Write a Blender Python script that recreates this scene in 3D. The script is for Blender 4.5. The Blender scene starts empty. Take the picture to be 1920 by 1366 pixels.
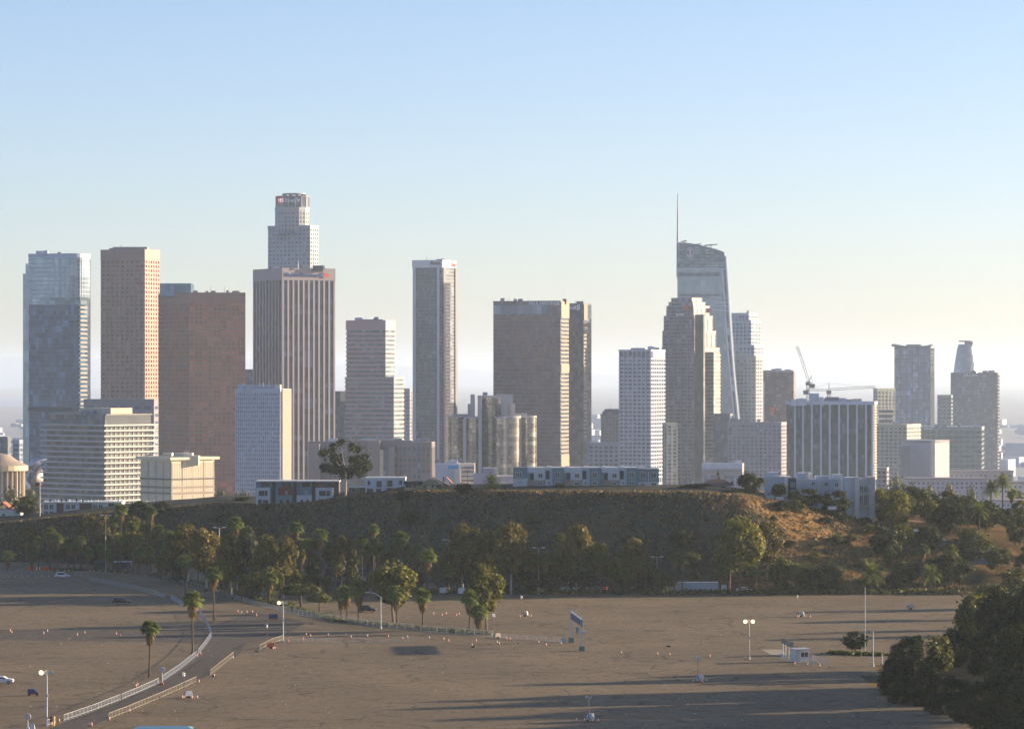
import bpy, math, random
from mathutils import Vector, Matrix
random.seed(7)
sc = bpy.context.scene
col = sc.collection
R = math.radians
F = 6400.0          # focal length in photo pixels (1920 wide)
HZ = 700.0          # photo row of the horizon
CAMZ = 60.0         # camera height over the parking lot, metres
BASIN = -75.0       # level of the city basin

# ------------------------------------------------------------------ camera
cam_d = bpy.data.cameras.new('camera')
cam = bpy.data.objects.new('camera', cam_d); col.objects.link(cam)
cam.location = (0, 0, CAMZ); cam.rotation_euler = (R(90), 0, 0)
cam_d.sensor_fit = 'HORIZONTAL'; cam_d.sensor_width = 36.0
cam_d.lens = 36.0 * F / 1920.0
cam_d.shift_y = (HZ - 683.0) / 1920.0
cam_d.clip_start = 1.0; cam_d.clip_end = 120000.0
sc.camera = cam

# ------------------------------------------------------------------ world, sun, exposure
SUN_ELEV = 9.5
SUN_AZ = 74.0       # degrees to the right of the view direction (+Y)
world = bpy.data.worlds.new('World'); sc.world = world; world.use_nodes = True
wn = world.node_tree; wn.nodes.clear()
sky = wn.nodes.new('ShaderNodeTexSky'); sky.sky_type = 'NISHITA'
sky.sun_disc = False
sky.sun_elevation = R(SUN_ELEV); sky.sun_rotation = R(SUN_AZ)
sky.altitude = 150.0; sky.air_density = 0.7; sky.dust_density = 0.7; sky.ozone_density = 2.1
bg = wn.nodes.new('ShaderNodeBackground'); bg.inputs['Strength'].default_value = 0.083
wo = wn.nodes.new('ShaderNodeOutputWorld')
wb = wn.nodes.new('ShaderNodeMix'); wb.data_type = 'RGBA'; wb.blend_type = 'MULTIPLY'; wb.inputs[0].default_value = 1.0
wb.inputs[7].default_value = (1.18, 1.045, 1.10, 1)      # the photograph's cool white balance, the same over the whole sky
wn.links.new(sky.outputs[0], wb.inputs[6]); wn.links.new(wb.outputs[2], bg.inputs[0]); wn.links.new(bg.outputs[0], wo.inputs[0])

sun_d = bpy.data.lights.new('sun', 'SUN'); sun_d.energy = 5.0; sun_d.angle = R(0.53)
sun_d.color = (1.0, 0.76, 0.49)
sun = bpy.data.objects.new('sun', sun_d); col.objects.link(sun)
sdir = Vector((math.sin(R(SUN_AZ)) * math.cos(R(SUN_ELEV)), math.cos(R(SUN_AZ)) * math.cos(R(SUN_ELEV)), math.sin(R(SUN_ELEV))))
sun.rotation_euler = sdir.to_track_quat('Z', 'Y').to_euler()
sun.location = (400, 0, 300)
vs = sc.view_settings
vs.view_transform = 'Standard'; vs.look = 'None'; vs.exposure = 1.4; vs.gamma = 1.0
vs.use_curve_mapping = False
sc.render.engine = 'CYCLES'
sc.cycles.use_denoising = True
sc.cycles.max_bounces = 6; sc.cycles.volume_bounces = 1
sc.cycles.transparent_max_bounces = 8
sc.cycles.sample_clamp_indirect = 6.0

# ------------------------------------------------------------------ helpers
def P(px, py, D):
    return Vector(((px - 960.0) / F * D, D, CAMZ - (py - HZ) / F * D))
def X(px, D): return (px - 960.0) / F * D
def Zp(py, D): return CAMZ - (py - HZ) / F * D
def lotD(py): return CAMZ * F / (py - HZ)          # distance of a point on the flat lot
def lerp(a, b, t): return a + (b - a) * t
def smooth(t):
    t = max(0.0, min(1.0, t)); return t * t * (3 - 2 * t)
def interp(tab, x):
    if x <= tab[0][0]: return tab[0][1]
    for (a, b), (c, d) in zip(tab, tab[1:]):
        if x <= c: return b + (d - b) * (x - a) / (c - a)
    return tab[-1][1]
def hsh(i, j=0):
    v = math.sin(i * 127.1 + j * 311.7) * 43758.5453
    return v - math.floor(v)
def vnoise(x, y):
    xi, yi = math.floor(x), math.floor(y); fx, fy = x - xi, y - yi
    fx = fx * fx * (3 - 2 * fx); fy = fy * fy * (3 - 2 * fy)
    a = lerp(hsh(xi, yi), hsh(xi + 1, yi), fx); b = lerp(hsh(xi, yi + 1), hsh(xi + 1, yi + 1), fx)
    return lerp(a, b, fy) - 0.5

def tag(o, label=None, cat=None, group=None, kind=None):
    if label: o['label'] = label
    if cat: o['category'] = cat
    if group: o['group'] = group
    if kind: o['kind'] = kind
    return o
def empty(name, loc, rz=0.0, label=None, cat=None, group=None):
    o = bpy.data.objects.new(name, None); col.objects.link(o)
    o.location = loc; o.rotation_euler = (0, 0, rz); o.empty_display_size = 1.0
    return tag(o, label, cat, group)
def obj(name, me, parent=None, loc=None, rz=None):
    o = bpy.data.objects.new(name, me); col.objects.link(o)
    if parent: o.parent = parent
    if loc is not None: o.location = loc
    if rz is not None: o.rotation_euler = (0, 0, rz)
    return o
def copy_tree(o, parent=None):
    c = o.copy(); col.objects.link(c)
    if parent: c.parent = parent
    for ch in list(o.children): copy_tree(ch, c)
    return c

class MB:
    """collects faces of one mesh"""
    def __init__(s): s.v = []; s.f = []
    def add(s, vs, fs):
        b = len(s.v); s.v += [tuple(p) for p in vs]; s.f += [tuple(b + i for i in q) for q in fs]; return s
    def box(s, x0, x1, y0, y1, z0, z1):
        return s.add([(x0, y0, z0), (x1, y0, z0), (x1, y1, z0), (x0, y1, z0), (x0, y0, z1), (x1, y0, z1), (x1, y1, z1), (x0, y1, z1)],
                     [(3, 2, 1, 0), (4, 5, 6, 7), (0, 1, 5, 4), (1, 2, 6, 5), (2, 3, 7, 6), (3, 0, 4, 7)])
    def bar(s, p, q, w, h=None, up=(0, 0, 1)):
        h = h or w; p = Vector(p); q = Vector(q); d = (q - p)
        if d.length < 1e-6: return s
        d = d.normalized(); u = Vector(up)
        if abs(d.dot(u)) > 0.98: u = Vector((1, 0, 0))
        a = d.cross(u).normalized() * (w / 2); b = a.cross(d).normalized() * (h / 2)
        return s.add([p - a - b, p + a - b, p + a + b, p - a + b, q - a - b, q + a - b, q + a + b, q - a + b],
                     [(0, 1, 2, 3), (7, 6, 5, 4), (0, 4, 5, 1), (1, 5, 6, 2), (2, 6, 7, 3), (3, 7, 4, 0)])
    def tube(s, pts, rads, n=8, cap=True):
        b0 = len(s.v); pts = [Vector(p) for p in pts]
        for i, p in enumerate(pts):
            d = (pts[min(i + 1, len(pts) - 1)] - pts[max(i - 1, 0)]).normalized()
            u = Vector((1, 0, 0)) if abs(d.x) < 0.8 else Vector((0, 1, 0))
            a = d.cross(u).normalized(); b = d.cross(a).normalized()
            for k in range(n):
                t = 2 * math.pi * k / n
                s.v.append(tuple(p + (a * math.cos(t) + b * math.sin(t)) * rads[i]))
        for i in range(len(pts) - 1):
            for k in range(n):
                k2 = (k + 1) % n
                s.f.append((b0 + i * n + k, b0 + i * n + k2, b0 + (i + 1) * n + k2, b0 + (i + 1) * n + k))
        if cap:
            s.f.append(tuple(b0 + k for k in range(n))); e = b0 + (len(pts) - 1) * n
            s.f.append(tuple(e + n - 1 - k for k in range(n)))
        return s
    def prism(s, poly, z0, z1):
        n = len(poly)
        return s.add([(x, y, z0) for x, y in poly] + [(x, y, z1) for x, y in poly],
                     [tuple(range(n - 1, -1, -1)), tuple(range(n, 2 * n))] + [(i, (i + 1) % n, n + (i + 1) % n, n + i) for i in range(n)])
    def loft(s, rings, cap=True):
        b = len(s.v); n = len(rings[0])
        for r in rings: s.v += [tuple(p) for p in r]
        for i in range(len(rings) - 1):
            for k in range(n):
                k2 = (k + 1) % n
                s.f.append((b + i * n + k, b + i * n + k2, b + (i + 1) * n + k2, b + (i + 1) * n + k))
        if cap:
            s.f.append(tuple(b + n - 1 - k for k in range(n))); e = b + (len(rings) - 1) * n
            s.f.append(tuple(e + k for k in range(n)))
        return s
    def ball(s, c, r, n=8, m=5, sz=1.0):
        rings = []
        for i in range(m + 1):
            t = math.pi * i / m - math.pi / 2; rr = max(0.02, math.cos(t)) * r
            rings.append([(c[0] + rr * math.cos(2 * math.pi * k / n), c[1] + rr * math.sin(2 * math.pi * k / n), c[2] + math.sin(t) * r * sz) for k in range(n)])
        return s.loft(rings)
    def mesh(s, name, mat, smooth=False):
        me = bpy.data.meshes.new(name); me.from_pydata(s.v, [], s.f)
        if mat: me.materials.append(mat)
        if smooth: me.shade_smooth()
        me.update(); return me
    def build(s, name, mat, parent=None, smooth=False, kind=None, loc=None, rz=None):
        o = obj(name, s.mesh(name, mat, smooth), parent, loc, rz)
        if kind: o['kind'] = kind
        return o

# ------------------------------------------------------------------ materials
MATS = {}
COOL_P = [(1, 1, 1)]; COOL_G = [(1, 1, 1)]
def new_mat(name):
    m = bpy.data.materials.new(name); m.use_nodes = True; nt = m.node_tree
    b = nt.nodes['Principled BSDF']; return m, nt, b
def N(nt, t, **kw):
    n = nt.nodes.new(t)
    for k, v in kw.items(): setattr(n, k, v)
    return n
def ramp(nt, fac, stops):
    r = N(nt, 'ShaderNodeValToRGB'); e = r.color_ramp.elements
    while len(e) < len(stops): e.new(0.5)
    for el, (p, c) in zip(e, stops): el.position = p; el.color = (*c, 1)
    nt.links.new(fac, r.inputs[0]); return r.outputs[0]
def plain(name, c, rough=0.7, var=0.12, scale=0.3, metal=0.0, spec=0.4, emit=None):
    """painted or stone surface with soft patchy wear"""
    if name in MATS: return MATS[name]
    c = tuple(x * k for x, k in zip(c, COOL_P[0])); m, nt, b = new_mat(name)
    tc = N(nt, 'ShaderNodeTexCoord'); nz = N(nt, 'ShaderNodeTexNoise'); nz.inputs['Scale'].default_value = scale
    nz.inputs['Detail'].default_value = 4.0
    nt.links.new(tc.outputs['Object'], nz.inputs['Vector'])
    lo = tuple(max(0, x * (1 - var)) for x in c); hi = tuple(min(1, x * (1 + var)) for x in c)
    nt.links.new(ramp(nt, nz.outputs[0], [(0.3, lo), (0.7, hi)]), b.inputs['Base Color'])
    b.inputs['Roughness'].default_value = rough; b.inputs['Metallic'].default_value = metal
    b.inputs['Specular IOR Level'].default_value = spec
    if emit: b.inputs['Emission Color'].default_value = (*emit[0], 1); b.inputs['Emission Strength'].default_value = emit[1]
    MATS[name] = m; return m
def glass(name, c1, c2, cx=3.0, cz=3.5, rough=0.12, spec=0.5, metal=0.0, bright=None):
    """facade glazing: every pane (cell cx by cz metres) has a tone of its own (blinds, tint, interior)"""
    if name in MATS: return MATS[name]
    m, nt, b = new_mat(name)
    tc = N(nt, 'ShaderNodeTexCoord'); sp = N(nt, 'ShaderNodeSeparateXYZ'); nt.links.new(tc.outputs['Object'], sp.inputs[0])
    ad = N(nt, 'ShaderNodeMath', operation='SUBTRACT'); nt.links.new(sp.outputs[0], ad.inputs[0]); nt.links.new(sp.outputs[1], ad.inputs[1])
    def cell(sock, s):
        d = N(nt, 'ShaderNodeMath', operation='DIVIDE'); d.inputs[1].default_value = s; nt.links.new(sock, d.inputs[0])
        a = N(nt, 'ShaderNodeMath', operation='ADD'); a.inputs[1].default_value = 0.013; nt.links.new(d.outputs[0], a.inputs[0])
        f = N(nt, 'ShaderNodeMath', operation='FLOOR'); nt.links.new(a.outputs[0], f.inputs[0]); return f.outputs[0]
    cb = N(nt, 'ShaderNodeCombineXYZ'); nt.links.new(cell(ad.outputs[0], cx), cb.inputs[0]); nt.links.new(cell(sp.outputs[2], cz), cb.inputs[1])
    wn_ = N(nt, 'ShaderNodeTexWhiteNoise', noise_dimensions='3D'); nt.links.new(cb.outputs[0], wn_.inputs['Vector'])
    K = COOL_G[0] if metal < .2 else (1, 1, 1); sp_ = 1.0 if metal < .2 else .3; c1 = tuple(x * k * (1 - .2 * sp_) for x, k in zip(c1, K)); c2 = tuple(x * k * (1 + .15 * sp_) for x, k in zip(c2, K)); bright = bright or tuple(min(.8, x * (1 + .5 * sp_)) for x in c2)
    stops = [(0.0, c1), (0.55, tuple(lerp(a, b_, .4) for a, b_ in zip(c1, c2))), (0.9, c2), (0.97, bright)]
    nt.links.new(ramp(nt, wn_.outputs[0], stops), b.inputs['Base Color'])
    b.inputs['Roughness'].default_value = rough; b.inputs['Specular IOR Level'].default_value = spec; b.inputs['Metallic'].default_value = metal
    # panes are never perfectly flush
    nz = N(nt, 'ShaderNodeTexNoise'); nz.inputs['Scale'].default_value = 0.12; nt.links.new(tc.outputs['Object'], nz.inputs['Vector'])
    bp = N(nt, 'ShaderNodeBump'); bp.inputs['Strength'].default_value = 0.25; bp.inputs['Distance'].default_value = 0.6
    nt.links.new(nz.outputs[0], bp.inputs['Height']); nt.links.new(bp.outputs[0], b.inputs['Normal'])
    MATS[name] = m; return m

# ------------------------------------------------------------------ the ground: lot, hill, basin in one sheet
YB = [(-220, 1100), (-160, 1090), (-120, 1080), (-75, 1068), (-60, 1050), (-50, 1036), (-30, 996), (-10, 958), (5, 942), (70, 934), (110, 932), (160, 925), (230, 900)]
YC = [(-220, 1125), (-160, 1113), (-120, 1106), (-75, 1094), (-60, 1080), (-50, 1068), (-30, 1030), (-10, 995), (5, 977), (66, 972), (80, 985), (95, 1000), (110, 1010), (160, 1010), (230, 1000)]
ZC = [(-220, 8), (-170, 10.5), (-142, 13.7), (-96, 17.8), (-75, 17.7), (-60, 19.2), (-50, 21.4), (-30, 24.3), (-10, 25.5), (0, 26), (52, 26), (66, 25), (75, 23.3), (92, 19.5), (105, 17), (123, 14.5), (148, 13.5), (190, 16), (240, 20)]
def GZ(x, y):
    yb, yc, zc = interp(YB, x), interp(YC, x), interp(ZC, x)
    if y < yb:
        z = 0.0
        if x > 60 and y > 500:      # planted bank that closes the lot on the right
            edge = interp([(500, 112), (540, 96), (577, 84), (600, 77), (620, 71), (640, 68), (690, 73), (731, 88), (800, 105), (914, 122), (935, 124)], y)
            z = 7.0 * smooth((x - edge - 4) / 45.0)
        return z
    if y <= yc:
        t = (y - yb) / (yc - yb)
        z = zc * (smooth(t) * 0.55 + t * 0.45) * (1 if t < 1 else 1)
        k = math.sin(math.pi * t)
        z += k * (1.6 * vnoise(x * .06 + 3, y * .08) * 2 + 0.9 * vnoise(x * .19, y * .21) + .35 * vnoise(x * .6, y * .6))
        z -= k * 1.5 * abs(vnoise(x * .11 + 7 + .3 * vnoise(x * .05, y * .05), y * .012)) * 2
        return max(0.0, z) if t < .12 else z
    pw = interp([(-220, 62), (-80, 48), (-50, 36), (60, 36), (90, 70), (230, 70)], x); fl = interp([(60, 170), (95, 420)], x)
    if y < yc + pw: return zc + 1.2 * smooth((y - yc) / pw)
    t = smooth((y - yc - pw) / fl)
    return lerp(zc + 1.2, BASIN, t)
def build_ground():
    ys = [300, 420, 500, 540] + list(range(560, 900, 10)) + [900 + 3.0 * i for i in range(0, 84)] + [1160, 1180, 1200, 1230, 1260, 1300, 1350, 1400, 1450, 1500, 1560, 1650, 2000, 3000, 5000, 9000, 20000, 45600]
    nx = 170; v = []; f = []
    for y in ys:
        for i in range(nx + 1):
            t = i / nx * 2 - 1
            if y <= 1200: x = t * 260
            else: x = t * 260 * (1 + (y - 1200) / 1200.0 * 1.0)
            v.append((x, y, GZ(x, y) if y < 1650 else BASIN))
    w = nx + 1
    for j in range(len(ys) - 1):
        for i in range(nx): f.append((j * w + i, j * w + i + 1, (j + 1) * w + i + 1, (j + 1) * w + i))
    me = bpy.data.meshes.new('ground'); me.from_pydata(v, [], f); me.shade_smooth()
    m, nt, b = new_mat('dry_hill_ground')
    geo = N(nt, 'ShaderNodeNewGeometry')
    n1 = N(nt, 'ShaderNodeTexNoise'); n1.inputs['Scale'].default_value = 0.09; n1.inputs['Detail'].default_value = 8; nt.links.new(geo.outputs['Position'], n1.inputs['Vector'])
    n2 = N(nt, 'ShaderNodeTexNoise'); n2.inputs['Scale'].default_value = 0.9; n2.inputs['Detail'].default_value = 6; nt.links.new(geo.outputs['Position'], n2.inputs['Vector'])
    c_sage_shaded = ramp(nt, n1.outputs[0], [(0.3, (.036, .046, .036)), (0.5, (.072, .076, .054)), (0.7, (.115, .105, .068))])  # sage ground, darkened and greyed with the hill's shade
    c_gold_sunlit = ramp(nt, n1.outputs[0], [(0.3, (.09, .07, .03)), (0.5, (.22, .135, .05)), (0.7, (.34, .20, .075))])  # dry gold grass ground, sunlight on the right slope put into the colour
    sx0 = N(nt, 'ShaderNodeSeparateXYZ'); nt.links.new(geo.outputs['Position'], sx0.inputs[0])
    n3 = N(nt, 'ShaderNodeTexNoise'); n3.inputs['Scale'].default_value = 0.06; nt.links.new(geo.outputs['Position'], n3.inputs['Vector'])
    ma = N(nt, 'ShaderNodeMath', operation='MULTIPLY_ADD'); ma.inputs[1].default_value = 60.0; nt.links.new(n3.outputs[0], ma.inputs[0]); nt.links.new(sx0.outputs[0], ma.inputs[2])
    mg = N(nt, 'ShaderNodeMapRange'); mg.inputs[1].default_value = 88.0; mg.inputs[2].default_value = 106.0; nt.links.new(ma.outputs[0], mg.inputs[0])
    cg = N(nt, 'ShaderNodeMix', data_type='RGBA'); nt.links.new(mg.outputs[0], cg.inputs[0]); nt.links.new(c_sage_shaded, cg.inputs[6]); nt.links.new(c_gold_sunlit, cg.inputs[7]); c1 = cg.outputs[2]  # blend across the hill paints its shaded and sunlit parts
    c2 = ramp(nt, n2.outputs[0], [(0.3, (.45, .45, .4)), (0.7, (1, 1, 1))])
    mx = N(nt, 'ShaderNodeMix', data_type='RGBA', blend_type='MULTIPLY'); mx.inputs[0].default_value = 0.8
    sx = N(nt, 'ShaderNodeSeparateXYZ'); nt.links.new(geo.outputs['Position'], sx.inputs[0])
    mr = N(nt, 'ShaderNodeMapRange'); mr.inputs[1].default_value = -40; mr.inputs[2].default_value = -70; nt.links.new(sx.outputs[2], mr.inputs[0])
    cm = N(nt, 'ShaderNodeMix', data_type='RGBA'); cm.inputs[7].default_value = (.46, .48, .52, 1)       # paved city floor of the basin, paled and blued in place of thicker haze
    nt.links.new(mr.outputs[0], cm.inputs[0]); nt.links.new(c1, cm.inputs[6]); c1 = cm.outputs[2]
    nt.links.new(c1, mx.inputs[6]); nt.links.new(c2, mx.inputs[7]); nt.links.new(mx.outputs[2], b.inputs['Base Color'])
    bp = N(nt, 'ShaderNodeBump'); bp.inputs['Strength'].default_value = 0.6; bp.inputs['Distance'].default_value = 0.4
    nt.links.new(n2.outputs[0], bp.inputs['Height']); nt.links.new(bp.outputs[0], b.inputs['Normal'])
    b.inputs['Roughness'].default_value = 1.0; b.inputs['Specular IOR Level'].default_value = 0.1
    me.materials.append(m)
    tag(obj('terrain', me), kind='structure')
build_ground()

# the asphalt of the lot: one sheet 4 mm and more over the ground
def build_lot():
    v = []; f = []; nx = 80; ys = [500 + 12 * i for i in range(51)]
    rows = []
    for y in ys:
        row = []
        for i in range(nx + 1):
            x = lerp(-200, 165, i / nx)
            yy = y
            row.append((x, yy))
        rows.append(row)
    def inside(x, y):
        e = interp([(500, 112), (540, 96), (577, 84), (600, 77), (620, 71), (640, 68), (690, 73), (731, 88), (800, 105), (914, 122), (935, 124), (1100, 126)], y) if x > 60 else 1e9
        return y < interp(YB, x) - 3 and x < e
    w = nx + 1
    for row in rows:
        for (x, y) in row: v.append((x, y, 0.012))
    for j in range(len(ys) - 1):
        for i in range(nx):
            cx, cy = (rows[j][i][0] + rows[j][i + 1][0]) / 2, (rows[j][i][1] + rows[j + 1][i][1]) / 2
            if inside(cx, cy): f.append((j * w + i, j * w + i + 1, (j + 1) * w + i + 1, (j + 1) * w + i))
    me = bpy.data.meshes.new('asphalt'); me.from_pydata(v, [], f)
    m, nt, b = new_mat('worn_asphalt')
    geo = N(nt, 'ShaderNodeNewGeometry')
    def noise(scale, det, vec=None, dist=0.0, sy=1.0):
        mp = N(nt, 'ShaderNodeMapping'); mp.inputs['Scale'].default_value = (1, sy, 1)
        nt.links.new(vec or geo.outputs['Position'], mp.inputs[0])
        n = N(nt, 'ShaderNodeTexNoise'); n.inputs['Scale'].default_value = scale; n.inputs['Detail'].default_value = det
        n.inputs['Distortion'].default_value = dist; nt.links.new(mp.outputs[0], n.inputs['Vector']); return n.outputs[0]
    base = ramp(nt, noise(0.03, 6, sy=0.8), [(0.3, (.158, .121, .075)), (0.55, (.200, .154, .093)), (0.75, (.235, .18, .110))])
    fine = ramp(nt, noise(1.1, 8, sy=1.0), [(0.28, (.62, .62, .64)), (0.5, (1, 1, 1)), (0.75, (1.25, 1.22, 1.18))])
    stain = ramp(nt, noise(0.30, 6, sy=1.0, dist=.4), [(0.34, (.48, .49, .51)), (0.47, (1, 1, 1)), (.62, (1, 1, 1)), (.74, (1.22, 1.2, 1.16))])
    def mul(a, c, fac=1.0):
        mx = N(nt, 'ShaderNodeMix', data_type='RGBA', blend_type='MULTIPLY'); mx.inputs[0].default_value = fac
        nt.links.new(a, mx.inputs[6]); nt.links.new(c, mx.inputs[7]); return mx.outputs[2]
    c = mul(mul(base, fine, 0.9), stain, 0.55)
    # sealed cracks and wheel tracks: thin curved dark lines from stretched voronoi edges
    vo = N(nt, 'ShaderNodeTexVoronoi', feature='DISTANCE_TO_EDGE'); vo.inputs['Scale'].default_value = 0.03
    dn = N(nt, 'ShaderNodeTexNoise'); dn.inputs['Scale'].default_value = 0.05; nt.links.new(geo.outputs['Position'], dn.inputs['Vector'])
    mxv = N(nt, 'ShaderNodeMix', data_type='VECTOR'); 
    vm = N(nt, 'ShaderNodeVectorMath', operation='SCALE'); vm.inputs['Scale'].default_value = 30.0; nt.links.new(dn.outputs['Color'], vm.inputs[0])
    va = N(nt, 'ShaderNodeVectorMath', operation='ADD'); nt.links.new(geo.outputs['Position'], va.inputs[0]); nt.links.new(vm.outputs[0], va.inputs[1])
    nt.links.new(va.outputs[0], vo.inputs['Vector'])
    crack = ramp(nt, vo.outputs['Distance'], [(0.0, (.38, .38, .40)), (0.016, (1, 1, 1))])
    c = mul(c, crack, 0.8)
    nt.links.new(c, b.inputs['Base Color'])
    b.inputs['Roughness'].default_value = 0.95; b.inputs['Specular IOR Level'].default_value = 0.15
    bp = N(nt, 'ShaderNodeBump'); bp.inputs['Strength'].default_value = 0.5; bp.inputs['Distance'].default_value = 0.08
    nt.links.new(noise(2.0, 6), bp.inputs['Height']); nt.links.new(bp.outputs[0], b.inputs['Normal'])
    me.materials.append(m)
    tag(obj('parking_lot_pavement', me), kind='structure')
build_lot()

# darker lanes laid over the lot: sealed asphalt, with tree shadow put into the tone
def build_lane(poly, name, z):
    v = []
    for px, py in poly: D = lotD(py); v.append((X(px, D), D, z))
    me = bpy.data.meshes.new(name); me.from_pydata(v, [], [tuple(range(len(v)))])
    m, nt, b = new_mat(name + '_asphalt'); geo = N(nt, 'ShaderNodeNewGeometry'); n = N(nt, 'ShaderNodeTexNoise'); n.inputs['Scale'].default_value = .5; n.inputs['Detail'].default_value = 8; nt.links.new(geo.outputs['Position'], n.inputs['Vector'])
    nt.links.new(ramp(nt, n.outputs[0], [(.3, (.075, .066, .055)), (.6, (.115, .098, .077)), (.75, (.15, .125, .095))]), b.inputs['Base Color']); b.inputs['Roughness'].default_value = .95; b.inputs['Specular IOR Level'].default_value = .15
    me.materials.append(m); tag(obj(name, me), kind='structure')
build_lane([(-30, 1199), (200, 1201), (330, 1204), (396, 1207), (398, 1192), (430, 1206), (520, 1197), (548, 1178), (575, 1166), (530, 1156), (470, 1146), (430, 1152), (400, 1172), (330, 1180), (200, 1180), (-30, 1179)][::-1] and [(-30, 1199), (200, 1201), (330, 1204), (430, 1206), (520, 1197), (575, 1166), (530, 1156), (470, 1146), (400, 1172), (330, 1180), (200, 1180), (-30, 1179)], 'shaded_cross_lane', .017)
build_lane([(60, 1378), (120, 1354), (226, 1314), (300, 1280), (370, 1230), (400, 1190), (470, 1186), (450, 1225), (395, 1264), (300, 1308), (200, 1348), (130, 1380)], 'curving_lane', .022)
def ray_ground(px, py, d0=900.0, d1=1180.0):
    """distance at which the sight line through a photo point meets the ground"""
    d = d0
    while d < d1:
        if Zp(py, d) <= GZ(X(px, d), d): return d
        d += 1.0
    return d1
HAZE_D = 4.8e-5
COOL_P[0] = (1.10, 1.16, 1.28); COOL_G[0] = (1.25, 1.45, 1.75)  # paler, bluer city facades: distance haze and blue shade put into their colours
# ------------------------------------------------------------------ skyline helpers
def rect_pts(xl, xc, xr, D, th):
    """plan corners of a block whose left end, near corner and right end stand at photo columns xl, xc, xr"""
    t = R(th); cx = X(xc, D); u = (xl - 960) / F
    L = (cx - u * D) / (math.cos(t) + u * math.sin(t)); u = (xr - 960) / F
    S = (u * D - cx) / (math.sin(t) - u * math.cos(t))
    a = Vector((-math.cos(t), math.sin(t))) * L; b = Vector((math.sin(t), math.cos(t))) * S
    c = Vector((cx, D)); return [c, c + b, c + a + b, c + a]
def ppts(lst): return [Vector((X(px, D), D)) for px, D in lst]
def ccw(p):
    a = sum(p[i].x * p[(i + 1) % len(p)].y - p[(i + 1) % len(p)].x * p[i].y for i in range(len(p)))
    return p if a > 0 else p[::-1]
def offset(poly, d):
    n = len(poly); out = []
    for i in range(n):
        p0, p1, p2 = poly[i - 1], poly[i], poly[(i + 1) % n]
        e1 = (p1 - p0).normalized(); e2 = (p2 - p1).normalized()
        n1 = Vector((e1.y, -e1.x)); n2 = Vector((e2.y, -e2.x)); k = 1 + n1.dot(n2)
        out.append(p1 + (n1 + n2) * (d / max(k, 0.3)))
    return out
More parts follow.
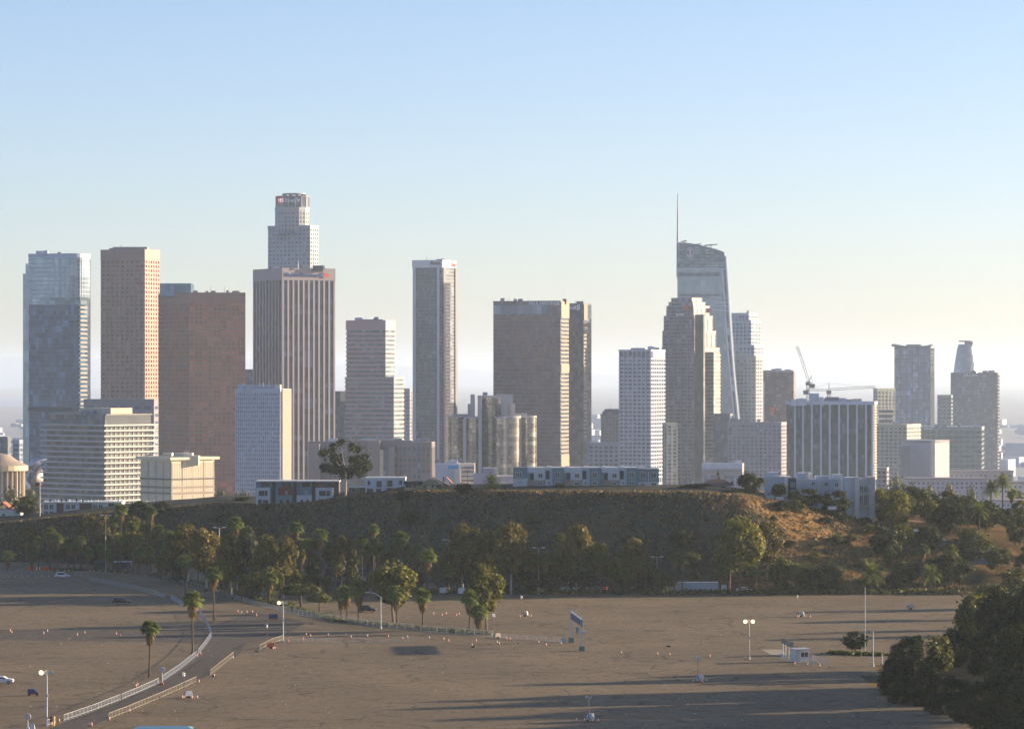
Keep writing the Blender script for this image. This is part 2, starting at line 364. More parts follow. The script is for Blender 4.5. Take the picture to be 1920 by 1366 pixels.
class Tower:
    def __init__(s, name, label, pts, D, base=BASIN, cat='tower', group=None):
        s.D = D; s.base = base; pts = [Vector(p) for p in pts]; o = pts[0]
        s.root = empty(name, (o.x, o.y, base), 0, label, cat, group)
        s.o = o; s.poly = ccw([p - o for p in pts])
    def local(s, pts): return ccw([Vector(p) - s.o for p in pts])
    def z(s, py): return Zp(py, s.D) - s.base
    def prism(s, name, y0, y1, mat, off=0.0, poly=None, kind=None, z0=None):
        mb = MB(); mb.prism([tuple(p) for p in offset(poly or s.poly, off)], s.z(y1) if z0 is None else z0, s.z(y0)); return mb.build(name, mat, s.root, kind=kind)
    def bands(s, name, ytop, ybot, pitch, frac, mat, off=0.3, poly=None, joined=True, first=0.0):
        """horizontal bands round the block, one each pitch (photo px)"""
        k = s.D / F; h = pitch * frac * k; poly = [tuple(p) for p in offset(poly or s.poly, off)]
        n = int((ybot - ytop) / pitch)
        if joined:
            mb = MB()
            for i in range(n):
                z = s.z(ytop + (i + first) * pitch) - h; mb.prism(poly, z, z + h)
            return mb.build(name, mat, s.root, kind='stuff')
        me = MB().prism(poly, -h, 0).mesh(name, mat)
        for i in range(n): obj(name, me, s.root, (0, 0, s.z(ytop + (i + first) * pitch)))
    def edges(s, poly=None):
        p = poly or s.poly
        return [(p[i], p[(i + 1) % len(p)]) for i in range(len(p))]
    def piers(s, name, ytop, ybot, cols, wfrac, mat, out=0.45, poly=None, joined=True, ends=True, vis=None):
        """vertical piers; cols = columns of windows for an edge of each length: a pitch in metres"""
        mb = MB(); z0, z1 = s.z(ybot), s.z(ytop)
        for a, b in s.edges(poly):
            d = b - a; L = d.length
            if L < 1: continue
            d = d / L; nrm = Vector((d.y, -d.x))
            n = max(1, round(L / cols)); w = L / n * wfrac
            for i in range(0 if ends else 1, n + 1 if ends else n):
                c = a + d * (L * i / n)
                lo, hi = max(-w / 2, -L * i / n), min(w / 2, L - L * i / n)
                q = [c + d * lo - nrm * .2, c + d * hi - nrm * .2, c + d * hi + nrm * out, c + d * lo + nrm * out]
                q = ccw(q)
                if joined: mb.prism([tuple(p) for p in q], z0, z1)
                else: MB().prism([tuple(p) for p in q], z0, z1).build(name, mat, s.root)
        if joined: return mb.build(name, mat, s.root, kind='stuff')
    def roofbox(s, name, x0, x1, y0, y1, mat, dback=8.0, depth=14.0, ext=None):
        D = s.D + dback; mb = MB(); ext = (3 if dback > 0 else 0) if ext is None else ext
        mb.box(X(x0, D) - s.o.x, X(x1, D) - s.o.x, dback, dback + depth, Zp(y1, D) - s.base - ext, Zp(y0, D) - s.base)
        return mb.build(name, mat, s.root)
    def mast(s, px, y0, y1, mat, r=0.15, dback=6.0, name='mast'):
        D = s.D + dback; mb = MB()
        mb.tube([(X(px, D) - s.o.x, dback, Zp(y1, D) - s.base - 1), (X(px, D) - s.o.x, dback, Zp(y0, D) - s.base)], [r, r * .5], 6); return mb.build(name, mat, s.root)
    def sign(s, text, x0, x1, ymid, hpx, mat, edge, name='sign_lettering', proud=0.6):
        """raised letters set on the wall edge (a, b), filling columns x0 to x1"""
        a, b = edge; d = (b - a).normalized()
        if (b - a).x < 0: a, b = b, a; d = -d
        def at(px):
            u = (px - 960) / F   # point on the wall line seen at column px
            A = a + s.o; t = (A.x - u * A.y) / (u * d.y - d.x); return a + d * t
        p0, p1 = at(x0), at(x1); width = (p1 - p0).length; nrm = Vector((d.y, -d.x))
        c = bpy.data.curves.new('t', 'FONT'); c.body = text; c.size = 1.0; c.extrude = 0.02; c.resolution_u = 3
        to = bpy.data.objects.new('t', c); col.objects.link(to); bpy.context.view_layer.update()
        me = bpy.data.meshes.new_from_object(to.evaluated_get(bpy.context.evaluated_depsgraph_get()))
        bpy.data.objects.remove(to); bpy.data.curves.remove(c)
        xs = [v.co.x for v in me.vertices]; ys = [v.co.y for v in me.vertices]; zs = max(xs) - min(xs)
        sx = width / zs; h = hpx * s.D / F; sy = h / (max(ys) - min(ys)); zc = s.z(ymid); x_0 = min(xs); y_c = (max(ys) + min(ys)) / 2
        for v in me.vertices:
            q = p0 + d * ((v.co.x - x_0) * sx) + nrm * (proud + v.co.z * 12)
            v.co = (q.x, q.y, zc + (v.co.y - y_c) * sy)
        me.materials.clear(); me.materials.append(mat); me.name = name
        return obj(name, me, s.root)

# facade materials
m_roof = plain('roof_gravel', (.22, .22, .23), .9)
m_white_letters = plain('white_sign_letters', (.75, .77, .8), .5, .03)
m_dark_steel = plain('dark_steel', (.09, .09, .1), .5, .1)
m_white_steel = plain('white_steel', (.55, .55, .53), .5, .08)

# ---- far hills behind the city
def hills():
    mb = MB()
    def ridge(D, tab, depth):
        n = len(tab) * 10; xs = []; x0, x1 = tab[0][0], tab[-1][0]
        pr = []
        for i in range(n + 1):
            px = lerp(x0, x1, i / n); py = interp(tab, px) + vnoise(px * .05, D) * 3 + vnoise(px * .2, D) * 1.5
            pr.append((X(px, D), Zp(py, D)))
        fr = [(x, D - depth, BASIN - 1) for x, z in pr]; mi = [(x, D - depth * .4, lerp(BASIN, z, .6)) for x, z in pr]; tp = [(x, D, z) for x, z in pr]; bk = [(x, D + depth, BASIN - 1) for x, z in pr]
        v = fr + mi + tp + bk; w = n + 1; f = []
        for j in range(3):
            for i in range(n): f.append((j * w + i, j * w + i + 1, (j + 1) * w + i + 1, (j + 1) * w + i))
        mb.add(v, f)
    ridge(40000, [(-500, 690), (-100, 668), (0, 668), (60, 670), (180, 672), (400, 668), (470, 672), (600, 678), (660, 680), (760, 688), (870, 693), (940, 697), (1200, 703), (1700, 712), (2400, 708)], 5000)
    ridge(17000, [(-500, 735), (0, 742), (170, 748), (400, 740), (700, 735), (765, 728), (860, 752), (1120, 760), (1500, 768), (1740, 772), (1880, 770), (1960, 776), (2400, 772)], 3500)
    tag(mb.build('hills', plain('far_hills', (.30, .34, .42), .95, .2, .0006), smooth=True), kind='structure')  # pale bluish colour paints haze onto the hills
hills()

# ---- blue glass tower with curved bright corner (left edge) and its lower neighbour
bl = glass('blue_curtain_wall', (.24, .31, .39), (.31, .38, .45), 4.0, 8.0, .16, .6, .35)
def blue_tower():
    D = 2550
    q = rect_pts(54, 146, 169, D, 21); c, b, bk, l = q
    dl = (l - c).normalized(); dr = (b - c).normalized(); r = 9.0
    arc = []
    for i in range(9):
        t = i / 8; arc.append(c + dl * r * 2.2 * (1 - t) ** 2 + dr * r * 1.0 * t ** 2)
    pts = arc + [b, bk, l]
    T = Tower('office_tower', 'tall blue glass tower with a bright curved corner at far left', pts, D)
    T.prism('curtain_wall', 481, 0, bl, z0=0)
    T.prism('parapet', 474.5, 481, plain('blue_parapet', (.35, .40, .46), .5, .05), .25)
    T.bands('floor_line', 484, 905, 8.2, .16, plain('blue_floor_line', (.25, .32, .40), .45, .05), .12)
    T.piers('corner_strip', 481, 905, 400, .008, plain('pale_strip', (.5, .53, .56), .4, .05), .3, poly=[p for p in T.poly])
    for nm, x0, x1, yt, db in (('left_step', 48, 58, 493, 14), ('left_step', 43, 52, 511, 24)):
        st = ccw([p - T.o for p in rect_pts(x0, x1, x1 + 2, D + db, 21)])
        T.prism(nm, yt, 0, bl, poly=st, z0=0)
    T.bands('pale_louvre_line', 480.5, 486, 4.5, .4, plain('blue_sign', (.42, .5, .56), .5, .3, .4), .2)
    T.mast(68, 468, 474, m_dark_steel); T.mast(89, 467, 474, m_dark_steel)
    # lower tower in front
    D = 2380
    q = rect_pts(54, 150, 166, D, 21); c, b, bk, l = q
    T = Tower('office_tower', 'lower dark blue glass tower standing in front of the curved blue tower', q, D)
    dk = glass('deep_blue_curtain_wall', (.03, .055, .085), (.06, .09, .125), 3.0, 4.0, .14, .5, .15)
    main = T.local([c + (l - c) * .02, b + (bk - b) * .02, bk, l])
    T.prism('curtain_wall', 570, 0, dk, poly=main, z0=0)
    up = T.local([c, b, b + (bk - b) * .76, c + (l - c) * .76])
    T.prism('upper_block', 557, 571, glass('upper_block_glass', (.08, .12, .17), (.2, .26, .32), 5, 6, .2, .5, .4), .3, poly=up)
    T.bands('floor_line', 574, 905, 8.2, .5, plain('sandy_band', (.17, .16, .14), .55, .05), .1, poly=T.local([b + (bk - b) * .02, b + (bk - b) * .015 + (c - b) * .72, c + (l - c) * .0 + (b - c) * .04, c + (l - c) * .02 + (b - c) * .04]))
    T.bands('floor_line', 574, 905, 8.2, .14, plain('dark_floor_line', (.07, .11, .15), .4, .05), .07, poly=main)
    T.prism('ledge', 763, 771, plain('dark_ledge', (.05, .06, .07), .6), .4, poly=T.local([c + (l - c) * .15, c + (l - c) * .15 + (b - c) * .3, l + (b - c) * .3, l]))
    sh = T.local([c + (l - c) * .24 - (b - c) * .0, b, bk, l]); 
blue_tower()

# ---- two red-brown granite towers
def granite(T, ytop, ycap, pitch, colm, gmat, fmat, ybot=905, sp=.42, pw=.42):
    T.prism('window_glass', ycap, 0, gmat, z0=0)
    T.prism('parapet', ytop, ycap + .3, fmat, .45)
    T.bands('spandrel', ycap, ybot, pitch, sp, fmat, .4)
    T.piers('pier', ycap, ybot, colm, pw, fmat, .45)
gr1 = plain('rose_granite', (.29, .185, .15), .55, .08, .05); gg1 = glass('rosy_reflection_glass', (.11, .06, .045), (.25, .125, .085), 4.1, 3.17, .2, .5, .1, (.35, .25, .2))  # rosy reflection in the windows put into the pane colour
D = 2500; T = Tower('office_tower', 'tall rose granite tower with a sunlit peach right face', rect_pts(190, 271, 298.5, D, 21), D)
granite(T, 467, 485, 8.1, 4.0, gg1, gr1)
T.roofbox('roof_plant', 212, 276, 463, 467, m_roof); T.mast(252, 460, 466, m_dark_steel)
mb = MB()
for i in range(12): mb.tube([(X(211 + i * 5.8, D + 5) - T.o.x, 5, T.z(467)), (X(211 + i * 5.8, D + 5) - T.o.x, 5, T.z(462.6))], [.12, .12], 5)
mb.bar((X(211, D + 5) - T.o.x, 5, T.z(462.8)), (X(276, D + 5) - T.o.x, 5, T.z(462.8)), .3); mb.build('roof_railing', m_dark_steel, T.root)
gr2 = plain('red_granite', (.26, .15, .115), .6, .08, .05); gg2 = glass('red_reflection_glass', (.24, .085, .05), (.42, .14, .075), 3.7, 3.6, .22, .5, .1, (.42, .2, .14))  # reddish reflected light put into the pane colour
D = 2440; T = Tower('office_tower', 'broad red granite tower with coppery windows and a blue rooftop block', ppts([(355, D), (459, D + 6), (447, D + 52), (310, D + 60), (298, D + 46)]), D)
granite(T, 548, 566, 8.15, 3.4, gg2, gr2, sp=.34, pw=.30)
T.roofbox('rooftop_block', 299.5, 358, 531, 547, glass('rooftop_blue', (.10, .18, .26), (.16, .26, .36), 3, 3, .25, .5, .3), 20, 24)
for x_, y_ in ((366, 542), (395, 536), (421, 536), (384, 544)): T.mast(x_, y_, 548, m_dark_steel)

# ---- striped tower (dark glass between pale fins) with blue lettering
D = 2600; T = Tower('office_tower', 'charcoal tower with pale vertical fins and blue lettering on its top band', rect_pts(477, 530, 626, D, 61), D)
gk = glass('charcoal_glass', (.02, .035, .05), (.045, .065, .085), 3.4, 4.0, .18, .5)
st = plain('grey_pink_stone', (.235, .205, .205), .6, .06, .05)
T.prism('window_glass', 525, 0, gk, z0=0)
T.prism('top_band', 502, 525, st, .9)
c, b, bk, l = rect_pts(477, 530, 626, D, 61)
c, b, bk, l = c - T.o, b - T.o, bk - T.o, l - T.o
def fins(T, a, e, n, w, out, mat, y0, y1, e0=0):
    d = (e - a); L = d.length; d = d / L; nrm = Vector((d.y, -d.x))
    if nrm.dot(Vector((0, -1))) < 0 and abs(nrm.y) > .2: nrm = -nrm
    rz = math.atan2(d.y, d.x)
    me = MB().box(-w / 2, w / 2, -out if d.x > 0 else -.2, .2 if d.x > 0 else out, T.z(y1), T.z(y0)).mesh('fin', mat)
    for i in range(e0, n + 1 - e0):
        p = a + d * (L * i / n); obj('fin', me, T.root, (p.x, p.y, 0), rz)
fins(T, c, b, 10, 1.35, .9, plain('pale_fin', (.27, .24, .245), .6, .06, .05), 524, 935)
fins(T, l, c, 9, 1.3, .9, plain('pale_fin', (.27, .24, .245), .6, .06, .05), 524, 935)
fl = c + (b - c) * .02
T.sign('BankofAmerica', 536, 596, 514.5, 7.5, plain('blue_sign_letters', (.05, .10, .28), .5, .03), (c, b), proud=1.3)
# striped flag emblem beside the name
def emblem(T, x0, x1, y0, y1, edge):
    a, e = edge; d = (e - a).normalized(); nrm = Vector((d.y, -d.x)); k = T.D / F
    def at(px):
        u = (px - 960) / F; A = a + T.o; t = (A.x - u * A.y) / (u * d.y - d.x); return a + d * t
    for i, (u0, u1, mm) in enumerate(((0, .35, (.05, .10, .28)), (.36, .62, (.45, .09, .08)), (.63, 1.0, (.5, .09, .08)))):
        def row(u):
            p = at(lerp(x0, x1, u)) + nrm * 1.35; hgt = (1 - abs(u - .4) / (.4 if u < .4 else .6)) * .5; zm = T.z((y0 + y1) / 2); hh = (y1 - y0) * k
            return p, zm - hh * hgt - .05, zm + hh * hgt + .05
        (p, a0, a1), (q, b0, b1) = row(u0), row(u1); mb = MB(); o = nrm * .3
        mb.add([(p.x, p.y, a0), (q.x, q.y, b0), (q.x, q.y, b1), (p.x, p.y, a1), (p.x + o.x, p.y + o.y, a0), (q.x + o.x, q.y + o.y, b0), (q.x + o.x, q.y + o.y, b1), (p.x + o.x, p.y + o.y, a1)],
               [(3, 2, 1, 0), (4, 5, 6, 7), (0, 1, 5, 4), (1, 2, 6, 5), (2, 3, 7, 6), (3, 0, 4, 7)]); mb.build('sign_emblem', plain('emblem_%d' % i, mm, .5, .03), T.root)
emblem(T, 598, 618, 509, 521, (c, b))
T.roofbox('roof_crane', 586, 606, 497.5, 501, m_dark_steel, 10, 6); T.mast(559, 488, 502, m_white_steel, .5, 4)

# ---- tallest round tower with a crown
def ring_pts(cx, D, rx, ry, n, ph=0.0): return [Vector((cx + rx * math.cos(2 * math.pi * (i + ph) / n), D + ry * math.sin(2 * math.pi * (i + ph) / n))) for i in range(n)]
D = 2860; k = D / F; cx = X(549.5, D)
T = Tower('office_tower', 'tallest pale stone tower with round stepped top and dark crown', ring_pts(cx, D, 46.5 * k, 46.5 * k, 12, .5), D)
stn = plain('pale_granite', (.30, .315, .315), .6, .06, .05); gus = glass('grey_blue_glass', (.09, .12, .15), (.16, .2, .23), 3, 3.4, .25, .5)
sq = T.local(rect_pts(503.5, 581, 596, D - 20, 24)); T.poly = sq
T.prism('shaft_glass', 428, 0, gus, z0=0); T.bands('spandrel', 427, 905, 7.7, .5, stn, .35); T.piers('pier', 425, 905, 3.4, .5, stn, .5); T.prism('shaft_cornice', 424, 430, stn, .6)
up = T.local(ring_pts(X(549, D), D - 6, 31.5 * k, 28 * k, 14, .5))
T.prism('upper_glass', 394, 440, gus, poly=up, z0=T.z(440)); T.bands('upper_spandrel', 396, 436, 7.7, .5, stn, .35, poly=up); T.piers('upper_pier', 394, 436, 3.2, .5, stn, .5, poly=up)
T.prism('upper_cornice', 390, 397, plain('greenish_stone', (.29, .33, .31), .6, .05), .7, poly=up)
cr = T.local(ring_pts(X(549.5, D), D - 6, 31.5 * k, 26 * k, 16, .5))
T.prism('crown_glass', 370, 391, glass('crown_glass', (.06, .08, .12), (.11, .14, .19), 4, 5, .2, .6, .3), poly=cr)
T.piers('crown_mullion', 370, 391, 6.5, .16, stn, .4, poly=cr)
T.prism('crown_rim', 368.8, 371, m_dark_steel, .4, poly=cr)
rim = T.local(ring_pts(X(552, D), D - 4, 22 * k, 20 * k, 20)); T.prism('helipad', 363.4, 365.0, plain('helipad_grey', (.3, .3, .32), .6), 0, poly=rim)
for i in range(10):
    p = rim[i * 2]; c0 = Vector((X(552, D), D - 4)) - T.o; q = c0 + (p - c0) * .7
    MB().bar((q.x, q.y, T.z(370)), (p.x, p.y, T.z(365)), .8).build('helipad_strut', m_dark_steel, T.root)
edge = (Vector((X(519, D), D - 30)) - T.o, Vector((X(566, D), D - 36)) - T.o)
bk_ = MB(); a, e = edge
for nm, xx0, xx1, mm in (('sign_panel', 522, 534, plain('red_sign_panel', (.4, .05, .07), .5, .03)),):
    p, q = Vector((X(xx0, D), D - 30.6)) - T.o, Vector((X(xx1, D), D - 32)) - T.o
    MB().prism([tuple(v) for v in ccw([p, q, q + Vector((0, 3)), p + Vector((0, 3))])], T.z(385), T.z(373)).build(nm, mm, T.root)
T.sign('us', 523.5, 532.5, 379.5, 7.5, m_white_letters, edge, proud=1.9)
T.sign('bank', 536, 563, 379, 8.5, plain('dim_white_letters', (.25, .3, .36), .5, .03), edge, proud=1.2)

# ---- banded tower with a lower wing
D = 2500; q = rect_pts(650, 722.5, 740, D, 21); T = Tower('office_tower', 'pinkish tower with dark horizontal window bands and a cream sunlit side', q, D)
bst = plain('pink_travertine', (.29, .245, .25), .6, .06, .05); bg_ = glass('teal_band_glass', (.04, .07, .08), (.08, .11, .12), 3.0, 3.1, .2, .5)
T.prism('window_glass', 604, 0, bg_, z0=0); T.prism('parapet', 600, 619, bst, .5)
T.bands('spandrel', 623.5, 930, 8.3, .52, bst, .45, joined=False)
T.roofbox('roof_plant', 677, 718, 598.5, 601, m_roof)
low = T.local(rect_pts(648, 738, 756.5, D - 12, 21))
T.prism('wing_glass', 709, 0, bg_, poly=low, z0=0); T.prism('wing_parapet', 706.5, 711, bst, .5, poly=low); T.bands('wing_spandrel', 714, 930, 8.3, .5, bst, .45, poly=low, joined=False)

# ---- slate tower with white cap and white corner posts
D = 2900; q = rect_pts(774, 829, 853.5, D, 24); T = Tower('office_tower', 'slim slate tower with a white cap and white corner posts', q, D)
sg = glass('slate_glass', (.05, .065, .085), (.095, .105, .12), 2.0, 3.6, .2, .5, .1); wp = plain('white_cladding', (.42, .44, .47), .5, .04, .05)
T.prism('curtain_wall', 502, 0, sg, z0=0); T.prism('cap', 487, 501.5, plain('white_cap', (.50, .50, .50), .5, .04), .5)
T.bands('floor_line', 505, 905, 6.6, .35, plain('taupe_line', (.12, .115, .125), .5), .15)
c, b, bk, l = [p - T.o for p in q]; dl = (l - c).normalized(); dr = (b - c).normalized()
for p in (c + dl * 2.2, l - dl * 3.0): MB().prism([tuple(v) for v in ccw([p, p + dl * 2.2, p + dl * 2.2 - dr * .9, p - dr * .9])], T.z(905), T.z(501)).build('corner_post', wp, T.root)
for p in (c + dr * 1.0, b - dr * 1.5): MB().prism([tuple(v) for v in ccw([p, p + dr * 4, p + dr * 4 - dl * .9, p - dl * .9])], T.z(905), T.z(501)).build('dark_corner', m_dark_steel, T.root)
T.sign('Aon', 807, 826, 492.5, 7.5, plain('maroon_sign', (.14, .03, .05), .5, .03), (c, l), proud=1.0)
T.sign('Aon', 845, 852, 494.5, 8, plain('red_sign', (.5, .1, .06), .5, .03), (c, b), proud=1.0)
T.mast(800, 479, 487, m_dark_steel, .25); T.roofbox('roof_equipment', 818, 834, 485.5, 488, m_dark_steel, 6, 8); T.mast(829, 483, 487, m_dark_steel, .5); T.mast(788, 482, 487, m_white_steel); T.mast(811, 481, 487, m_white_steel)

# ---- twin dark slabs
dkg = glass('dark_brown_glass', (.05, .056, .068), (.095, .095, .105), 3.0, 3.6, .2, .5, .15, (.14, .115, .105)); bz = plain('beige_stone_bands', (.23, .17, .125), .6, .06)
D = 2700; q = rect_pts(925, 1050.5, 1066.5, D, 21); T = Tower('office_tower', 'dark broad slab tower with white lettering along its roof edge', q, D)
c, b, bk, l = [p - T.o for p in q]
T.prism('curtain_wall', 564, 0, dkg, z0=0); T.prism('roof_edge', 563.3, 566, m_dark_steel, .2)
rf = ccw([c + (b - c) * .06, b - (b - c) * .04, b - (b - c) * .04 - (l - c).normalized() * .3, c + (b - c) * .06 - (l - c).normalized() * .3])
T.bands('side_band', 600, 880, 7.4, .45, bz, .05, poly=rf, joined=False)
for y0, y1 in ((565, 596), (683, 697), (852, 875)): T.prism('side_panel', y0, y1, bz, .35, poly=rf)
T.sign('PAUL HASTINGS', 993, 1049, 568.2, 6.5, m_white_letters, (c, l))
nz = -(b - c).normalized()
MB().prism([tuple(v) for v in ccw([l + (c - l) * .012, l + (c - l) * .82, l + (c - l) * .82 + nz * .5, l + (c - l) * .012 + nz * .5])], T.z(588.5), T.z(571.5)).build('louvre_panel', glass('pale_louvre', (.12, .14, .16), (.27, .28, .28), 5.0, 30, .4, .4), T.root)
T.bands('floor_line', 592, 905, 7.4, .3, plain('umber_line', (.085, .085, .095), .5), .06)
T.mast(951, 560, 564, m_dark_steel, .3); T.roofbox('roof_crane', 1055, 1062, 560, 563, m_dark_steel, 8, 4)
D = 2790; q = rect_pts(1030, 1093.5, 1109, D, 21); T = Tower('office_tower', 'second dark slab tower half hidden behind the slab with white lettering', q, D)
c, b, bk, l = [p - T.o for p in q]
T.prism('curtain_wall', 569, 0, dkg, z0=0); T.prism('roof_edge', 568.2, 571, m_dark_steel, .2)
rf = ccw([c + (b - c) * .04, c + (b - c) * .42, c + (b - c) * .42 - (l - c).normalized() * .3, c + (b - c) * .04 - (l - c).normalized() * .3])
T.bands('side_band', 604, 830, 7.3, .45, bz, .05, poly=rf, joined=False)
for y0, y1 in ((570, 600), (684, 698)): T.prism('side_panel', y0, y1, bz, .35, poly=rf)
T.sign('BANK', 1061.5, 1080.5, 577, 6.5, m_white_letters, (c, l))
mb = MB(); p = c + (l - c) * .10
for i, (dx, y0, y1) in enumerate(((0, 570.5, 581), (1.6, 571.5, 582), (3.4, 573, 579))):
    q2 = p + (l - c).normalized() * dx; mb.prism([tuple(v) for v in ccw([q2, q2 + (l - c).normalized() * .7, q2 + (l - c).normalized() * .7 + nz * 1, q2 + nz * 1])], T.z(y1), T.z(y0))
mb.build('sign_emblem', m_white_letters, T.root)

# ---- mirror-glass hotel of clustered cylinders
mir = glass('mirror_glass', (.16, .165, .175), (.30, .30, .30), 2.2, 3.2, .13, .8, .75, (.5, .46, .40))
cc = plain('grey_concrete', (.30, .29, .29), .7, .08, .05)
D = 2450; T = Tower('hotel_tower', 'cluster of mirrored glass cylinders with concrete shafts and stepped tops', ppts([(920, D)] + [(960, D), (960, D + 20), (920, D + 20)]), D)
k = D / F
for nm, px, r_, yt, db in (('centre_cylinder', 922, 27, 745, 20), ('left_cylinder', 857, 19, 783, 22), ('right_cylinder', 955, 22, 783, 6), ('far_right_cylinder', 992, 14.5, 783, 18), ('middle_cylinder', 886, 16, 784, 8), ('front_cylinder', 940, 13, 784, 0)):
    po = T.local(ring_pts(X(px, D), D + db, r_ * k, r_ * k, 28)); 
    o = T.prism('glass_cylinder', yt, 0, mir, poly=po, z0=0)
    T.prism('cylinder_cap', yt - 3.5, yt, cc, .1, poly=po)
    T.bands('floor_line', yt + 4, 905, 8, .10, plain('mirror_line', (.12, .12, .13), .3), .05, poly=po)
for x0, x1, yt, db, dp in ((882, 890, 739, 4, 16), (897, 903, 742, 0, 14), (929.5, 961.5, 739, 12, 14), (944, 950, 748, -4, 8), (877, 886, 757, 14, 10), (958, 966, 757, 6, 10), (905, 914, 735, 26, 14), (942, 988, 775, 16, 14), (849, 886, 776, 22, 14), (868, 874, 784, 0, 8), (972, 977, 784, 2, 8)):
    T.roofbox('concrete_shaft', x0, x1, yt, 890, cc, db, dp)

# ---- white grid tower
D = 2500; q = rect_pts(1162, 1219.5, 1245.5, D, 26); T = Tower('office_tower', 'white gridded tower with a deep peach sunlit side', q, D)
wg = plain('white_grid', (.36, .37, .40), .6, .05, .05); wgl = glass('grid_glass', (.07, .085, .10), (.12, .13, .145), 3.3, 2.9, .2, .5)
T.prism('window_glass', 671, 0, wgl, z0=0); T.prism('parapet', 655, 658.5, wg, .7)
T.prism('top_storey', 657, 672, wgl, -.1)
T.bands('spandrel', 671, 905, 7.4, .36, wg, .6); T.piers('pier', 655, 905, 3.35, .24, wg, .62)
T.roofbox('roof_plant', 1184, 1209, 652, 656, plain('roof_plant_grey', (.3, .31, .34), .7), 8, 14)
c, b = q[0] - T.o, q[1] - T.o
MB().prism([tuple(v) for v in ccw([c + (b - c) * .15, c + (b - c) * .98, c + (b - c) * .98 - (q[3] - q[0]).normalized() * .9, c + (b - c) * .15 - (q[3] - q[0]).normalized() * .9])], T.z(670), T.z(656)).build('side_parapet_panel', wg, T.root)
# ---- stepped bronze tower with several setbacks
D = 2820; q = rect_pts(1242, 1300, 1360, D, 40); T = Tower('office_tower', 'stepped bronze and glass tower with setbacks standing before the sail-shaped tower', q, D)
qg = glass('plum_glass', (.10, .10, .11), (.16, .15, .155), 3.0, 3.9, .2, .5, .15); qs = plain('tan_precast', (.20, .185, .19), .6, .06)
for i, (xl, xc, xr, yt, db) in enumerate(((1241, 1302, 1349, 652, -3), (1242.5, 1302, 1342, 620, 0), (1245, 1302, 1336, 592, 3), (1250, 1300, 1330, 573, 6), (1254, 1299, 1322, 566, 9), (1259, 1297, 1316, 558, 12))):
    po = T.local(rect_pts(xl, xc, xr, D + db, 38)); top = yt
    T.prism('tier', yt, 0, qg, poly=po, z0=0); T.prism('tier_parapet', yt - .8, yt + 2, qs, .25, poly=po)
    T.bands('tier_band', yt + 6, 905, 7.1, .34, qs, .25, poly=po)
    T.piers('tier_pier', yt + 4, 905, 6.0, .18, qs, .35, poly=po)
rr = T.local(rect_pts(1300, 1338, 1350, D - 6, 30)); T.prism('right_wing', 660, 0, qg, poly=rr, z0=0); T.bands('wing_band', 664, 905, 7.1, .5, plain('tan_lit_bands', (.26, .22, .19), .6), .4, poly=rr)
gv = T.local(rect_pts(1303, 1319, 1322, D - 14, 30)); T.prism('glass_shaft', 590, 0, glass('shaft_glass', (.07, .09, .12), (.12, .14, .17), 2, 4, .15, .6, .3), poly=gv, z0=0)
T.sign('pwc', 1271, 1285, 590.5, 5, m_white_letters, (Vector((X(1262, D), D + 2)) - T.o, Vector((X(1300, D), D - 2)) - T.o), proud=6)
for px, y0 in ((1287, 577), (1328, 582)):
    p = Vector((X(px, D), D - 6)) - T.o; MB().prism([(p.x - 1.6, p.y), (p.x + 1.6, p.y), (p.x + 1.6, p.y + 14), (p.x - 1.6, p.y + 14)], T.z(y0 + 4), T.z(y0 - 4)).build('red_sign_mark', plain('salmon_mark', (.5, .14, .10), .6, .03), T.root)

# ---- sail-shaped tower with spire
D = 2930; k = D / F
front = [(1270, 905), (1270, 456), (1274, 454), (1292, 455.5), (1312, 459), (1332, 464), (1350, 469.5), (1358, 473), (1361, 500), (1364, 540), (1369, 620), (1375, 700), (1384, 790), (1389, 905)]
T = Tower('office_tower', 'sail-shaped glass tower with curved roof, tall spire and oval emblem', [Vector((X(1270, D), D)), Vector((X(1384, D), D)), Vector((X(1384, D), D + 45)), Vector((X(1270, D), D + 45))], D)
def elev(T, name, poly, y0, y1, mat, skew=0.0):
    """panel outline in elevation (photo px), from depth y0 to y1 behind the front"""
    n = len(poly); f0 = [(X(px, T.D) - T.o.x, y0, T.z(py)) for px, py in poly]; f1 = [(X(px, T.D) - T.o.x + skew, y1, T.z(py)) for px, py in poly]
    mb = MB(); mb.add(f0 + f1, [tuple(range(n)), tuple(range(2 * n - 1, n - 1, -1))] + [(i, n + i, n + (i + 1) % n, (i + 1) % n) for i in range(n)]); return mb.build(name, mat, T.root)
wgG = glass('sail_blue_glass', (.25, .32, .40), (.28, .35, .43), 4, 5, .16, .6, .5)
elev(T, 'glass_body', front, 0, 42, wgG, 5)
crown = glass('crown_frit', (.10, .15, .17), (.42, .46, .44), 4.5, 3.6, .3, .5, .3)
elev(T, 'crown_screen', [(1269.5, 502), (1269.5, 456), (1274, 454.2), (1292, 455.6), (1312, 459.1), (1332, 464.2), (1350, 469.7), (1357, 473), (1360, 502)], -.5, 3, glass('crown_dark', (.13, .18, .22), (.24, .30, .33), 7, 3.2, .25, .5, .3))
mb = MB()
for yy, xs in ((463, 1318), (468, 1338), (473, 1350), (479, 1357), (485, 1359), (491, 1360), (497, 1360.5)):
    for i in range(9):
        x0 = 1274 + i * 9.6; x1 = x0 + 7.2
        if x1 < xs and not (1285 < x1 and x0 < 1302 and yy < 484) and hsh(i, yy) > .35: MB().box(X(x0, D) - T.o.x, X(x1, D) - T.o.x, -.9, -.45, T.z(yy + 2), T.z(yy)).build('crown_louvre', plain('pale_louvre_green', (.36, .42, .40), .5, .1), T.root)
mb = MB()
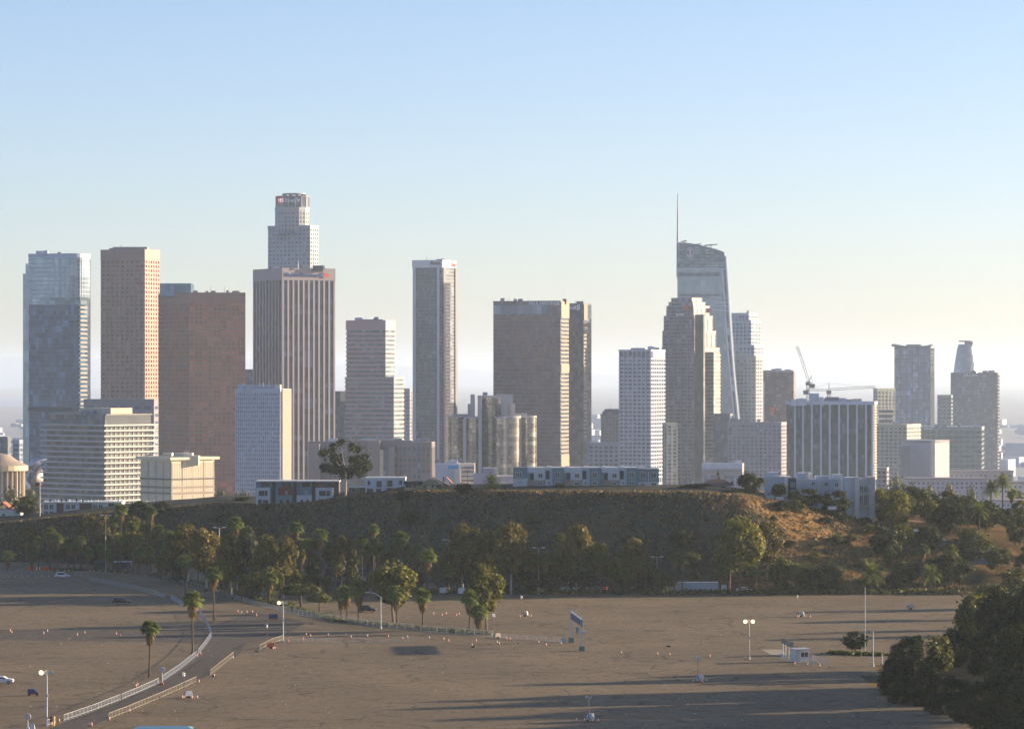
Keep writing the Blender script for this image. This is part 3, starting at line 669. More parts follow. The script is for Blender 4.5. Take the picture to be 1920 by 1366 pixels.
for yy in (461, 466, 471, 476, 482, 488, 494, 500): mb.box(X(1270, D) - T.o.x, X(1356 if yy > 470 else 1320 + (yy - 455) * 2, D) - T.o.x, -.8, -.5, T.z(yy + .5), T.z(yy))
mb.build('crown_rail', plain('sail_line', (.20, .26, .30), .4), T.root, kind='stuff')
elev(T, 'white_belt', [(1269, 503), (1361, 503), (1361, 505), (1269, 505)], -.9, 1, plain('sail_white', (.5, .54, .57), .4, .05))
for i in range(6): elev(T, 'belt_window', [(1274 + i * 16, 511), (1287 + i * 15.5, 511), (1287 + i * 15.5, 517.5), (1274 + i * 16, 517.5)], -.6, 1, plain('belt_window_dark', (.10, .13, .16), .25, .1))
for i in range(6): elev(T, 'belt_window', [(1274 + i * 16, 551), (1287 + i * 15.5, 551), (1287 + i * 15.5, 555), (1274 + i * 16, 555)], -.6, 1, plain('belt_window_dark', (.10, .13, .16), .25, .1))
for yy in (566, 573, 581): elev(T, 'white_belt', [(1320, yy), (1364, yy), (1364, yy + 1.6), (1320, yy + 1.6)], -.9, 1, plain('sail_white', (.5, .54, .57), .4, .05))
edgeL = [(1354, 505), (1358, 560), (1363, 640), (1370, 720), (1377, 795), (1380, 905)]; edgeR = [(1361, 480), (1365, 540), (1369.5, 620), (1375.5, 700), (1384.5, 790), (1389, 905)]
for nm, e, w in (('white_edge', edgeL, .9), ('white_edge', edgeR, 1.3)):
    mb = MB(); mb.tube([(X(px, D) - T.o.x, -1.0, T.z(py)) for px, py in e], [w] * len(e), 6); mb.build(nm, plain('sail_white', (.5, .54, .57), .4, .05), T.root)
elev(T, 'green_strip', [(1356, 500), (1360.5, 500)] + [(x - 1.5, y) for x, y in edgeR[1:]] + [(x + 1.5, y) for x, y in reversed(edgeL)], -.8, 2, glass('green_strip_glass', (.12, .16, .16), (.24, .28, .26), 6, 6, .25, .5, .3, (.6, .66, .6)))
mb = MB(); mb.tube([(X(1271, D) - T.o.x, 3, T.z(520)), (X(1271, D) - T.o.x, 3, T.z(460)), (X(1271, D) - T.o.x, 3, T.z(420)), (X(1271, D) - T.o.x, 3, T.z(362))], [1.1, 1.0, .7, .35], 8); mb.build('spire', plain('spire_grey', (.32, .33, .38), .4), T.root)
mb = MB(); mb.box(X(1272.2, D) - T.o.x, X(1273.4, D) - T.o.x, -1.2, 2, T.z(492), T.z(456)); mb.build('spire_fin', plain('sail_white', (.5, .54, .57), .4, .05), T.root)
def lens(cx, cy, rx, ry, n=14): return [(cx + rx * math.cos(t) * (1 - .25 * abs(math.sin(t)) ** 4), cy + ry * math.sin(t)) for t in [2 * math.pi * i / n for i in range(n)]]
elev(T, 'emblem_rim', lens(1293.7, 473.5, 7.2, 10.2), -1.3, -.9, m_white_letters)
elev(T, 'emblem_field', lens(1293.7, 473.5, 5.9, 8.8), -1.6, -1.2, plain('emblem_red', (.20, .07, .10), .5, .03))
for px0, px1, py0, py1 in ((1292.6, 1295, 468, 479.5), (1290.6, 1297, 467.5, 469.3), (1290.6, 1297, 478, 480)): elev(T, 'emblem_letter', [(px0, py0), (px1, py0), (px1, py1), (px0, py1)], -2.0, -1.55, m_white_letters)
for x0, x1, y0, yb, dd in ((1278, 1289, 451, 455, 10), (1322, 1346, 458, 463, 8), (1300, 1316, 456.6, 459, 14)):
    mb = MB(); c0 = X((x0 + x1) / 2, D) - T.o.x
    mb.bar((c0, dd, T.z(yb + 2)), (c0, dd, T.z(y0)), .5); mb.bar((X(x0, D) - T.o.x, dd, T.z(y0 + 1.2)), (X(x1, D) - T.o.x, dd, T.z(y0 - .6)), .8); mb.box(c0 - 1.5, c0 + 1.5, dd - 1, dd + 1, T.z(y0 + 1.5), T.z(y0)); mb.build('window_washing_crane', m_dark_steel, T.root)

# ---- white tower right of the sail
D = 3060; T = Tower('office_tower', 'white gridded stepped tower with sunlit side just right of the sail tower', rect_pts(1370, 1403.5, 1418.5, D, 26), D)
ws = plain('white_metal_panels', (.40, .41, .44), .5, .05); wgl2 = glass('pale_grid_glass', (.12, .14, .17), (.17, .19, .21), 4, 3.3, .2, .5)
for xl, xc, xr, yt, db in ((1365, 1403.5, 1419, 586, 8), (1365, 1408, 1424, 600, 4), (1365, 1414, 1429.5, 646, 0)):
    po = T.local(rect_pts(xl, xc, xr, D + db, 26)); T.prism('tier', yt, 0, wgl2, poly=po, z0=0); T.prism('tier_parapet', yt, yt + 3, ws, .5, poly=po)
    T.bands('tier_band', yt + 3, 800, 6.9, .36, ws, .5, poly=po); T.piers('tier_pier', yt, 800, 3.6, .3, ws, .55, poly=po)
T.roofbox('roof_plant', 1401, 1404, 582, 587, ws, 12, 6)
D = 2980; T = Tower('office_tower', 'grey gridded block below the white tower with a bright banded side', rect_pts(1380, 1416.5, 1429, D, 26), D)
T.prism('window_glass', 668, 0, wgl2, z0=0); T.prism('parapet', 667, 671, cc, .4); T.bands('spandrel', 672, 905, 6.9, .42, cc, .45); T.piers('pier', 668, 905, 4.0, .34, cc, .5); T.roofbox('roof_slope', 1384, 1396, 660, 668, cc, 6, 8)
D = 3250; T = Tower('office_tower', 'brownish mid-rise tower with faint red sign marks beside the cranes', rect_pts(1429.5, 1488, 1491.5, D, 16), D)
rb = glass('dusk_red_glass', (.10, .085, .09), (.19, .13, .12), 3, 3.4, .25, .4); T.prism('curtain_wall', 694.5, 0, rb, z0=0); T.prism('roof_edge', 694, 697, cc, .2); T.bands('floor_line', 700, 905, 6.2, .4, plain('dusk_red_line', (.13, .105, .105), .6), .1)
c, l = T.poly[0], T.poly[3]
for px, py, w, h in ((1448, 770, 4.5, 14),): elev(T, 'red_sign_mark', [(px - w, py - h / 2), (px + w, py - h / 2), (px + w * .4, py + h / 2), (px - w * .4, py + h / 2)], -6, 14, plain('salmon_mark', (.5, .14, .10), .6, .03))
mb = MB(); p = T.poly[0]; mb.box(X(1430.5, D - 60) - T.o.x, X(1433.5, D - 60) - T.o.x, -60, -50, 0, Zp(714, D - 60) - T.base); mb.build('lit_stair_tower', plain('white_metal_panels', (.40, .41, .44), .5, .05), T.root)

# ---- dark slab with white vertical fins
D = 2250; q = rect_pts(1475, 1638, 1642.5, D, 14); T = Tower('office_tower', 'wide dark slab with white vertical fins and plant on its roof', q, D)
dg = glass('deep_green_glass', (.028, .045, .05), (.06, .075, .075), 1.6, 3.4, .2, .5); wf = plain('white_fin', (.40, .42, .46), .6, .05)
T.prism('curtain_wall', 757, 0, dg, z0=0); T.prism('top_band', 752, 758.5, wf, .8)
c, b, bk, l = [p - T.o for p in q]; d = (c - l).normalized()
me = MB().box(-.55, .55, -1.0, .2, T.z(940), T.z(757)).mesh('fin', wf)
for px in (1491, 1506, 1522.5, 1539.5, 1556, 1573.5, 1590, 1607, 1624, 1636):
    u = (px - 960) / F; A = l + T.o; t = (A.x - u * A.y) / (u * d.y - d.x); p = l + d * t; obj('fin', me, T.root, (p.x, p.y, 0), math.atan2(d.y, d.x))
for x0, x1, y0, y1, mm, db in ((1519, 1535.5, 737, 751, plain('pale_blue_plant', (.33, .38, .42), .6), 10), (1549, 1573, 744, 752, plain('dark_plant', (.13, .15, .18), .7), 12), (1573, 1587, 746, 752, wf, 12), (1538, 1544, 744, 752, wf, 6), (1599, 1609, 748, 753, plain('sand_plant', (.34, .31, .26), .7), 6), (1495, 1512, 747, 752, wf, 8), (1484, 1494, 749, 752, wf, 8)): T.roofbox('roof_plant', x0, x1, y0, y1, mm, db, 8)
side = ccw([c + (b - c) * .05, b, b + d * .5, c + (b - c) * .05 + d * .5]); T.bands('side_band', 760, 905, 5.2, .55, plain('sand_band', (.40, .34, .26), .6), .1, poly=side)

# ---- smaller city blocks: (name, label, xl, xc, xr, top, D, theta, wall, glass, floor pitch, column m, base row)
pink = plain('pink_grey_precast', (.27, .24, .245), .65, .07); yel = plain('yellow_grey_precast', (.30, .30, .24), .65, .07); grn = plain('dusty_green_panels', (.19, .23, .23), .6, .07)
gmid = glass('mid_grey_glass', (.09, .10, .115), (.15, .15, .155), 3, 3.2, .25, .5); gdk = glass('dark_slate_glass', (.06, .075, .09), (.10, .11, .125), 3, 3.4, .25, .5)
cream = plain('cream_stone', (.46, .385, .27), .65, .05); blueg = plain('blue_grey_concrete', (.25, .28, .33), .65, .07)
BL = [
 ('city_block', 'narrow yellow-green gridded block lit between the white tower and the stepped tower', 1243, 1250, 1269.5, 792, 2350, 70, yel, gmid, 7.0, 3.2, .3, .35),
 ('city_block', 'mid-rise pink gridded block with a bright lit end left of the finned slab', 1365, 1464.5, 1474, 791, 2480, 21, pink, gmid, 7.0, 3.3, .36, .36),
 ('city_block', 'dark block with rooftop shed standing between stepped tower and pink gridded block', 1338, 1368, 1373, 775, 2620, 21, gdk, gdk, 7, 4, .1, .1),
 ('city_block', 'long pale low block with a white top band below the stepped tower', 1317, 1391, 1394, 868, 2100, 15, pink, gmid, 30, 12, .6, .2),
 ('city_block', 'narrow dark blue block squeezed between finned charcoal tower and banded tower', 626, 646, 650, 733, 2700, 30, gdk, gdk, 7, 4, .15, .1),
 ('city_block', 'dark low blue block seen in the gap left of the charcoal tower', 455, 476, 480, 692, 2750, 21, gdk, gdk, 9, 5, .1, .1),
 ('city_block', 'low grey-blue block to the right of the twin dark slabs', 1104, 1160, 1164, 829, 2600, 21, blueg, gdk, 8, 4, .4, .3),
 ('city_block', 'hazy slate tower with a notched roof on the right of the skyline', 1677.5, 1744, 1751.5, 648, 3650, 10, glass('hazy_blue_slate', (.17, .19, .22), (.22, .24, .27), 3, 4, .25, .5, .2), glass('hazy_slate2', (.15, .17, .2), (.2, .215, .24), 3, 4, .3, .4), 7, 6, .10, .12),  # haze painted in: paler, bluer glass for the far tower
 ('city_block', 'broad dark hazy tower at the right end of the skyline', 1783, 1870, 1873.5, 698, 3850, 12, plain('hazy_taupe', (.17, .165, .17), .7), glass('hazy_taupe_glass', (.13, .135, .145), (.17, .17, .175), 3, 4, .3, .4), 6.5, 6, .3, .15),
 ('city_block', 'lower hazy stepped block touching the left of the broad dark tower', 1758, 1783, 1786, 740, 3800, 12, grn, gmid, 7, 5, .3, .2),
 ('city_block', 'sandy unfinished tower with open dark floors beside the hazy slate tower', 1638, 1645, 1678, 728, 3450, 62, yel, gmid, 7, 4, .3, .25),
 ('city_block', 'wide teal glass block with small white lettering at right', 1724, 1840, 1845, 800, 3050, 10, grn, glass('teal_block_glass', (.10, .14, .15), (.16, .20, .20), 4, 4, .25, .5, .2), 9, 5, .3, .12),
 ('city_block', 'pale blank-walled block at right with a lit stair shaft', 1690, 1745, 1779, 825, 2550, 45, plain('pale_blank_wall', (.34, .33, .34), .7, .05), gmid, 80, 60, .98, .98),
 ('city_block', 'brown-grey low block behind the terraced white building at far left', 158, 288, 296, 748, 2150, 12, plain('mauve_concrete', (.19, .18, .19), .7), gdk, 14, 8, .6, .3),
 ('city_block', 'small dark block in the gap above the courthouse by the slim slate tower', 754, 768, 772, 728, 3300, 21, pink, gmid, 7, 4, .4, .3),
 ('city_block', 'sandy low-rise block in front of the hazy slate tower', 1642, 1700, 1726, 795, 2900, 25, yel, gmid, 7, 4, .4, .3),
 ('city_block', 'dark narrow low block at the foot of the finned slab', 1644, 1662, 1666, 876, 2300, 12, pink, gdk, 8, 4, .4, .3),
 ('city_block', 'low dark block at the far left edge beside the round hall', -20, 14, 22, 818, 2300, 25, gdk, gdk, 9, 5, .3, .2),
 ('city_block', 'small grey-blue low block just left of the deep blue tower', 24, 36, 42, 824, 2350, 25, blueg, gdk, 9, 5, .3, .2),
]
TW = {}
for (nm, lab, xl, xc, xr, yt, D, th, wall, gl, pitch, colm, sp, pw) in BL:
    T = Tower(nm, lab, rect_pts(xl, xc, xr, D, th), D, cat='building'); TW[lab[:24]] = T
    T.prism('window_glass', yt + .5, 0, gl, z0=0); T.prism('parapet', yt, yt + min(pitch * .5, 5), wall, .35)
    T.bands('spandrel', yt + min(pitch * .5, 5), 940, pitch, sp, wall, .3); T.piers('pier', yt + 1, 940, colm, pw, wall, .35)
def TT(s): return [t for k_, t in TW.items() if k_ in s or s.startswith(k_)][0]
T = TW['hazy slate tower with a '[:24]]; D = T.D
elev(T, 'roof_wedge', [(1677.5, 649), (1677.5, 644.5), (1702, 649)], 2, 30, m_roof); elev(T, 'roof_wedge', [(1726, 651), (1751, 645), (1744, 651)], 2, 30, plain('pale_wedge', (.4, .4, .36), .6)); T.roofbox('roof_plant', 1702, 1727, 645.5, 649, m_roof)
T = TW['broad dark hazy tower at'[:24]]; c, b, bk, l = rect_pts(1783, 1870, 1873.5, 3850, 12); T.sign('LA Care', 1808, 1832, 702.5, 5, m_white_letters, (c - T.o, l - T.o))
T = TW['wide teal glass block wi'[:24]]; c, b, bk, l = rect_pts(1724, 1840, 1845, 3050, 10); T.sign('ebay', 1733, 1749, 803.5, 5.5, m_white_letters, (c - T.o, l - T.o))
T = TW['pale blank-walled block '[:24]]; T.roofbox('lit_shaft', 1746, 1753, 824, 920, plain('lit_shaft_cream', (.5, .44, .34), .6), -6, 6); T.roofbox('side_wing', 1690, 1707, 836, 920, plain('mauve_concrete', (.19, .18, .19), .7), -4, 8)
T = TW['sandy unfinished tower w'[:24]]
for i in range(5): T.roofbox('open_floor', 1648, 1674, 768 + i * 9, 774 + i * 9, plain('dark_open_floor', (.08, .10, .13), .7), -12, 3)
T = TW['long pale low block with'[:24]]; T.roofbox('white_top_band', 1317, 1391, 868, 879, plain('pale_blue_band', (.36, .38, .42), .6), -3, 4)
T = TW['narrow dark blue block s'[:24]]; T.roofbox('lit_white_box', 638, 649, 733, 752, cream, -8, 8)
# capsule-topped tower far behind
D = 4300; T = Tower('office_tower', 'pale rounded capsule-topped tower rising behind the broad dark tower', ppts([(1796, D), (1840, D), (1840, D + 30), (1796, D + 30)]), D)
k = D / F; rings = []
for py, xl, xr in ((905, 1792, 1841), (698, 1793.5, 1840.5), (675, 1796.5, 1837), (655, 1800, 1833), (645, 1803, 1831)):
    cx, r_ = X((xl + xr) / 2, D) - T.o.x, (xr - xl) / 2 * k
    rings.append([(cx + r_ * math.cos(2 * math.pi * i / 24), 30 + r_ * .8 * math.sin(2 * math.pi * i / 24), T.z(py)) for i in range(24)])
MB().loft(rings).build('curtain_wall', glass('capsule_glass', (.22, .25, .30), (.27, .30, .34), 5, 5, .25, .5, .3), T.root, smooth=False)
po = [Vector((p[0], p[1])) for p in [((X(1817.5, D) - T.o.x) + 14 * k * math.cos(2 * math.pi * i / 18), 30 + 11 * math.sin(2 * math.pi * i / 18)) for i in range(18)]]
T.prism('helipad', 638, 640.2, m_roof, poly=po); T.roofbox('helipad_stem', 1811, 1824, 640, 646, m_roof, 24, 12)

# small old block with arched top
D = 2900; T = Tower('city_block', 'small old tower with stepped mansard top between twin slabs and white grid tower', rect_pts(1127.5, 1160, 1166, D, 20), D, cat='building')
ob = plain('old_buff_stone', (.24, .225, .215), .7, .07)
T.prism('window_glass', 780, 0, gmid, z0=0); T.bands('spandrel', 779, 850, 6, .5, ob, .3); T.piers('pier', 778, 850, 3.2, .5, ob, .35); T.prism('cornice', 776, 780, ob, .6)
elev(T, 'mansard_roof', [(1129, 778), (1131, 772), (1136, 766.5), (1160, 766.5), (1164, 778)], 3, 20, plain('slate_mansard', (.14, .14, .16), .7)); elev(T, 'gable', [(1136, 778), (1144, 770.5), (1152, 778)], 1, 3, ob); T.mast(1144, 756, 767, m_dark_steel, .15)

# white-blue gridded office block with a blank cream end wall
D = 1900; q = rect_pts(442, 525, 543.5, D, 21); T = Tower('office_block', 'pale blue gridded office block with a blank sunlit cream end wall', q, D, cat='building')
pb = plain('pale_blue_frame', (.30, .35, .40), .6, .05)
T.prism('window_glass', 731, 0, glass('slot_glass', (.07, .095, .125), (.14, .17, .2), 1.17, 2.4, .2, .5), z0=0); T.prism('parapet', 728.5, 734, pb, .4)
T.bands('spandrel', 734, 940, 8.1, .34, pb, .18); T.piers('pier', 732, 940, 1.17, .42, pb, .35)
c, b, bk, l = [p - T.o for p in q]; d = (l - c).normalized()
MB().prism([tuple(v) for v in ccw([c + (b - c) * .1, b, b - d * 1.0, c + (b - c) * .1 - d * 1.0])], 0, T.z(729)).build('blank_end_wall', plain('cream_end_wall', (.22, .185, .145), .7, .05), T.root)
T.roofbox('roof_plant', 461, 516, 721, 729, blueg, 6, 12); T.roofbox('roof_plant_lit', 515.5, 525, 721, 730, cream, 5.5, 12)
for x_ in (486, 494, 504): T.mast(x_, 717, 722, m_white_steel, .2)

# terraced slab office with white ledges
D = 1700; q = rect_pts(88, 197, 283, D, 43); T = Tower('office_block', 'office block wrapped in thin white ledges on every floor, lit cream on its right side', q, D, cat='building')
c, b, bk, l = q; gw = glass('dwp_glass', (.045, .06, .075), (.12, .12, .115), 3.2, 2.6, .18, .5, 0, (.3, .22, .16))
T.prism('window_glass', 778, 0, gw, z0=0)
led = plain('white_ledge', (.36, .355, .32), .6, .04); k = D / F
wide = offset(T.poly, 2.6); me = MB().prism([tuple(p) for p in wide], -.42, .42).mesh('floor_ledge', led)
for i in range(17): obj('floor_ledge', me, T.root, (0, 0, T.z(797 + i * 10.1)))
T.piers('pier', 797, 945, 3.1, .16, led, .35, poly=T.local([c + (b - c) * .02, b, b + (bk - b) * .02, c + (b - c) * .02 + (bk - b) * .02]))
top = T.local([c + (b - c) * .03 + (l - c) * .0, b, bk, l + (c - l) * .06]); 
T.prism('top_storey', 778, 796, plain('louvre_cream', (.36, .32, .23), .6, .05), -.4, poly=top); T.piers('louvre_frame', 777, 796, 5.6, .10, plain('dark_louvre_frame', (.08, .09, .1), .6), .1, poly=offset(top, -.3)); T.prism('roof_slab', 776, 778.3, plain('roof_slab_olive', (.2, .2, .16), .7), .5, poly=top)
T.prism('penthouse', 765, 776, plain('penthouse_cream', (.40, .345, .25), .6, .05), 0, poly=T.local([c + (b - c) * .25 + (l - c) * .10, c + (b - c) * .72 + (l - c) * .10, c + (b - c) * .72 + (l - c) * .62, c + (b - c) * .25 + (l - c) * .62]))
for yy in range(6): 
    mb = MB(); p = b - T.o; mb.box(p.x - 2.5, p.x + 1.5, p.y - 2, p.y + 2, T.z(811 + yy * 9.6), T.z(805 + yy * 9.6)); mb.build('balcony_box', led, T.root)
# cream court building with ribbed walls
D = 1600; q = rect_pts(264, 321, 402, D, 48); T = Tower('office_block', 'cream stone archive block with ribbed walls and flat overhanging roof', q, D, cat='building')
c, b, bk, l = q
cs = plain('cream_ribbed_stone', (.52, .44, .31), .7, .05); T.prism('wall', 861, 0, cs, z0=0); T.prism('roof_overhang', 857, 862, cs, 1.8)
T.piers('gap_shade_strip', 866, 945, 6.2, .10, plain('shadow_gap', (.2, .17, .12), .7), .12); T.piers('rib', 868, 945, 1.0, .4, cs, .12)  # darker strips on the wall, shade of the gaps put into their colour
T.bands('slot_window', 897, 902, 5, .55, plain('slot_dark', (.05, .055, .06), .4), .32); 
T.bands('window_row', 912, 938, 11, .35, plain('slot_grey', (.19, .16, .12), .6), .18)
T.roofbox('penthouse', 327, 360, 849, 860, cs, 8, 8); T.roofbox('penthouse', 323, 372, 854, 860, cs, 6, 8); T.roofbox('penthouse_side', 305, 322, 849, 860, cs, 16, 8)
for x_ in (346, 350, 353): T.mast(x_, 845, 850, m_white_steel, .15)

# round colonnaded hall at the left edge
D = 1780; k = D / F; cx = X(-8, D); T = Tower('concert_hall', 'round colonnaded hall with shallow conical roof at the left edge', ring_pts(cx, D + 14, 44 * k, 44 * k, 28), D + 14, cat='building')
ctr = Vector((cx, D + 14)) - T.o; r_ = 44 * k
T.prism('drum', 882, 0, plain('hall_tan', (.30, .22, .15), .7, .06), z0=0)
for i in range(28):
    t = 2 * math.pi * i / 28; p = ctr + Vector((math.cos(t), math.sin(t))) * (r_ + .4); MB().box(p.x - .45, p.x + .45, p.y - .45, p.y + .45, T.z(935), T.z(881)).build('column', cream, T.root)
disc = [ctr + Vector((math.cos(2 * math.pi * i / 28), math.sin(2 * math.pi * i / 28))) * (r_ + 2.6) for i in range(28)]
T.prism('cornice', 872, 881.5, plain('hall_cornice', (.45, .36, .22), .6, .05), poly=disc)
cone = MB(); rg = [[(ctr.x + rr * math.cos(2 * math.pi * i / 28), ctr.y + rr * math.sin(2 * math.pi * i / 28), T.z(yy)) for i in range(28)] for rr, yy in ((r_ + 2.4, 872), (r_ * .8, 864), (r_ * .4, 852), (.3, 849))]; cone.loft(rg).build('roof', plain('hall_roof', (.33, .26, .19), .7, .06), T.root)
# crumpled metal hall
D = 1950; T = Tower('concert_hall', 'dark curved metal-clad hall with pale upturned sails beside the round hall', ppts([(30, D), (88, D), (88, D + 40), (30, D + 40)]), D, cat='building')
T.prism('wall', 885, 0, plain('metal_brown', (.10, .085, .08), .45, .2, .05), z0=0)
def sail(T, pts, db, mat, bulge=6):
    n = len(pts) // 2; mb = MB(); rows = []
    for j in range(9):
        t = j / 8; row = []
        for i in range(n):
            a_, b_ = pts[i], pts[len(pts) - 1 - i]; px, py = lerp(a_[0], b_[0], t), lerp(a_[1], b_[1], t); row.append((X(px, T.D) - T.o.x, db - bulge * math.sin(math.pi * t) * math.sin(math.pi * i / max(1, n - 1) + .3), T.z(py)))
        rows.append(row)
    for th in (0, 1.2): mb.add([(x_, y_ + th, z_) for r in rows for x_, y_, z_ in r], [(j * n + i, j * n + i + 1, (j + 1) * n + i + 1, (j + 1) * n + i) for j in range(8) for i in range(n - 1)])
    return mb.build('metal_sail', mat, T.root, smooth=True)
mtl = plain('brushed_metal', (.45, .46, .5), .35, .1, .05, .6)
sail(T, [(52, 872), (62, 863), (72, 857), (92, 857), (92, 861), (78, 870), (66, 876), (52, 878)], -4, mtl, 4); sail(T, [(60, 900), (66, 880), (74, 874), (82, 876), (84, 905), (78, 912), (70, 912), (60, 912)], -8, plain('warm_metal', (.25, .19, .15), .4, .2, .1, .4), 5); sail(T, [(44, 910), (47, 886), (52, 888), (58, 884), (62, 912), (58, 916), (50, 916), (44, 916)], -10, mtl, 3)

# long brown courthouse
D = 2000; q = rect_pts(580, 808, 814, D, 8); T = Tower('courthouse', 'long brown-grey low block with tall window bays behind the ridge', q, D, cat='building')
bw = plain('brown_grey_precast', (.185, .155, .15), .7, .07, .05); T.prism('window_glass', 831, 0, gmid, z0=0); T.prism('parapet', 828, 838, bw, .5); T.bands('spandrel', 846, 935, 10.2, .3, bw, .3); T.piers('pier', 830, 940, 2.75, .42, bw, .6)
for x0, x1, y0, db in ((579, 599, 832, -3), (689, 712, 826, -2), (728, 740, 836, -3), (716, 772, 825, 8), (655, 690, 826, 6)): T.roofbox('blank_pier', x0, x1, y0, 935, bw, db, 6)
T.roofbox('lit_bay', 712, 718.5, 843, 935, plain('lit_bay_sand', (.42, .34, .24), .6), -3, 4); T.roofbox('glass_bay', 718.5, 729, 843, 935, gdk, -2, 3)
# white clinic cluster
D = 1500
def simple(label, boxes, D, name='low_building', cat='building', extra=None):
    T = Tower(name, label, ppts([(boxes[0][0], D), (boxes[0][1], D), (boxes[0][1], D + 12), (boxes[0][0], D + 12)]), D, cat=cat)
    for (x0, x1, y0, mat, db, dp, nm) in boxes: T.roofbox(nm, x0, x1, y0, 960, mat, db, dp)
    return T
wc = plain('white_stucco_far', (.42, .41, .42), .7, .05); pk = plain('pale_pink_stucco', (.36, .31, .32), .7, .05); wl = plain('warm_white_stucco', (.48, .43, .36), .7, .05)
T = simple('white clinic block with a blue sign and lit right wing behind the ridge', [(816, 862, 869, wc, 0, 14, 'wall'), (852, 863, 880, wl, -3, 4, 'stair_shaft'), (862, 890, 869, wl, 4, 14, 'wing'), (838, 858, 863, wc, 6, 6, 'roof_plant')], 1500)
T.roofbox('blue_sign_panel', 840, 859, 872, 879, plain('sky_blue_sign', (.10, .28, .42), .5, .05), -3.6, .5)
for i in range(4): T.roofbox('window_band', 866, 889, 875 + i * 8, 878 + i * 8, gdk, 3.4, .8, 0)
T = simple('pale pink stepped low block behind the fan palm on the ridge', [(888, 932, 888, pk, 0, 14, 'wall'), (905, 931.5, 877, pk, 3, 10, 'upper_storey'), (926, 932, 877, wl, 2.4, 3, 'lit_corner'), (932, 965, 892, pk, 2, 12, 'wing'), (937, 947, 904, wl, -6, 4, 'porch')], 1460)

# low hazy city beyond the right-hand gap and elsewhere: reads as one mass
mb = MB(); rnd = random.Random(5)
for i in range(900):
    D = rnd.uniform(2600, 9000); px = rnd.uniform(-60, 1990); 
    if D < 4200 and px < 1620: continue
    w = rnd.uniform(8, 30); h = rnd.uniform(5, 16) * (2 if rnd.random() < .08 else 1); x = X(px, D); t = R(rnd.choice((21, 21, -69)))
    c_, s_ = math.cos(t), math.sin(t); pl = [(x + a * c_ + b_ * s_, D - a * s_ + b_ * c_) for a, b_ in ((-w, -w * .6), (w, -w * .6), (w, w * .6), (-w, w * .6))]
    mb.prism(pl, BASIN - .5, BASIN + h)
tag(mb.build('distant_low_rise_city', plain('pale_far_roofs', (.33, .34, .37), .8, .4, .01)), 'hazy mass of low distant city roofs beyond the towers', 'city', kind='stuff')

# rows of low apartments in front of the hazy gap at right
for i, (lab, x0, x1, y0, D, mm) in enumerate((
    ('long pale low apartment row below the blank-walled block', 1700, 1850, 898, 1900, pk),
    ('small tan low house row at the right behind the palms', 1845, 1925, 905, 1950, wl),
    ('grey low warehouse roof row in the hazy gap at right', 1780, 1900, 884, 2600, pink),
    ('pale wide low roof at the right edge below the palms', 1868, 1935, 939, 1500, wc))):
    T = simple(lab, [(x0, x1, y0, mm, 0, 16, 'wall')], D); n = int((x1 - x0) / 9)
    for r in range(2):
        for j in range(n): T.roofbox('window', x0 + 3 + j * 9, x0 + 6.5 + j * 9, y0 + 6 + r * 8, y0 + 9.5 + r * 8, gdk, -.15, .3).location.z = 0
    T.roofbox('roof', x0 - 1, x1 + 1, y0 - 2, y0 + .2, plain('mauve_roof', (.22, .18, .18), .8), -1, 18)

# ---- odds and ends on the roofs
rr_ = random.Random(8)
def roof_clutter(label_start, x0, x1, ytop, D, n, hmax=2.6):
    root = [o for o in col.objects if o.get('label', '').startswith(label_start)][0]; ox, oy, oz = root.location
    for i in range(n):
        px = rr_.uniform(x0, x1); db = rr_.uniform(8, 22); w = rr_.uniform(.8, 3.0); h = rr_.uniform(1.2, hmax); z = Zp(ytop, D) - oz; xx = X(px, D + db) - ox
        if rr_.random() < .3: MB().tube([(xx, D + db - oy, z - 1), (xx, D + db - oy, z + h * 1.6)], [.16, .08], 6).build('antenna', m_dark_steel, root)
        else: MB().box(xx - w, xx + w, D + db - oy, D + db - oy + w, z - 1, z + h).build('roof_unit', m_roof if rr_.random() < .6 else wf, root)
for a in (('dark broad slab', 940, 1045, 564, 2700, 7), ('second dark slab', 1070, 1095, 569, 2790, 3), ('tall rose granite', 200, 265, 467, 2500, 4), ('broad red granite', 365, 445, 548, 2440, 7, 1.8), ('charcoal tower', 490, 610, 502, 2600, 8), ('pinkish tower', 655, 715, 600, 2500, 5), ('white gridded tower', 1168, 1232, 655, 2500, 5), ('mid-rise pink', 1372, 1455, 791, 2480, 9, 3), ('broad dark hazy', 1790, 1865, 698, 3850, 6), ('wide teal glass', 1735, 1835, 800, 3050, 8), ('wide dark slab with', 1480, 1632, 752, 2250, 9, 2), ('brownish mid-rise', 1433, 1485, 694.5, 3250, 5), ('pale blue gridded', 446, 520, 728.5, 1900, 6, 2.5), ('long brown-grey', 590, 800, 828, 2000, 14, 1.8), ('office block wrapped', 110, 260, 776, 1700, 6, 2.5), ('sandy low-rise', 1648, 1715, 795, 2900, 5), ('long pale low block', 1322, 1386, 868, 2100, 5, 2.5), ('white clinic', 818, 885, 869, 1500, 5, 1.8), ('tall blue glass', 62, 140, 474.5, 2550, 4)): roof_clutter(*a)

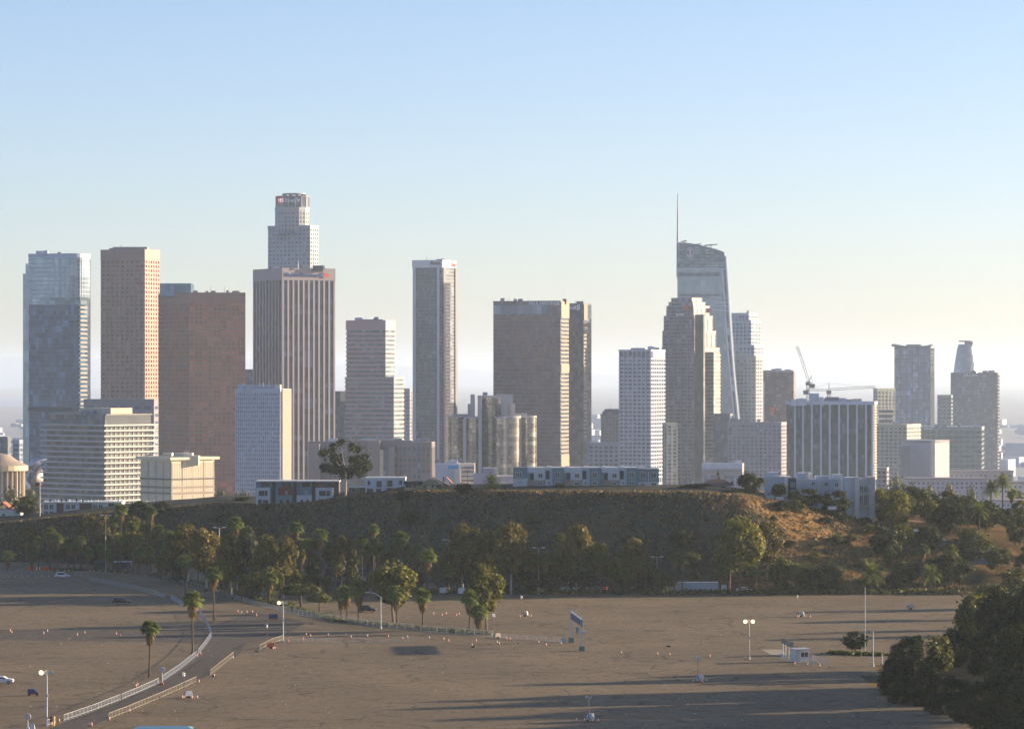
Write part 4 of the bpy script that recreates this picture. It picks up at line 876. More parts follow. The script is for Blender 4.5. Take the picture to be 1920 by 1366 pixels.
# ---- tower cranes
def crane(label, px, D, ybase, ytop, jib, counter, apex=None):
    cr_ = plain('crane_grey', (.22, .21, .2), .5, .05); x0 = X(px, D); e = empty('tower_crane', (x0, D, BASIN), 0, label, 'crane'); zb, zt = 0, Zp(ytop, D) - BASIN
    mb = MB(); w = 1.0
    for sx in (-w, w):
        for sy in (-w, w): mb.bar((sx, sy, zb), (sx, sy, zt), .3)
    z = Zp(ybase, D) - BASIN
    while z < zt - 2: mb.bar((-w, -w, z), (w, -w, z + 2), .2); mb.bar((w, -w, z), (-w, -w, z + 2), .2); z += 2
    mb.build('mast', cr_, e)
    def lat(name, p, q, s):
        mb = MB(); p = Vector(p); q = Vector(q); d = q - p; n = max(2, int(d.length / 3)); up = Vector((0, 0, 1)).cross(d).normalized().cross(d.normalized()) * -s
        if up.z < 0: up = -up
        mb.bar(p, q, .32); mb.bar(p + up, q + up, .32)
        for i in range(n): mb.bar(p + d * (i / n) + (up if i % 2 else up * 0), p + d * ((i + 1) / n) + (up * 0 if i % 2 else up), .18)
        mb.build(name, cr_, e)
    def pt(t): return (X(t[0], D) - x0, 0, Zp(t[1], D) - BASIN)
    lat('jib', pt(jib[0]), pt(jib[1]), 1.6); lat('counter_jib', pt(counter[0]), pt(counter[1]), 1.2)
    q = pt(counter[1]); MB().box(q[0] - 2, q[0] + 2, -1, 1, q[2] - 3, q[2] + .3).build('counterweight', plain('crane_weight', (.15, .15, .15), .7), e)
    MB().box(-1.8, 1.8, -1.4, 1.4, zt - 2.2, zt + .6).build('cab', cr_, e)
    if apex:
        a = pt(apex); MB().bar((0, 0, zt), a, .5).build('apex_mast', cr_, e)
        for t in (jib[1], counter[1]): MB().bar(a, pt(t), .14).build('tie_rod', cr_, e)
crane('luffing tower crane with steep raised jib above the finned slab', 1515, 2700, 752, 717, ((1515, 717), (1492.5, 649)), ((1515, 718), (1523, 720)), (1522, 705))
crane('hammerhead tower crane with long level jib above the finned slab', 1554, 2650, 752, 733, ((1554, 732), (1642, 727)), ((1554, 732.5), (1511, 732)), (1554.5, 718))
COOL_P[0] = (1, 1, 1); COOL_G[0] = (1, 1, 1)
# ------------------------------------------------------------------ houses along the ridge
h_white = plain('house_white_stucco', (.50, .54, .57), .7, .05, .4); h_teal = plain('house_teal_siding', (.16, .24, .27), .7, .06, .4); h_slate = plain('house_slate_siding', (.16, .23, .27), .7, .06, .4)
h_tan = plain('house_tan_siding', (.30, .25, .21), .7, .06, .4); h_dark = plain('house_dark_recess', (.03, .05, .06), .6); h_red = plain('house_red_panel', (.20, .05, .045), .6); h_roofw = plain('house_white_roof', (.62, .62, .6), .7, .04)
h_brown = plain('house_brown_panel', (.13, .075, .055), .7, .08, .4); h_pane = plain('house_window_pane', (.05, .065, .075), .1, .2, 1.0, 0, .6); h_frame = plain('house_window_frame', (.62, .63, .6), .5, .03); h_yel = plain('house_yellow_stucco', (.36, .31, .19), .7, .05)
h_rtile = plain('house_red_tile', (.28, .10, .06), .8, .2, 1.0); h_drk = plain('house_dark_roof', (.06, .06, .065), .8, .2, 1.0)
class House:
    def __init__(s, label, D, px, name='town_house', cat='house', group=None, zdrop=0.5):
        x = X(px, D); s.D = D; s.z0 = GZ(x, D) - zdrop; s.x0 = x; s.root = empty(name, (x, D, s.z0), 0, label, cat, group)
    def lz(s, py, db=0): return Zp(py, s.D + db) - s.z0
    def lx(s, px, db=0): return X(px, s.D + db) - s.x0
    def part(s, name, x0, x1, y0, y1, mat, db=0.0, dp=8.0, parent=None):
        z1 = 0.0 if y1 is None else s.lz(y1, db)
        return MB().box(s.lx(x0, db), s.lx(x1, db), db, db + dp, z1, s.lz(y0, db)).build(name, mat, parent or s.root)
    def win(s, x0, x1, y0, y1, db=0.0, fr=h_frame, bars=1, frame=True):
        w = MB().box(s.lx(x0), s.lx(x1), db - .06, db + .1, s.lz(y1), s.lz(y0)).build('window', h_pane, s.root)
        if frame:
            f = MB(); a, b, c, d = s.lx(x0), s.lx(x1), s.lz(y1), s.lz(y0); t = .12; y_0, y_1 = db - .12, db + .02
            f.box(a - t, a, y_0, y_1, c - t, d + t).box(b, b + t, y_0, y_1, c - t, d + t).box(a, b, y_0, y_1, d, d + t).box(a, b, y_0, y_1, c - t, c)
            for i in range(bars): x = lerp(a, b, (i + 1) / (bars + 1)); f.box(x - .05, x + .05, y_0, y_1, c, d)
            f.build('window_frame', fr, w)
        return w
    def gable(s, x0, x1, yr, ye, mat, db=-.5, dp=9.0, ov=0.5, ridge=None):
        """gable end towards the camera: ridge row yr over eave row ye"""
        a, b = s.lx(x0) - ov, s.lx(x1) + ov; m = s.lx(ridge) if ridge else (a + b) / 2; ze, zr = s.lz(ye), s.lz(yr); t = .25; mb = MB()
        for (p, q) in (((a, ze), (m, zr)), ((m, zr), (b, ze))): mb.add([(p[0], db, p[1]), (q[0], db, q[1]), (q[0], db + dp, q[1]), (p[0], db + dp, p[1]), (p[0], db, p[1] + t), (q[0], db, q[1] + t), (q[0], db + dp, q[1] + t), (p[0], db + dp, p[1] + t)], [(3, 2, 1, 0), (4, 5, 6, 7), (0, 1, 5, 4), (1, 2, 6, 5), (2, 3, 7, 6), (3, 0, 4, 7)])
        mb.build('roof', mat, s.root)
    def hip(s, x0, x1, yr, ye, mat, db=-.6, dp=10.0):
        a, b = s.lx(x0), s.lx(x1); ze, zr = s.lz(ye), s.lz(yr); i = (b - a) * .3
        MB().add([(a, db, ze), (b, db, ze), (b, db + dp, ze), (a, db + dp, ze), (a + i, db + dp / 2, zr), (b - i, db + dp / 2, zr)], [(0, 1, 5, 4), (1, 2, 5), (2, 3, 4, 5), (3, 0, 4), (3, 2, 1, 0)]).build('roof', mat, s.root)

# the row of blue, white and tan townhouses
GR = 'townhouses in the row on the ridge'
RD = 1004
def roof_bits(h, x0, x1, seed):
    h.part('roof_parapet', x0 + .3, x1 - .3, 875.6, 877.6, h_roofw, .3, 8); h.part('roof_hatch', x0 + 3, x0 + 8 + hsh(seed) * 4, 873.6, 876.6, h_roofw, 2.5, 4)
def tan_unit(x0, x1, label, seed):
    h = House(label, RD, (x0 + x1) / 2, group=GR); w = x1 - x0
    h.part('upper_storey', x0, x1, 877.4, 900, h_white, 0, 9); h.part('lower_storey', x0, x1, 900, 926, h_tan, .15, 9); h.part('balcony_recess', x0 + .8, x0 + w * .36, 885.5, 900, h_teal, -.12, .5)
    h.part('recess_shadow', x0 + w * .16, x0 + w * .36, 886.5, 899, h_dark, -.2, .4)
    h.win(x0 + w * .62, x0 + w * .84, 887.5, 895); h.win(x0 + w * .60, x0 + w * .82, 903.5, 909, .15); h.part('vent', x0 + w * .18, x0 + w * .23, 901.5, 903.5, h_dark, .05, .2); h.win(x0 + w * .5, x0 + w * .85, 916.5, 919.5, .15); roof_bits(h, x0, x1, seed)
def teal_unit(x0, x1, label, seed):
    h = House(label, RD, (x0 + x1) / 2, group=GR); w = x1 - x0
    h.part('stair_bay', x0, x0 + w * .4, 878, 926, h_white, .25, 9); h.part('teal_bay', x0 + w * .4, x1, 877, 926, h_teal if seed % 2 else h_slate, -.5, 9.5); h.part('tall_recess_shade', x0 + .8, x0 + w * .22, 882, 898, h_dark, .12, .4)  # dark slab in place of a hollow recess, its shade put into the colour
    h.win(x0 + w * .55, x0 + w * .78, 885.5, 895, -.5); h.win(x0 + w * .55, x0 + w * .78, 902.5, 908.5, -.5); h.win(x0 + w * .15, x0 + w * .21, 903, 907.5, .25, frame=False); h.win(x0 + w * .5, x0 + w * .9, 916, 919.5, -.5); roof_bits(h, x0, x1, seed)
h = House('end townhouse with teal upper floor and white lower floor, leftmost of the ridge row', RD, 975, group=GR)
h.part('upper_storey', 962, 988.4, 877, 896, h_teal, -.3, 9); h.part('lower_storey', 962, 988.4, 896, 926, h_white, 0, 9); h.win(967, 977.5, 885.5, 894, -.3, bars=2); h.part('vent', 973, 978, 903, 904.2, h_dark, -.05, .2); h.part('roof_parapet', 962, 988.4, 875.8, 877.2, h_slate, -.5, 9)
tan_unit(988.8, 1022.4, 'white over tan townhouse beside the teal-topped end house', 1); teal_unit(1022.8, 1056.3, 'teal bay townhouse between the first and second tan-floored townhouses', 3); tan_unit(1056.8, 1091.4, 'white over tan townhouse with a shrub at its left foot, second tan one', 4)
teal_unit(1091.9, 1126.7, 'teal bay townhouse in the middle of the ridge row', 5); tan_unit(1127.2, 1161.6, 'white over tan townhouse, rightmost tan one of the row', 6); teal_unit(1162, 1195.6, 'teal bay townhouse next to the slate-blue end house', 8)
h = House('end townhouse with slate-blue upper floor, rightmost of the ridge row', RD, 1216, group=GR)
h.part('upper_storey', 1196, 1235, 880, 902.5, h_slate, -.3, 9); h.part('lower_storey', 1196, 1235, 902.5, 928, h_white, 0, 9); h.part('roof_parapet', 1195.5, 1235.5, 878.6, 880.2, h_slate, -.5, 9.4); h.part('downpipe', 1215.2, 1216.4, 884, 905, h_frame, -.5, .2)
h.win(1201, 1209.5, 886, 896, -.3, bars=1); h.win(1221, 1229.5, 886, 896, -.3, bars=1); h.win(1202, 1208, 906, 909.5); h.win(1222, 1230, 905, 912); h.part('roof_hatch', 1198, 1209, 874.5, 880, h_roofw, 2, 4)

# four modern flat-roofed units, left
D = 1098; G2 = 'modern flat-roofed units on the left ridge'
def modern(x0, x1, label, a):
    h = House(label, D, (x0 + x1) / 2, group=G2); w = x1 - x0
    h.part('wall', x0, x1 - .6, 903, 955, h_slate if a != 3 else h_brown, .4, 8); h.part('roof', x0 - .6, x1 + .2, 900.8, 903, h_roofw, -1.2, 10); h.part('party_wall', x1 - w * .16, x1 - .6, 903, 955, h_dark, .1, .6)
    if a in (0, 3):
        h.part('white_box', x0, x0 + w * .74, 914, 955, h_white, -1.2, 3); h.win(x0 + w * .18, x0 + w * .42, 920, 928, -1.2, h_dark); h.win(x0 + w * .5, x0 + w * .6, 920, 928, -1.2, h_dark); h.win(x0 + w * .15, x0 + w * .30, 936, 946, -1.2, h_dark); h.win(x0 + w * .4, x0 + w * .65, 937, 946, -1.2, h_dark); h.win(x0 + w * .3, x0 + w * .7, 904.5, 912, .4, h_brown)
    else:
        h.part('red_panel' if a == 1 else 'dark_panel', x0 + w * .15, x1 - w * .2, 913, 928, h_red if a == 1 else h_slate, -.3, 1); h.part('lower_box', x0, x1 - w * .18, 928, 955, h_slate if a == 1 else h_white, -.9, 2); h.win(x0 + w * .5, x0 + w * .56, 921, 926, -.3); h.win(x0 + w * .55, x0 + w * .66, 937, 944, -.9, h_dark); h.win(x0 + w * .25, x0 + w * .34, 937, 944, -.9, h_dark); h.win(x0 + w * .3, x0 + w * .7, 905, 912, .4, h_dark)
modern(480, 515.5, 'modern flat-roofed unit with white box bay, leftmost of four', 0); modern(516, 555.5, 'modern flat-roofed unit with dark red balcony panel', 1); modern(556, 591, 'modern flat-roofed unit with white lower box and dark upper panel', 2); modern(591.5, 636, 'modern flat-roofed unit with white box bay beside the big eucalyptus', 3)

# long low apartment rows at far left
def row(label, D, x0, x1, ytop, ybot, spans, nch, seed):
    h = House(label, D, (x0 + x1) / 2, 'apartment_row', 'building', zdrop=3); h.part('wall', x0, x1, ytop, None, h_white, 0, 10); h.part('roof', x0 - .5, x1 + .5, ytop - 1.6, ytop + .3, h_roofw, -.6, 11)
    for (a, b) in spans: h.part('brown_panel', a, b, ytop + 1.2, ybot, h_brown, -.2, .6)
    x = x0 + 3; i = 0
    while x < x1 - 8:
        if not any(a - 8 < x < b + 1 for a, b in spans): h.win(x, x + 7, ytop + 3.5, ytop + 12); (ybot - ytop > 20) and h.win(x, x + 7, ytop + 16, ytop + 24)
        x += 10.2; i += 1
    for i in range(nch):
        x = lerp(x0 + 3, x1 - 5, (i + hsh(i, seed) * .7) / nch); t = hsh(i, seed + 5); h.part('roof_vent', x, x + 1.2 + t * 2.4, ytop - 3.2 - t * 4.2, ytop - .8, h_roofw if t < .75 else h_dark, 1 + 6 * hsh(i, 9), .8)
row('white and brown apartment row at far left with many white roof vents', 1150, 80, 228, 942, 966, [(106, 119), (149, 172), (203, 214)], 20, 2)
row('long low white and brown apartment row right of the first, behind the hill crest', 1165, 256, 424, 943, 958, [(283, 306), (336, 360), (388, 410)], 24, 4)
h = House('white cottage with red tile roof at the far left edge', 1170, 12, 'house', zdrop=2); h.part('wall', -8, 20, 955, None, h_white, 0, 8); h.gable(-10, 20, 942, 957, h_rtile); h.win(4, 9, 962, 968)
h = House('white cottage with dark gable roof beside the red-roofed cottage, far left', 1160, 29, 'house', zdrop=2); h.part('wall', 19, 38, 954, None, h_white, 0, 7); h.gable(17, 39, 945, 955, h_drk); h.win(30, 34, 957, 962)

# flats, gable house and others between the eucalyptus and the townhouse row
D = 1066
h = House('small brown carport house with white flat roof beside the eucalyptus', D, 668, 'house'); h.part('wall', 655, 684, 914, None, h_brown, 0, 6); h.part('roof', 653, 685, 911.5, 913.8, h_roofw, -.8, 8); h.win(660, 673, 915, 922, fr=h_yel)
h = House('white two-storey flats with square dark windows left of the yellow gable house', D, 722, 'apartment_block', 'building'); h.part('wall', 685, 721, 897, None, h_white, 0, 9); h.part('wing', 721, 760, 896, None, h_white, .6, 9); h.part('roof', 684.5, 760.5, 894.6, 897, h_roofw, .3, 9.6)
for x0, x1, y0, y1 in ((690, 693, 902, 908), (707, 715, 902, 912), (689, 699, 916, 924), (706, 714, 916, 925), (727, 735, 901, 911), (749, 753, 901, 907), (727, 735, 915, 924)): h.win(x0, x1, y0, y1, 0 if x0 < 720 else .6, h_dark)
for i in range(5): h.part('skylight', 704 + i * 11, 707 + i * 11, 892.6, 895, h_roofw, 3, 1.2)
h = House('yellow stucco house with a broad dark gable roof on the ridge', 1034, 806, 'house'); h.part('wall', 786, 829, 910, None, h_yel, 0, 9); h.part('left_wing', 758, 787, 908, None, h_yel, 1, 8); h.part('left_roof', 757, 792, 902, 907.5, h_drk, .3, 9); h.gable(784, 842, 897, 911, h_drk, -.8, 10, .2, 813); h.part('awning', 786, 802, 916, 919, h_drk, -.5, .6)
MB().add([(h.lx(786), 0, h.lz(911)), (h.lx(829), 0, h.lz(907)), (h.lx(813), 0, h.lz(898))], [(0, 1, 2)]).build('gable_wall', h_yel, h.root)
for x0, x1 in ((795, 798.5), (810, 812.5), (820, 827)): h.win(x0, x1, 909, 913.5, 0, h_dark)
for x0 in (761, 767, 775): h.win(x0, x0 + 4, 909, 913, 1, h_dark)
h.part('chimney', 830.5, 833, 893.5, 909, h_brown, 1, 1.2); h.part('right_wall', 829, 840, 911, None, h_yel, 1, 8)
h = House('orange tiled house roof just behind the yellow gable house', 1052, 838, 'house'); h.part('wall', 830, 846, 907, None, h_yel, 0, 7); h.gable(829, 845, 896, 907, h_rtile)
h = House('low house with brown hip roof right of the townhouse row', 1010, 1346, 'house', zdrop=1); h.part('wall', 1320, 1372, 909, None, h_white, 0, 8); h.hip(1314, 1378, 899, 909.5, h_brown); h.win(1330, 1338, 911, 916); h.win(1352, 1360, 911, 916); h.part('chimney', 1371, 1374.5, 902, 910, h_dark, 2, 1.2)

# pale stepped apartments on the right shoulder
D = 1008; pw_ = plain('pale_blue_white_stucco', (.42, .47, .52), .7, .06, .3)
h = House('pale blue stepped house with roof boxes right of the round dark tree', D, 1460, 'house', zdrop=3); h.part('wall', 1436, 1484, 893, None, pw_, 0, 8); h.part('upper_box', 1443, 1462, 885, 894, pw_, 2, 6); h.part('chimney', 1459, 1462.5, 881, 888, h_roofw, 2, 1); h.part('dark_stair', 1478, 1493, 896, 935, h_dark, -.6, 6); h.part('white_fin', 1471, 1477, 893, 930, h_roofw, -.8, 3); h.win(1483, 1489, 905, 911, -.6); h.win(1483, 1489, 919, 925, -.6)
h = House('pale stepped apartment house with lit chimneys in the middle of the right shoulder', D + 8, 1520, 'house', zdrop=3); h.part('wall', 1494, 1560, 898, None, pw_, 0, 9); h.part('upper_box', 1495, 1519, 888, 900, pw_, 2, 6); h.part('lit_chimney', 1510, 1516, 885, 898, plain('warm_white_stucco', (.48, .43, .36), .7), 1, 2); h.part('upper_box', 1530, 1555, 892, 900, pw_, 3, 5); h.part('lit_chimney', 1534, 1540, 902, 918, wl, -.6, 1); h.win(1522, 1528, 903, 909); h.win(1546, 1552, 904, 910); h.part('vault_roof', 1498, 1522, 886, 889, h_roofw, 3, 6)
h = House('tall pale end block with glazed balconies above the lit slope', D - 4, 1612, 'apartment_block', 'building', zdrop=4); h.part('wall', 1585, 1605, 895, None, pw_, .5, 9); h.part('corner_tower', 1603, 1611, 893.5, None, plain('warm_white_stucco', (.48, .43, .36), .7), -.5, 3); h.part('right_wall', 1629, 1641, 894, None, plain('pale_end_wall', (.38, .37, .37), .7), 0, 9); h.part('balcony_back', 1611, 1629, 896, None, pw_, 1.2, 7)
for y0, y1 in ((911, 926), (929, 950)):
    h.win(1613, 1619, y0, y1 - 3, 1.2); h.win(1621, 1627, y0, y1 - 3, 1.2); h.part('balcony_rail', 1610, 1630, y1 - 5, y1 - 1, plain('glass_rail', (.2, .22, .2), .2), -.4, .15); h.part('balcony_slab', 1609, 1631, y1 - 1, y1, h_white, -.5, 2)
h = House('pale link block with vents between stepped apartments and tall end block', D + 6, 1573, 'apartment_block', 'building', zdrop=4); h.part('wall', 1556, 1588, 897, None, pw_, 0, 8); h.part('upper_box', 1562, 1580, 889, 898, pw_, 2, 5); h.win(1566, 1571, 905, 912)
for i in range(3):
    hh = House(('parked pale blue car', 'parked silver car', 'parked white car')[i] + ' below the stepped apartments on the right shoulder', 985, (1444, 1462, 1560)[i], 'parked_car', 'car', zdrop=0)
    x0 = (1437, 1455, 1553)[i]; zb = (931, 934, 952)[i]; gz = 0
    hh.root.location.z = Zp(zb + 4, 985); hh.z0 = hh.root.location.z
    cm = plain('car_paint_%d' % i, ((.2, .32, .42), (.4, .42, .44), (.55, .56, .58))[i], .3, .03); hh.part('body', x0, x0 + 15, zb - 3, zb + 3, cm, 0, 1.7); hh.part('cabin', x0 + 3, x0 + 12, zb - 6, zb - 3, h_pane, .15, 1.4)

# houses on the right-hand slope
def slope_house(label, px, D, x0, x1, ytop, ybot, roofm, wallm, kind='gable', yr=None, wins=()):
    D = ray_ground(px, ybot, 930, 1150); h = House(label, D, px, 'house', zdrop=1.0); h.part('wall', x0, x1, ytop, None, wallm, 0, 8)
    if kind == 'gable': h.gable(x0 - 1, x1 + 1, yr, ytop + .5, roofm)
    elif kind == 'hip': h.hip(x0 - 3, x1 + 3, yr, ytop + .5, roofm)
    else: h.part('roof', x0 - 2, x1 + 2, ytop - 2.2, ytop, roofm, -1, 10)
    for w in wins: h.win(*w)
slope_house('dark gabled house with white gable wall behind the yellow-green trees', 1695, 1120, 1672, 1698, 926, 950, h_drk, plain('warm_white_stucco', (.48, .43, .36), .7), 'gable', 915, ((1680, 1684, 930, 936),)); slope_house('white garage hut with blue door below the dark gabled house', 1702, 1030, 1694, 1708, 938, 952, h_drk, h_white, 'flat', None, ((1697, 1704, 941, 951),))
slope_house('flat white carport roof among trees on the right slope', 1700, 975, 1690, 1722, 996, 1004, h_roofw, h_brown, 'flat'); slope_house('long low house with pale eave below the carport roof', 1748, 968, 1724, 1772, 1013, 1024, h_roofw, h_slate, 'flat'); slope_house('blue-grey hillside house with pale flat roof on the right slope', 1835, 955, 1806, 1866, 1032, 1056, plain('pale_blue_roof', (.36, .42, .47), .7), h_slate, 'hip', 1024, ((1815, 1830, 1040, 1046), (1842, 1858, 1040, 1046))); slope_house('dark roofed house half hidden in trees near the right edge', 1825, 1000, 1806, 1842, 1003, 1025, h_drk, h_brown, 'hip', 994)
slope_house('small teal roofed house between palms and dark trees on the right', 1757, 1090, 1744, 1770, 942, 952, h_teal, h_slate, 'gable', 935)
# flagpole by the far left row
h = House('white flagpole with a small flag left of the apartment row', 1140, 75, 'flagpole', 'flagpole'); MB().tube([(0, 0, 0), (0, 0, h.lz(899))], [.16, .08], 8).build('pole', h_frame, h.root); MB().box(-1.6, 0, -.04, .04, h.lz(911), h.lz(904)).build('flag', h_red, h.root)
h = House('wooden utility pole with crossarm behind the shrub on the ridge', 1012, 877, 'utility_pole', 'pole', zdrop=0); MB().tube([(0, 0, 0), (0, 0, h.lz(880))], [.14, .1], 6).build('pole', h_brown, h.root); MB().box(-.9, .9, -.08, .08, h.lz(883), h.lz(882)).build('crossarm', h_brown, h.root)
# ------------------------------------------------------------------ vegetation
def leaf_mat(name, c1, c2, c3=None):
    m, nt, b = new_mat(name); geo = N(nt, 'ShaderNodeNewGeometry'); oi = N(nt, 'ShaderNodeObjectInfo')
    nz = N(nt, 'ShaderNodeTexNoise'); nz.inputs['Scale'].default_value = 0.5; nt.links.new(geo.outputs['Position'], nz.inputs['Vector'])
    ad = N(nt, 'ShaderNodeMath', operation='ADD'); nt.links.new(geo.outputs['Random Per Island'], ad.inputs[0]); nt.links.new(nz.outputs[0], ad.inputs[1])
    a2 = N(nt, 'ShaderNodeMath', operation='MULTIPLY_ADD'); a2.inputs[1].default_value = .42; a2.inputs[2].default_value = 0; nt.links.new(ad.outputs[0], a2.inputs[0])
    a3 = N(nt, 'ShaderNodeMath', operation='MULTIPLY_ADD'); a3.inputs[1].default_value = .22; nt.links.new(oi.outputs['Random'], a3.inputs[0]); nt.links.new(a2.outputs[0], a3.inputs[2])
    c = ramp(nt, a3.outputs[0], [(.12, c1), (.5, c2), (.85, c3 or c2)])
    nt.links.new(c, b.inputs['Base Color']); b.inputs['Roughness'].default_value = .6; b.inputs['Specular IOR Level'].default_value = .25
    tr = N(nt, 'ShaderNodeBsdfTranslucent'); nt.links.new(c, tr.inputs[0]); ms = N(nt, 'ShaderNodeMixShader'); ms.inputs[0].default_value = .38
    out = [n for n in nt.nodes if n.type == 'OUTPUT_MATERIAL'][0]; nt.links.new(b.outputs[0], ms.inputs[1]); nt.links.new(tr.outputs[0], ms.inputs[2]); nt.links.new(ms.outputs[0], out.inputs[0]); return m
L_euc = leaf_mat('leaf_rusty_eucalyptus', (.024, .028, .006), (.11, .095, .018), (.24, .185, .028)); L_olive = leaf_mat('leaf_olive_gold', (.024, .032, .005), (.12, .125, .014), (.26, .235, .026)); L_green = leaf_mat('leaf_dark_green', (.009, .018, .006), (.026, .040, .010), (.065, .075, .018))
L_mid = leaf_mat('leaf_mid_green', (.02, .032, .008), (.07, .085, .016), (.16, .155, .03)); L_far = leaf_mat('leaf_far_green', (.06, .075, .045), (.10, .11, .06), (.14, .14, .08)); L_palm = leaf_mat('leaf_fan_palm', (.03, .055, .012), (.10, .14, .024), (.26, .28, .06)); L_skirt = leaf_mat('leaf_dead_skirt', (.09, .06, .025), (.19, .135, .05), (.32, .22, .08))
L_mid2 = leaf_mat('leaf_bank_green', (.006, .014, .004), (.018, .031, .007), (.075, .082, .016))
L_dry = leaf_mat('leaf_rust_shrub', (.06, .03, .012), (.14, .06, .022), (.19, .09, .03))
bark = plain('bark_grey_brown', (.16, .12, .09), .9, .25, 1.0); bark_pale = plain('bark_pale_eucalyptus', (.38, .33, .27), .8, .25, 1.0); bark_dark = plain('bark_dark', (.07, .05, .04), .9, .2, 1.0)
def leaf_quad(mb, c, n, up, w, h):
    a = n.cross(up)
    if a.length < 1e-3: a = Vector((1, 0, 0))
    a = a.normalized() * w; b = a.cross(n).normalized() * h
    i = len(mb.v); mb.v += [tuple(c - a * .9 - b * .3), tuple(c + a * .2 - b), tuple(c + a + b * .3), tuple(c - a * .2 + b)]; mb.f.append((i, i + 1, i + 2, i + 3))
def rvec(r): 
    while True:
        v = Vector((r.uniform(-1, 1), r.uniform(-1, 1), r.uniform(-1, 1)))
        if .05 < v.length < 1: return v
def crown_mesh(name, seed, shape, nb, leaves, size, blob):
    """unit crown (width about 2, height 2, centre at origin): uneven clumps of leaf-sized faces"""
    r = random.Random(seed); mb = MB(); cs = []
    for i in range(nb):
        v = rvec(r); v = v.normalized() * (v.length ** .45) * .78
        if shape == 'umbrella': v.z = abs(v.z) * .7 - .15
        if shape == 'column': v.x *= .7; v.y *= .7
        if shape == 'cone': t = (v.z + 1) / 2; v.x *= 1.15 * (1 - t); v.y *= 1.15 * (1 - t)
        if shape == 'loose': v *= 1.08
        cs.append((v, blob * r.uniform(.55, 1.2) * (.55 if shape == 'cone' and v.z > .2 else 1)))
    for v, br in cs:
        for k in range(int(leaves * (br / blob) ** 2)):
            d = rvec(r).normalized(); p = v + Vector((d.x, d.y, d.z * .8)) * br * r.uniform(.55, 1.05)
            n = (d + rvec(r) * .9).normalized(); s = size * r.uniform(.6, 1.35); leaf_quad(mb, p, n, Vector((0, 0, 1)), s, s * r.uniform(.5, .9))
    for k in range(int(nb * leaves * .09)):        # stray sprays between and beyond the clumps
        v = rvec(r); v = v.normalized() * v.length ** .5 * 1.0
        if shape == 'umbrella': v.z = abs(v.z) * .6 - .1
        if shape in ('cone', 'column'): v.x *= .5; v.y *= .5
        s = size * r.uniform(.5, 1.1); leaf_quad(mb, v, rvec(r).normalized(), Vector((0, 0, 1)), s, s * .6)
    me = mb.mesh(name, None); return me, cs
def trunk_mesh(name, cs, seed, mat, tr, fork=.35, lean=.06):
    """unit trunk from z=-1-len to the clumps; scaled with the tree"""
    r = random.Random(seed); mb = MB(); base = Vector((0, 0, -2.0)); f = Vector((r.uniform(-lean, lean), r.uniform(-lean, lean), -1.0 + fork))
    mid = base.lerp(f, .5) + Vector((r.uniform(-.05, .05), r.uniform(-.05, .05), 0)); mb.tube([base, mid, f], [tr * 1.3, tr, tr * .8], 8)
    for v, br in sorted(cs, key=lambda q: r.random())[:9]:
        m = f.lerp(v, .5) + Vector((v.x * .1, v.y * .1, -.06)); mb.tube([f - Vector((0, 0, .05)), m, v], [tr * .55, tr * .32, tr * .1], 5)
    return mb.mesh(name, mat)
PROTO = {}
def proto(kind, leaf, shape, nb, leaves, size, blob, bk, tr, fork=.35, nvar=3):
    PROTO[kind] = []
    for s in range(nvar):
        me, cs = crown_mesh('crown_' + kind, hash(kind) % 1000 * 0 + sum(map(ord, kind)) + s * 17, shape, nb, leaves, size, blob); me.materials.append(leaf); PROTO[kind].append((me, trunk_mesh('trunk_' + kind, cs, s + 3, bk, tr, fork)))
proto('rusty', L_euc, 'loose', 32, 130, .085, .34, bark_pale, .05, .5); proto('olive', L_olive, 'oval', 28, 150, .085, .36, bark, .05, .4); proto('dark', L_green, 'oval', 22, 130, .085, .38, bark_dark, .055, .3); proto('mid', L_mid, 'oval', 22, 120, .085, .37, bark, .05, .3); proto('umbrella', L_mid, 'umbrella', 28, 170, .075, .34, bark_dark, .06, .6, 2); proto('far', L_far, 'oval', 20, 90, .10, .38, bark, .05, .3, 2); proto('cone', L_green, 'cone', 26, 60, .07, .26, bark_dark, .04, .3, 1); proto('sparse', L_green, 'loose', 30, 150, .05, .25, bark_pale, .035, .5, 1); proto('bank', L_mid2, 'oval', 40, 330, .042, .30, bark_dark, .05, .3, 3)
TREES = []      # (label stem, root, px) labelled later
def tree(kind, px, ytop, ybase, wpx, D=None, stem=None, ground=None, trunk_frac=None, name='tree', cat='tree', group=None, zbase=None):
    D = D or lotD(ybase); x = X(px, D); z0 = zbase if zbase is not None else (GZ(x, D) if ground is None else ground); zt = Zp(ytop, D); H = max(1.5, zt - z0); W = wpx / F * D
    i = int(hsh(px, ytop) * 97); cm, tm = PROTO[kind][i % len(PROTO[kind])]
    tf = trunk_frac if trunk_frac is not None else (.22 if kind in ('dark', 'mid', 'bank') else .28); ch = H * (1 - tf) / 2 * 1.06
    e = empty(name, (x, D, z0), hsh(px, D) * 6.28, None, cat, group)
    c = obj('crown', cm, e, (0, 0, H - ch * .98)); c.scale = (W / 2, W / 2, ch)
    t = obj('trunk', tm, e, (0, 0, H - ch * .98)); t.scale = (W / 2, W / 2, (H - ch * .98) / 2.0 * 1.02)
    TREES.append((stem, e, px, group)); return e
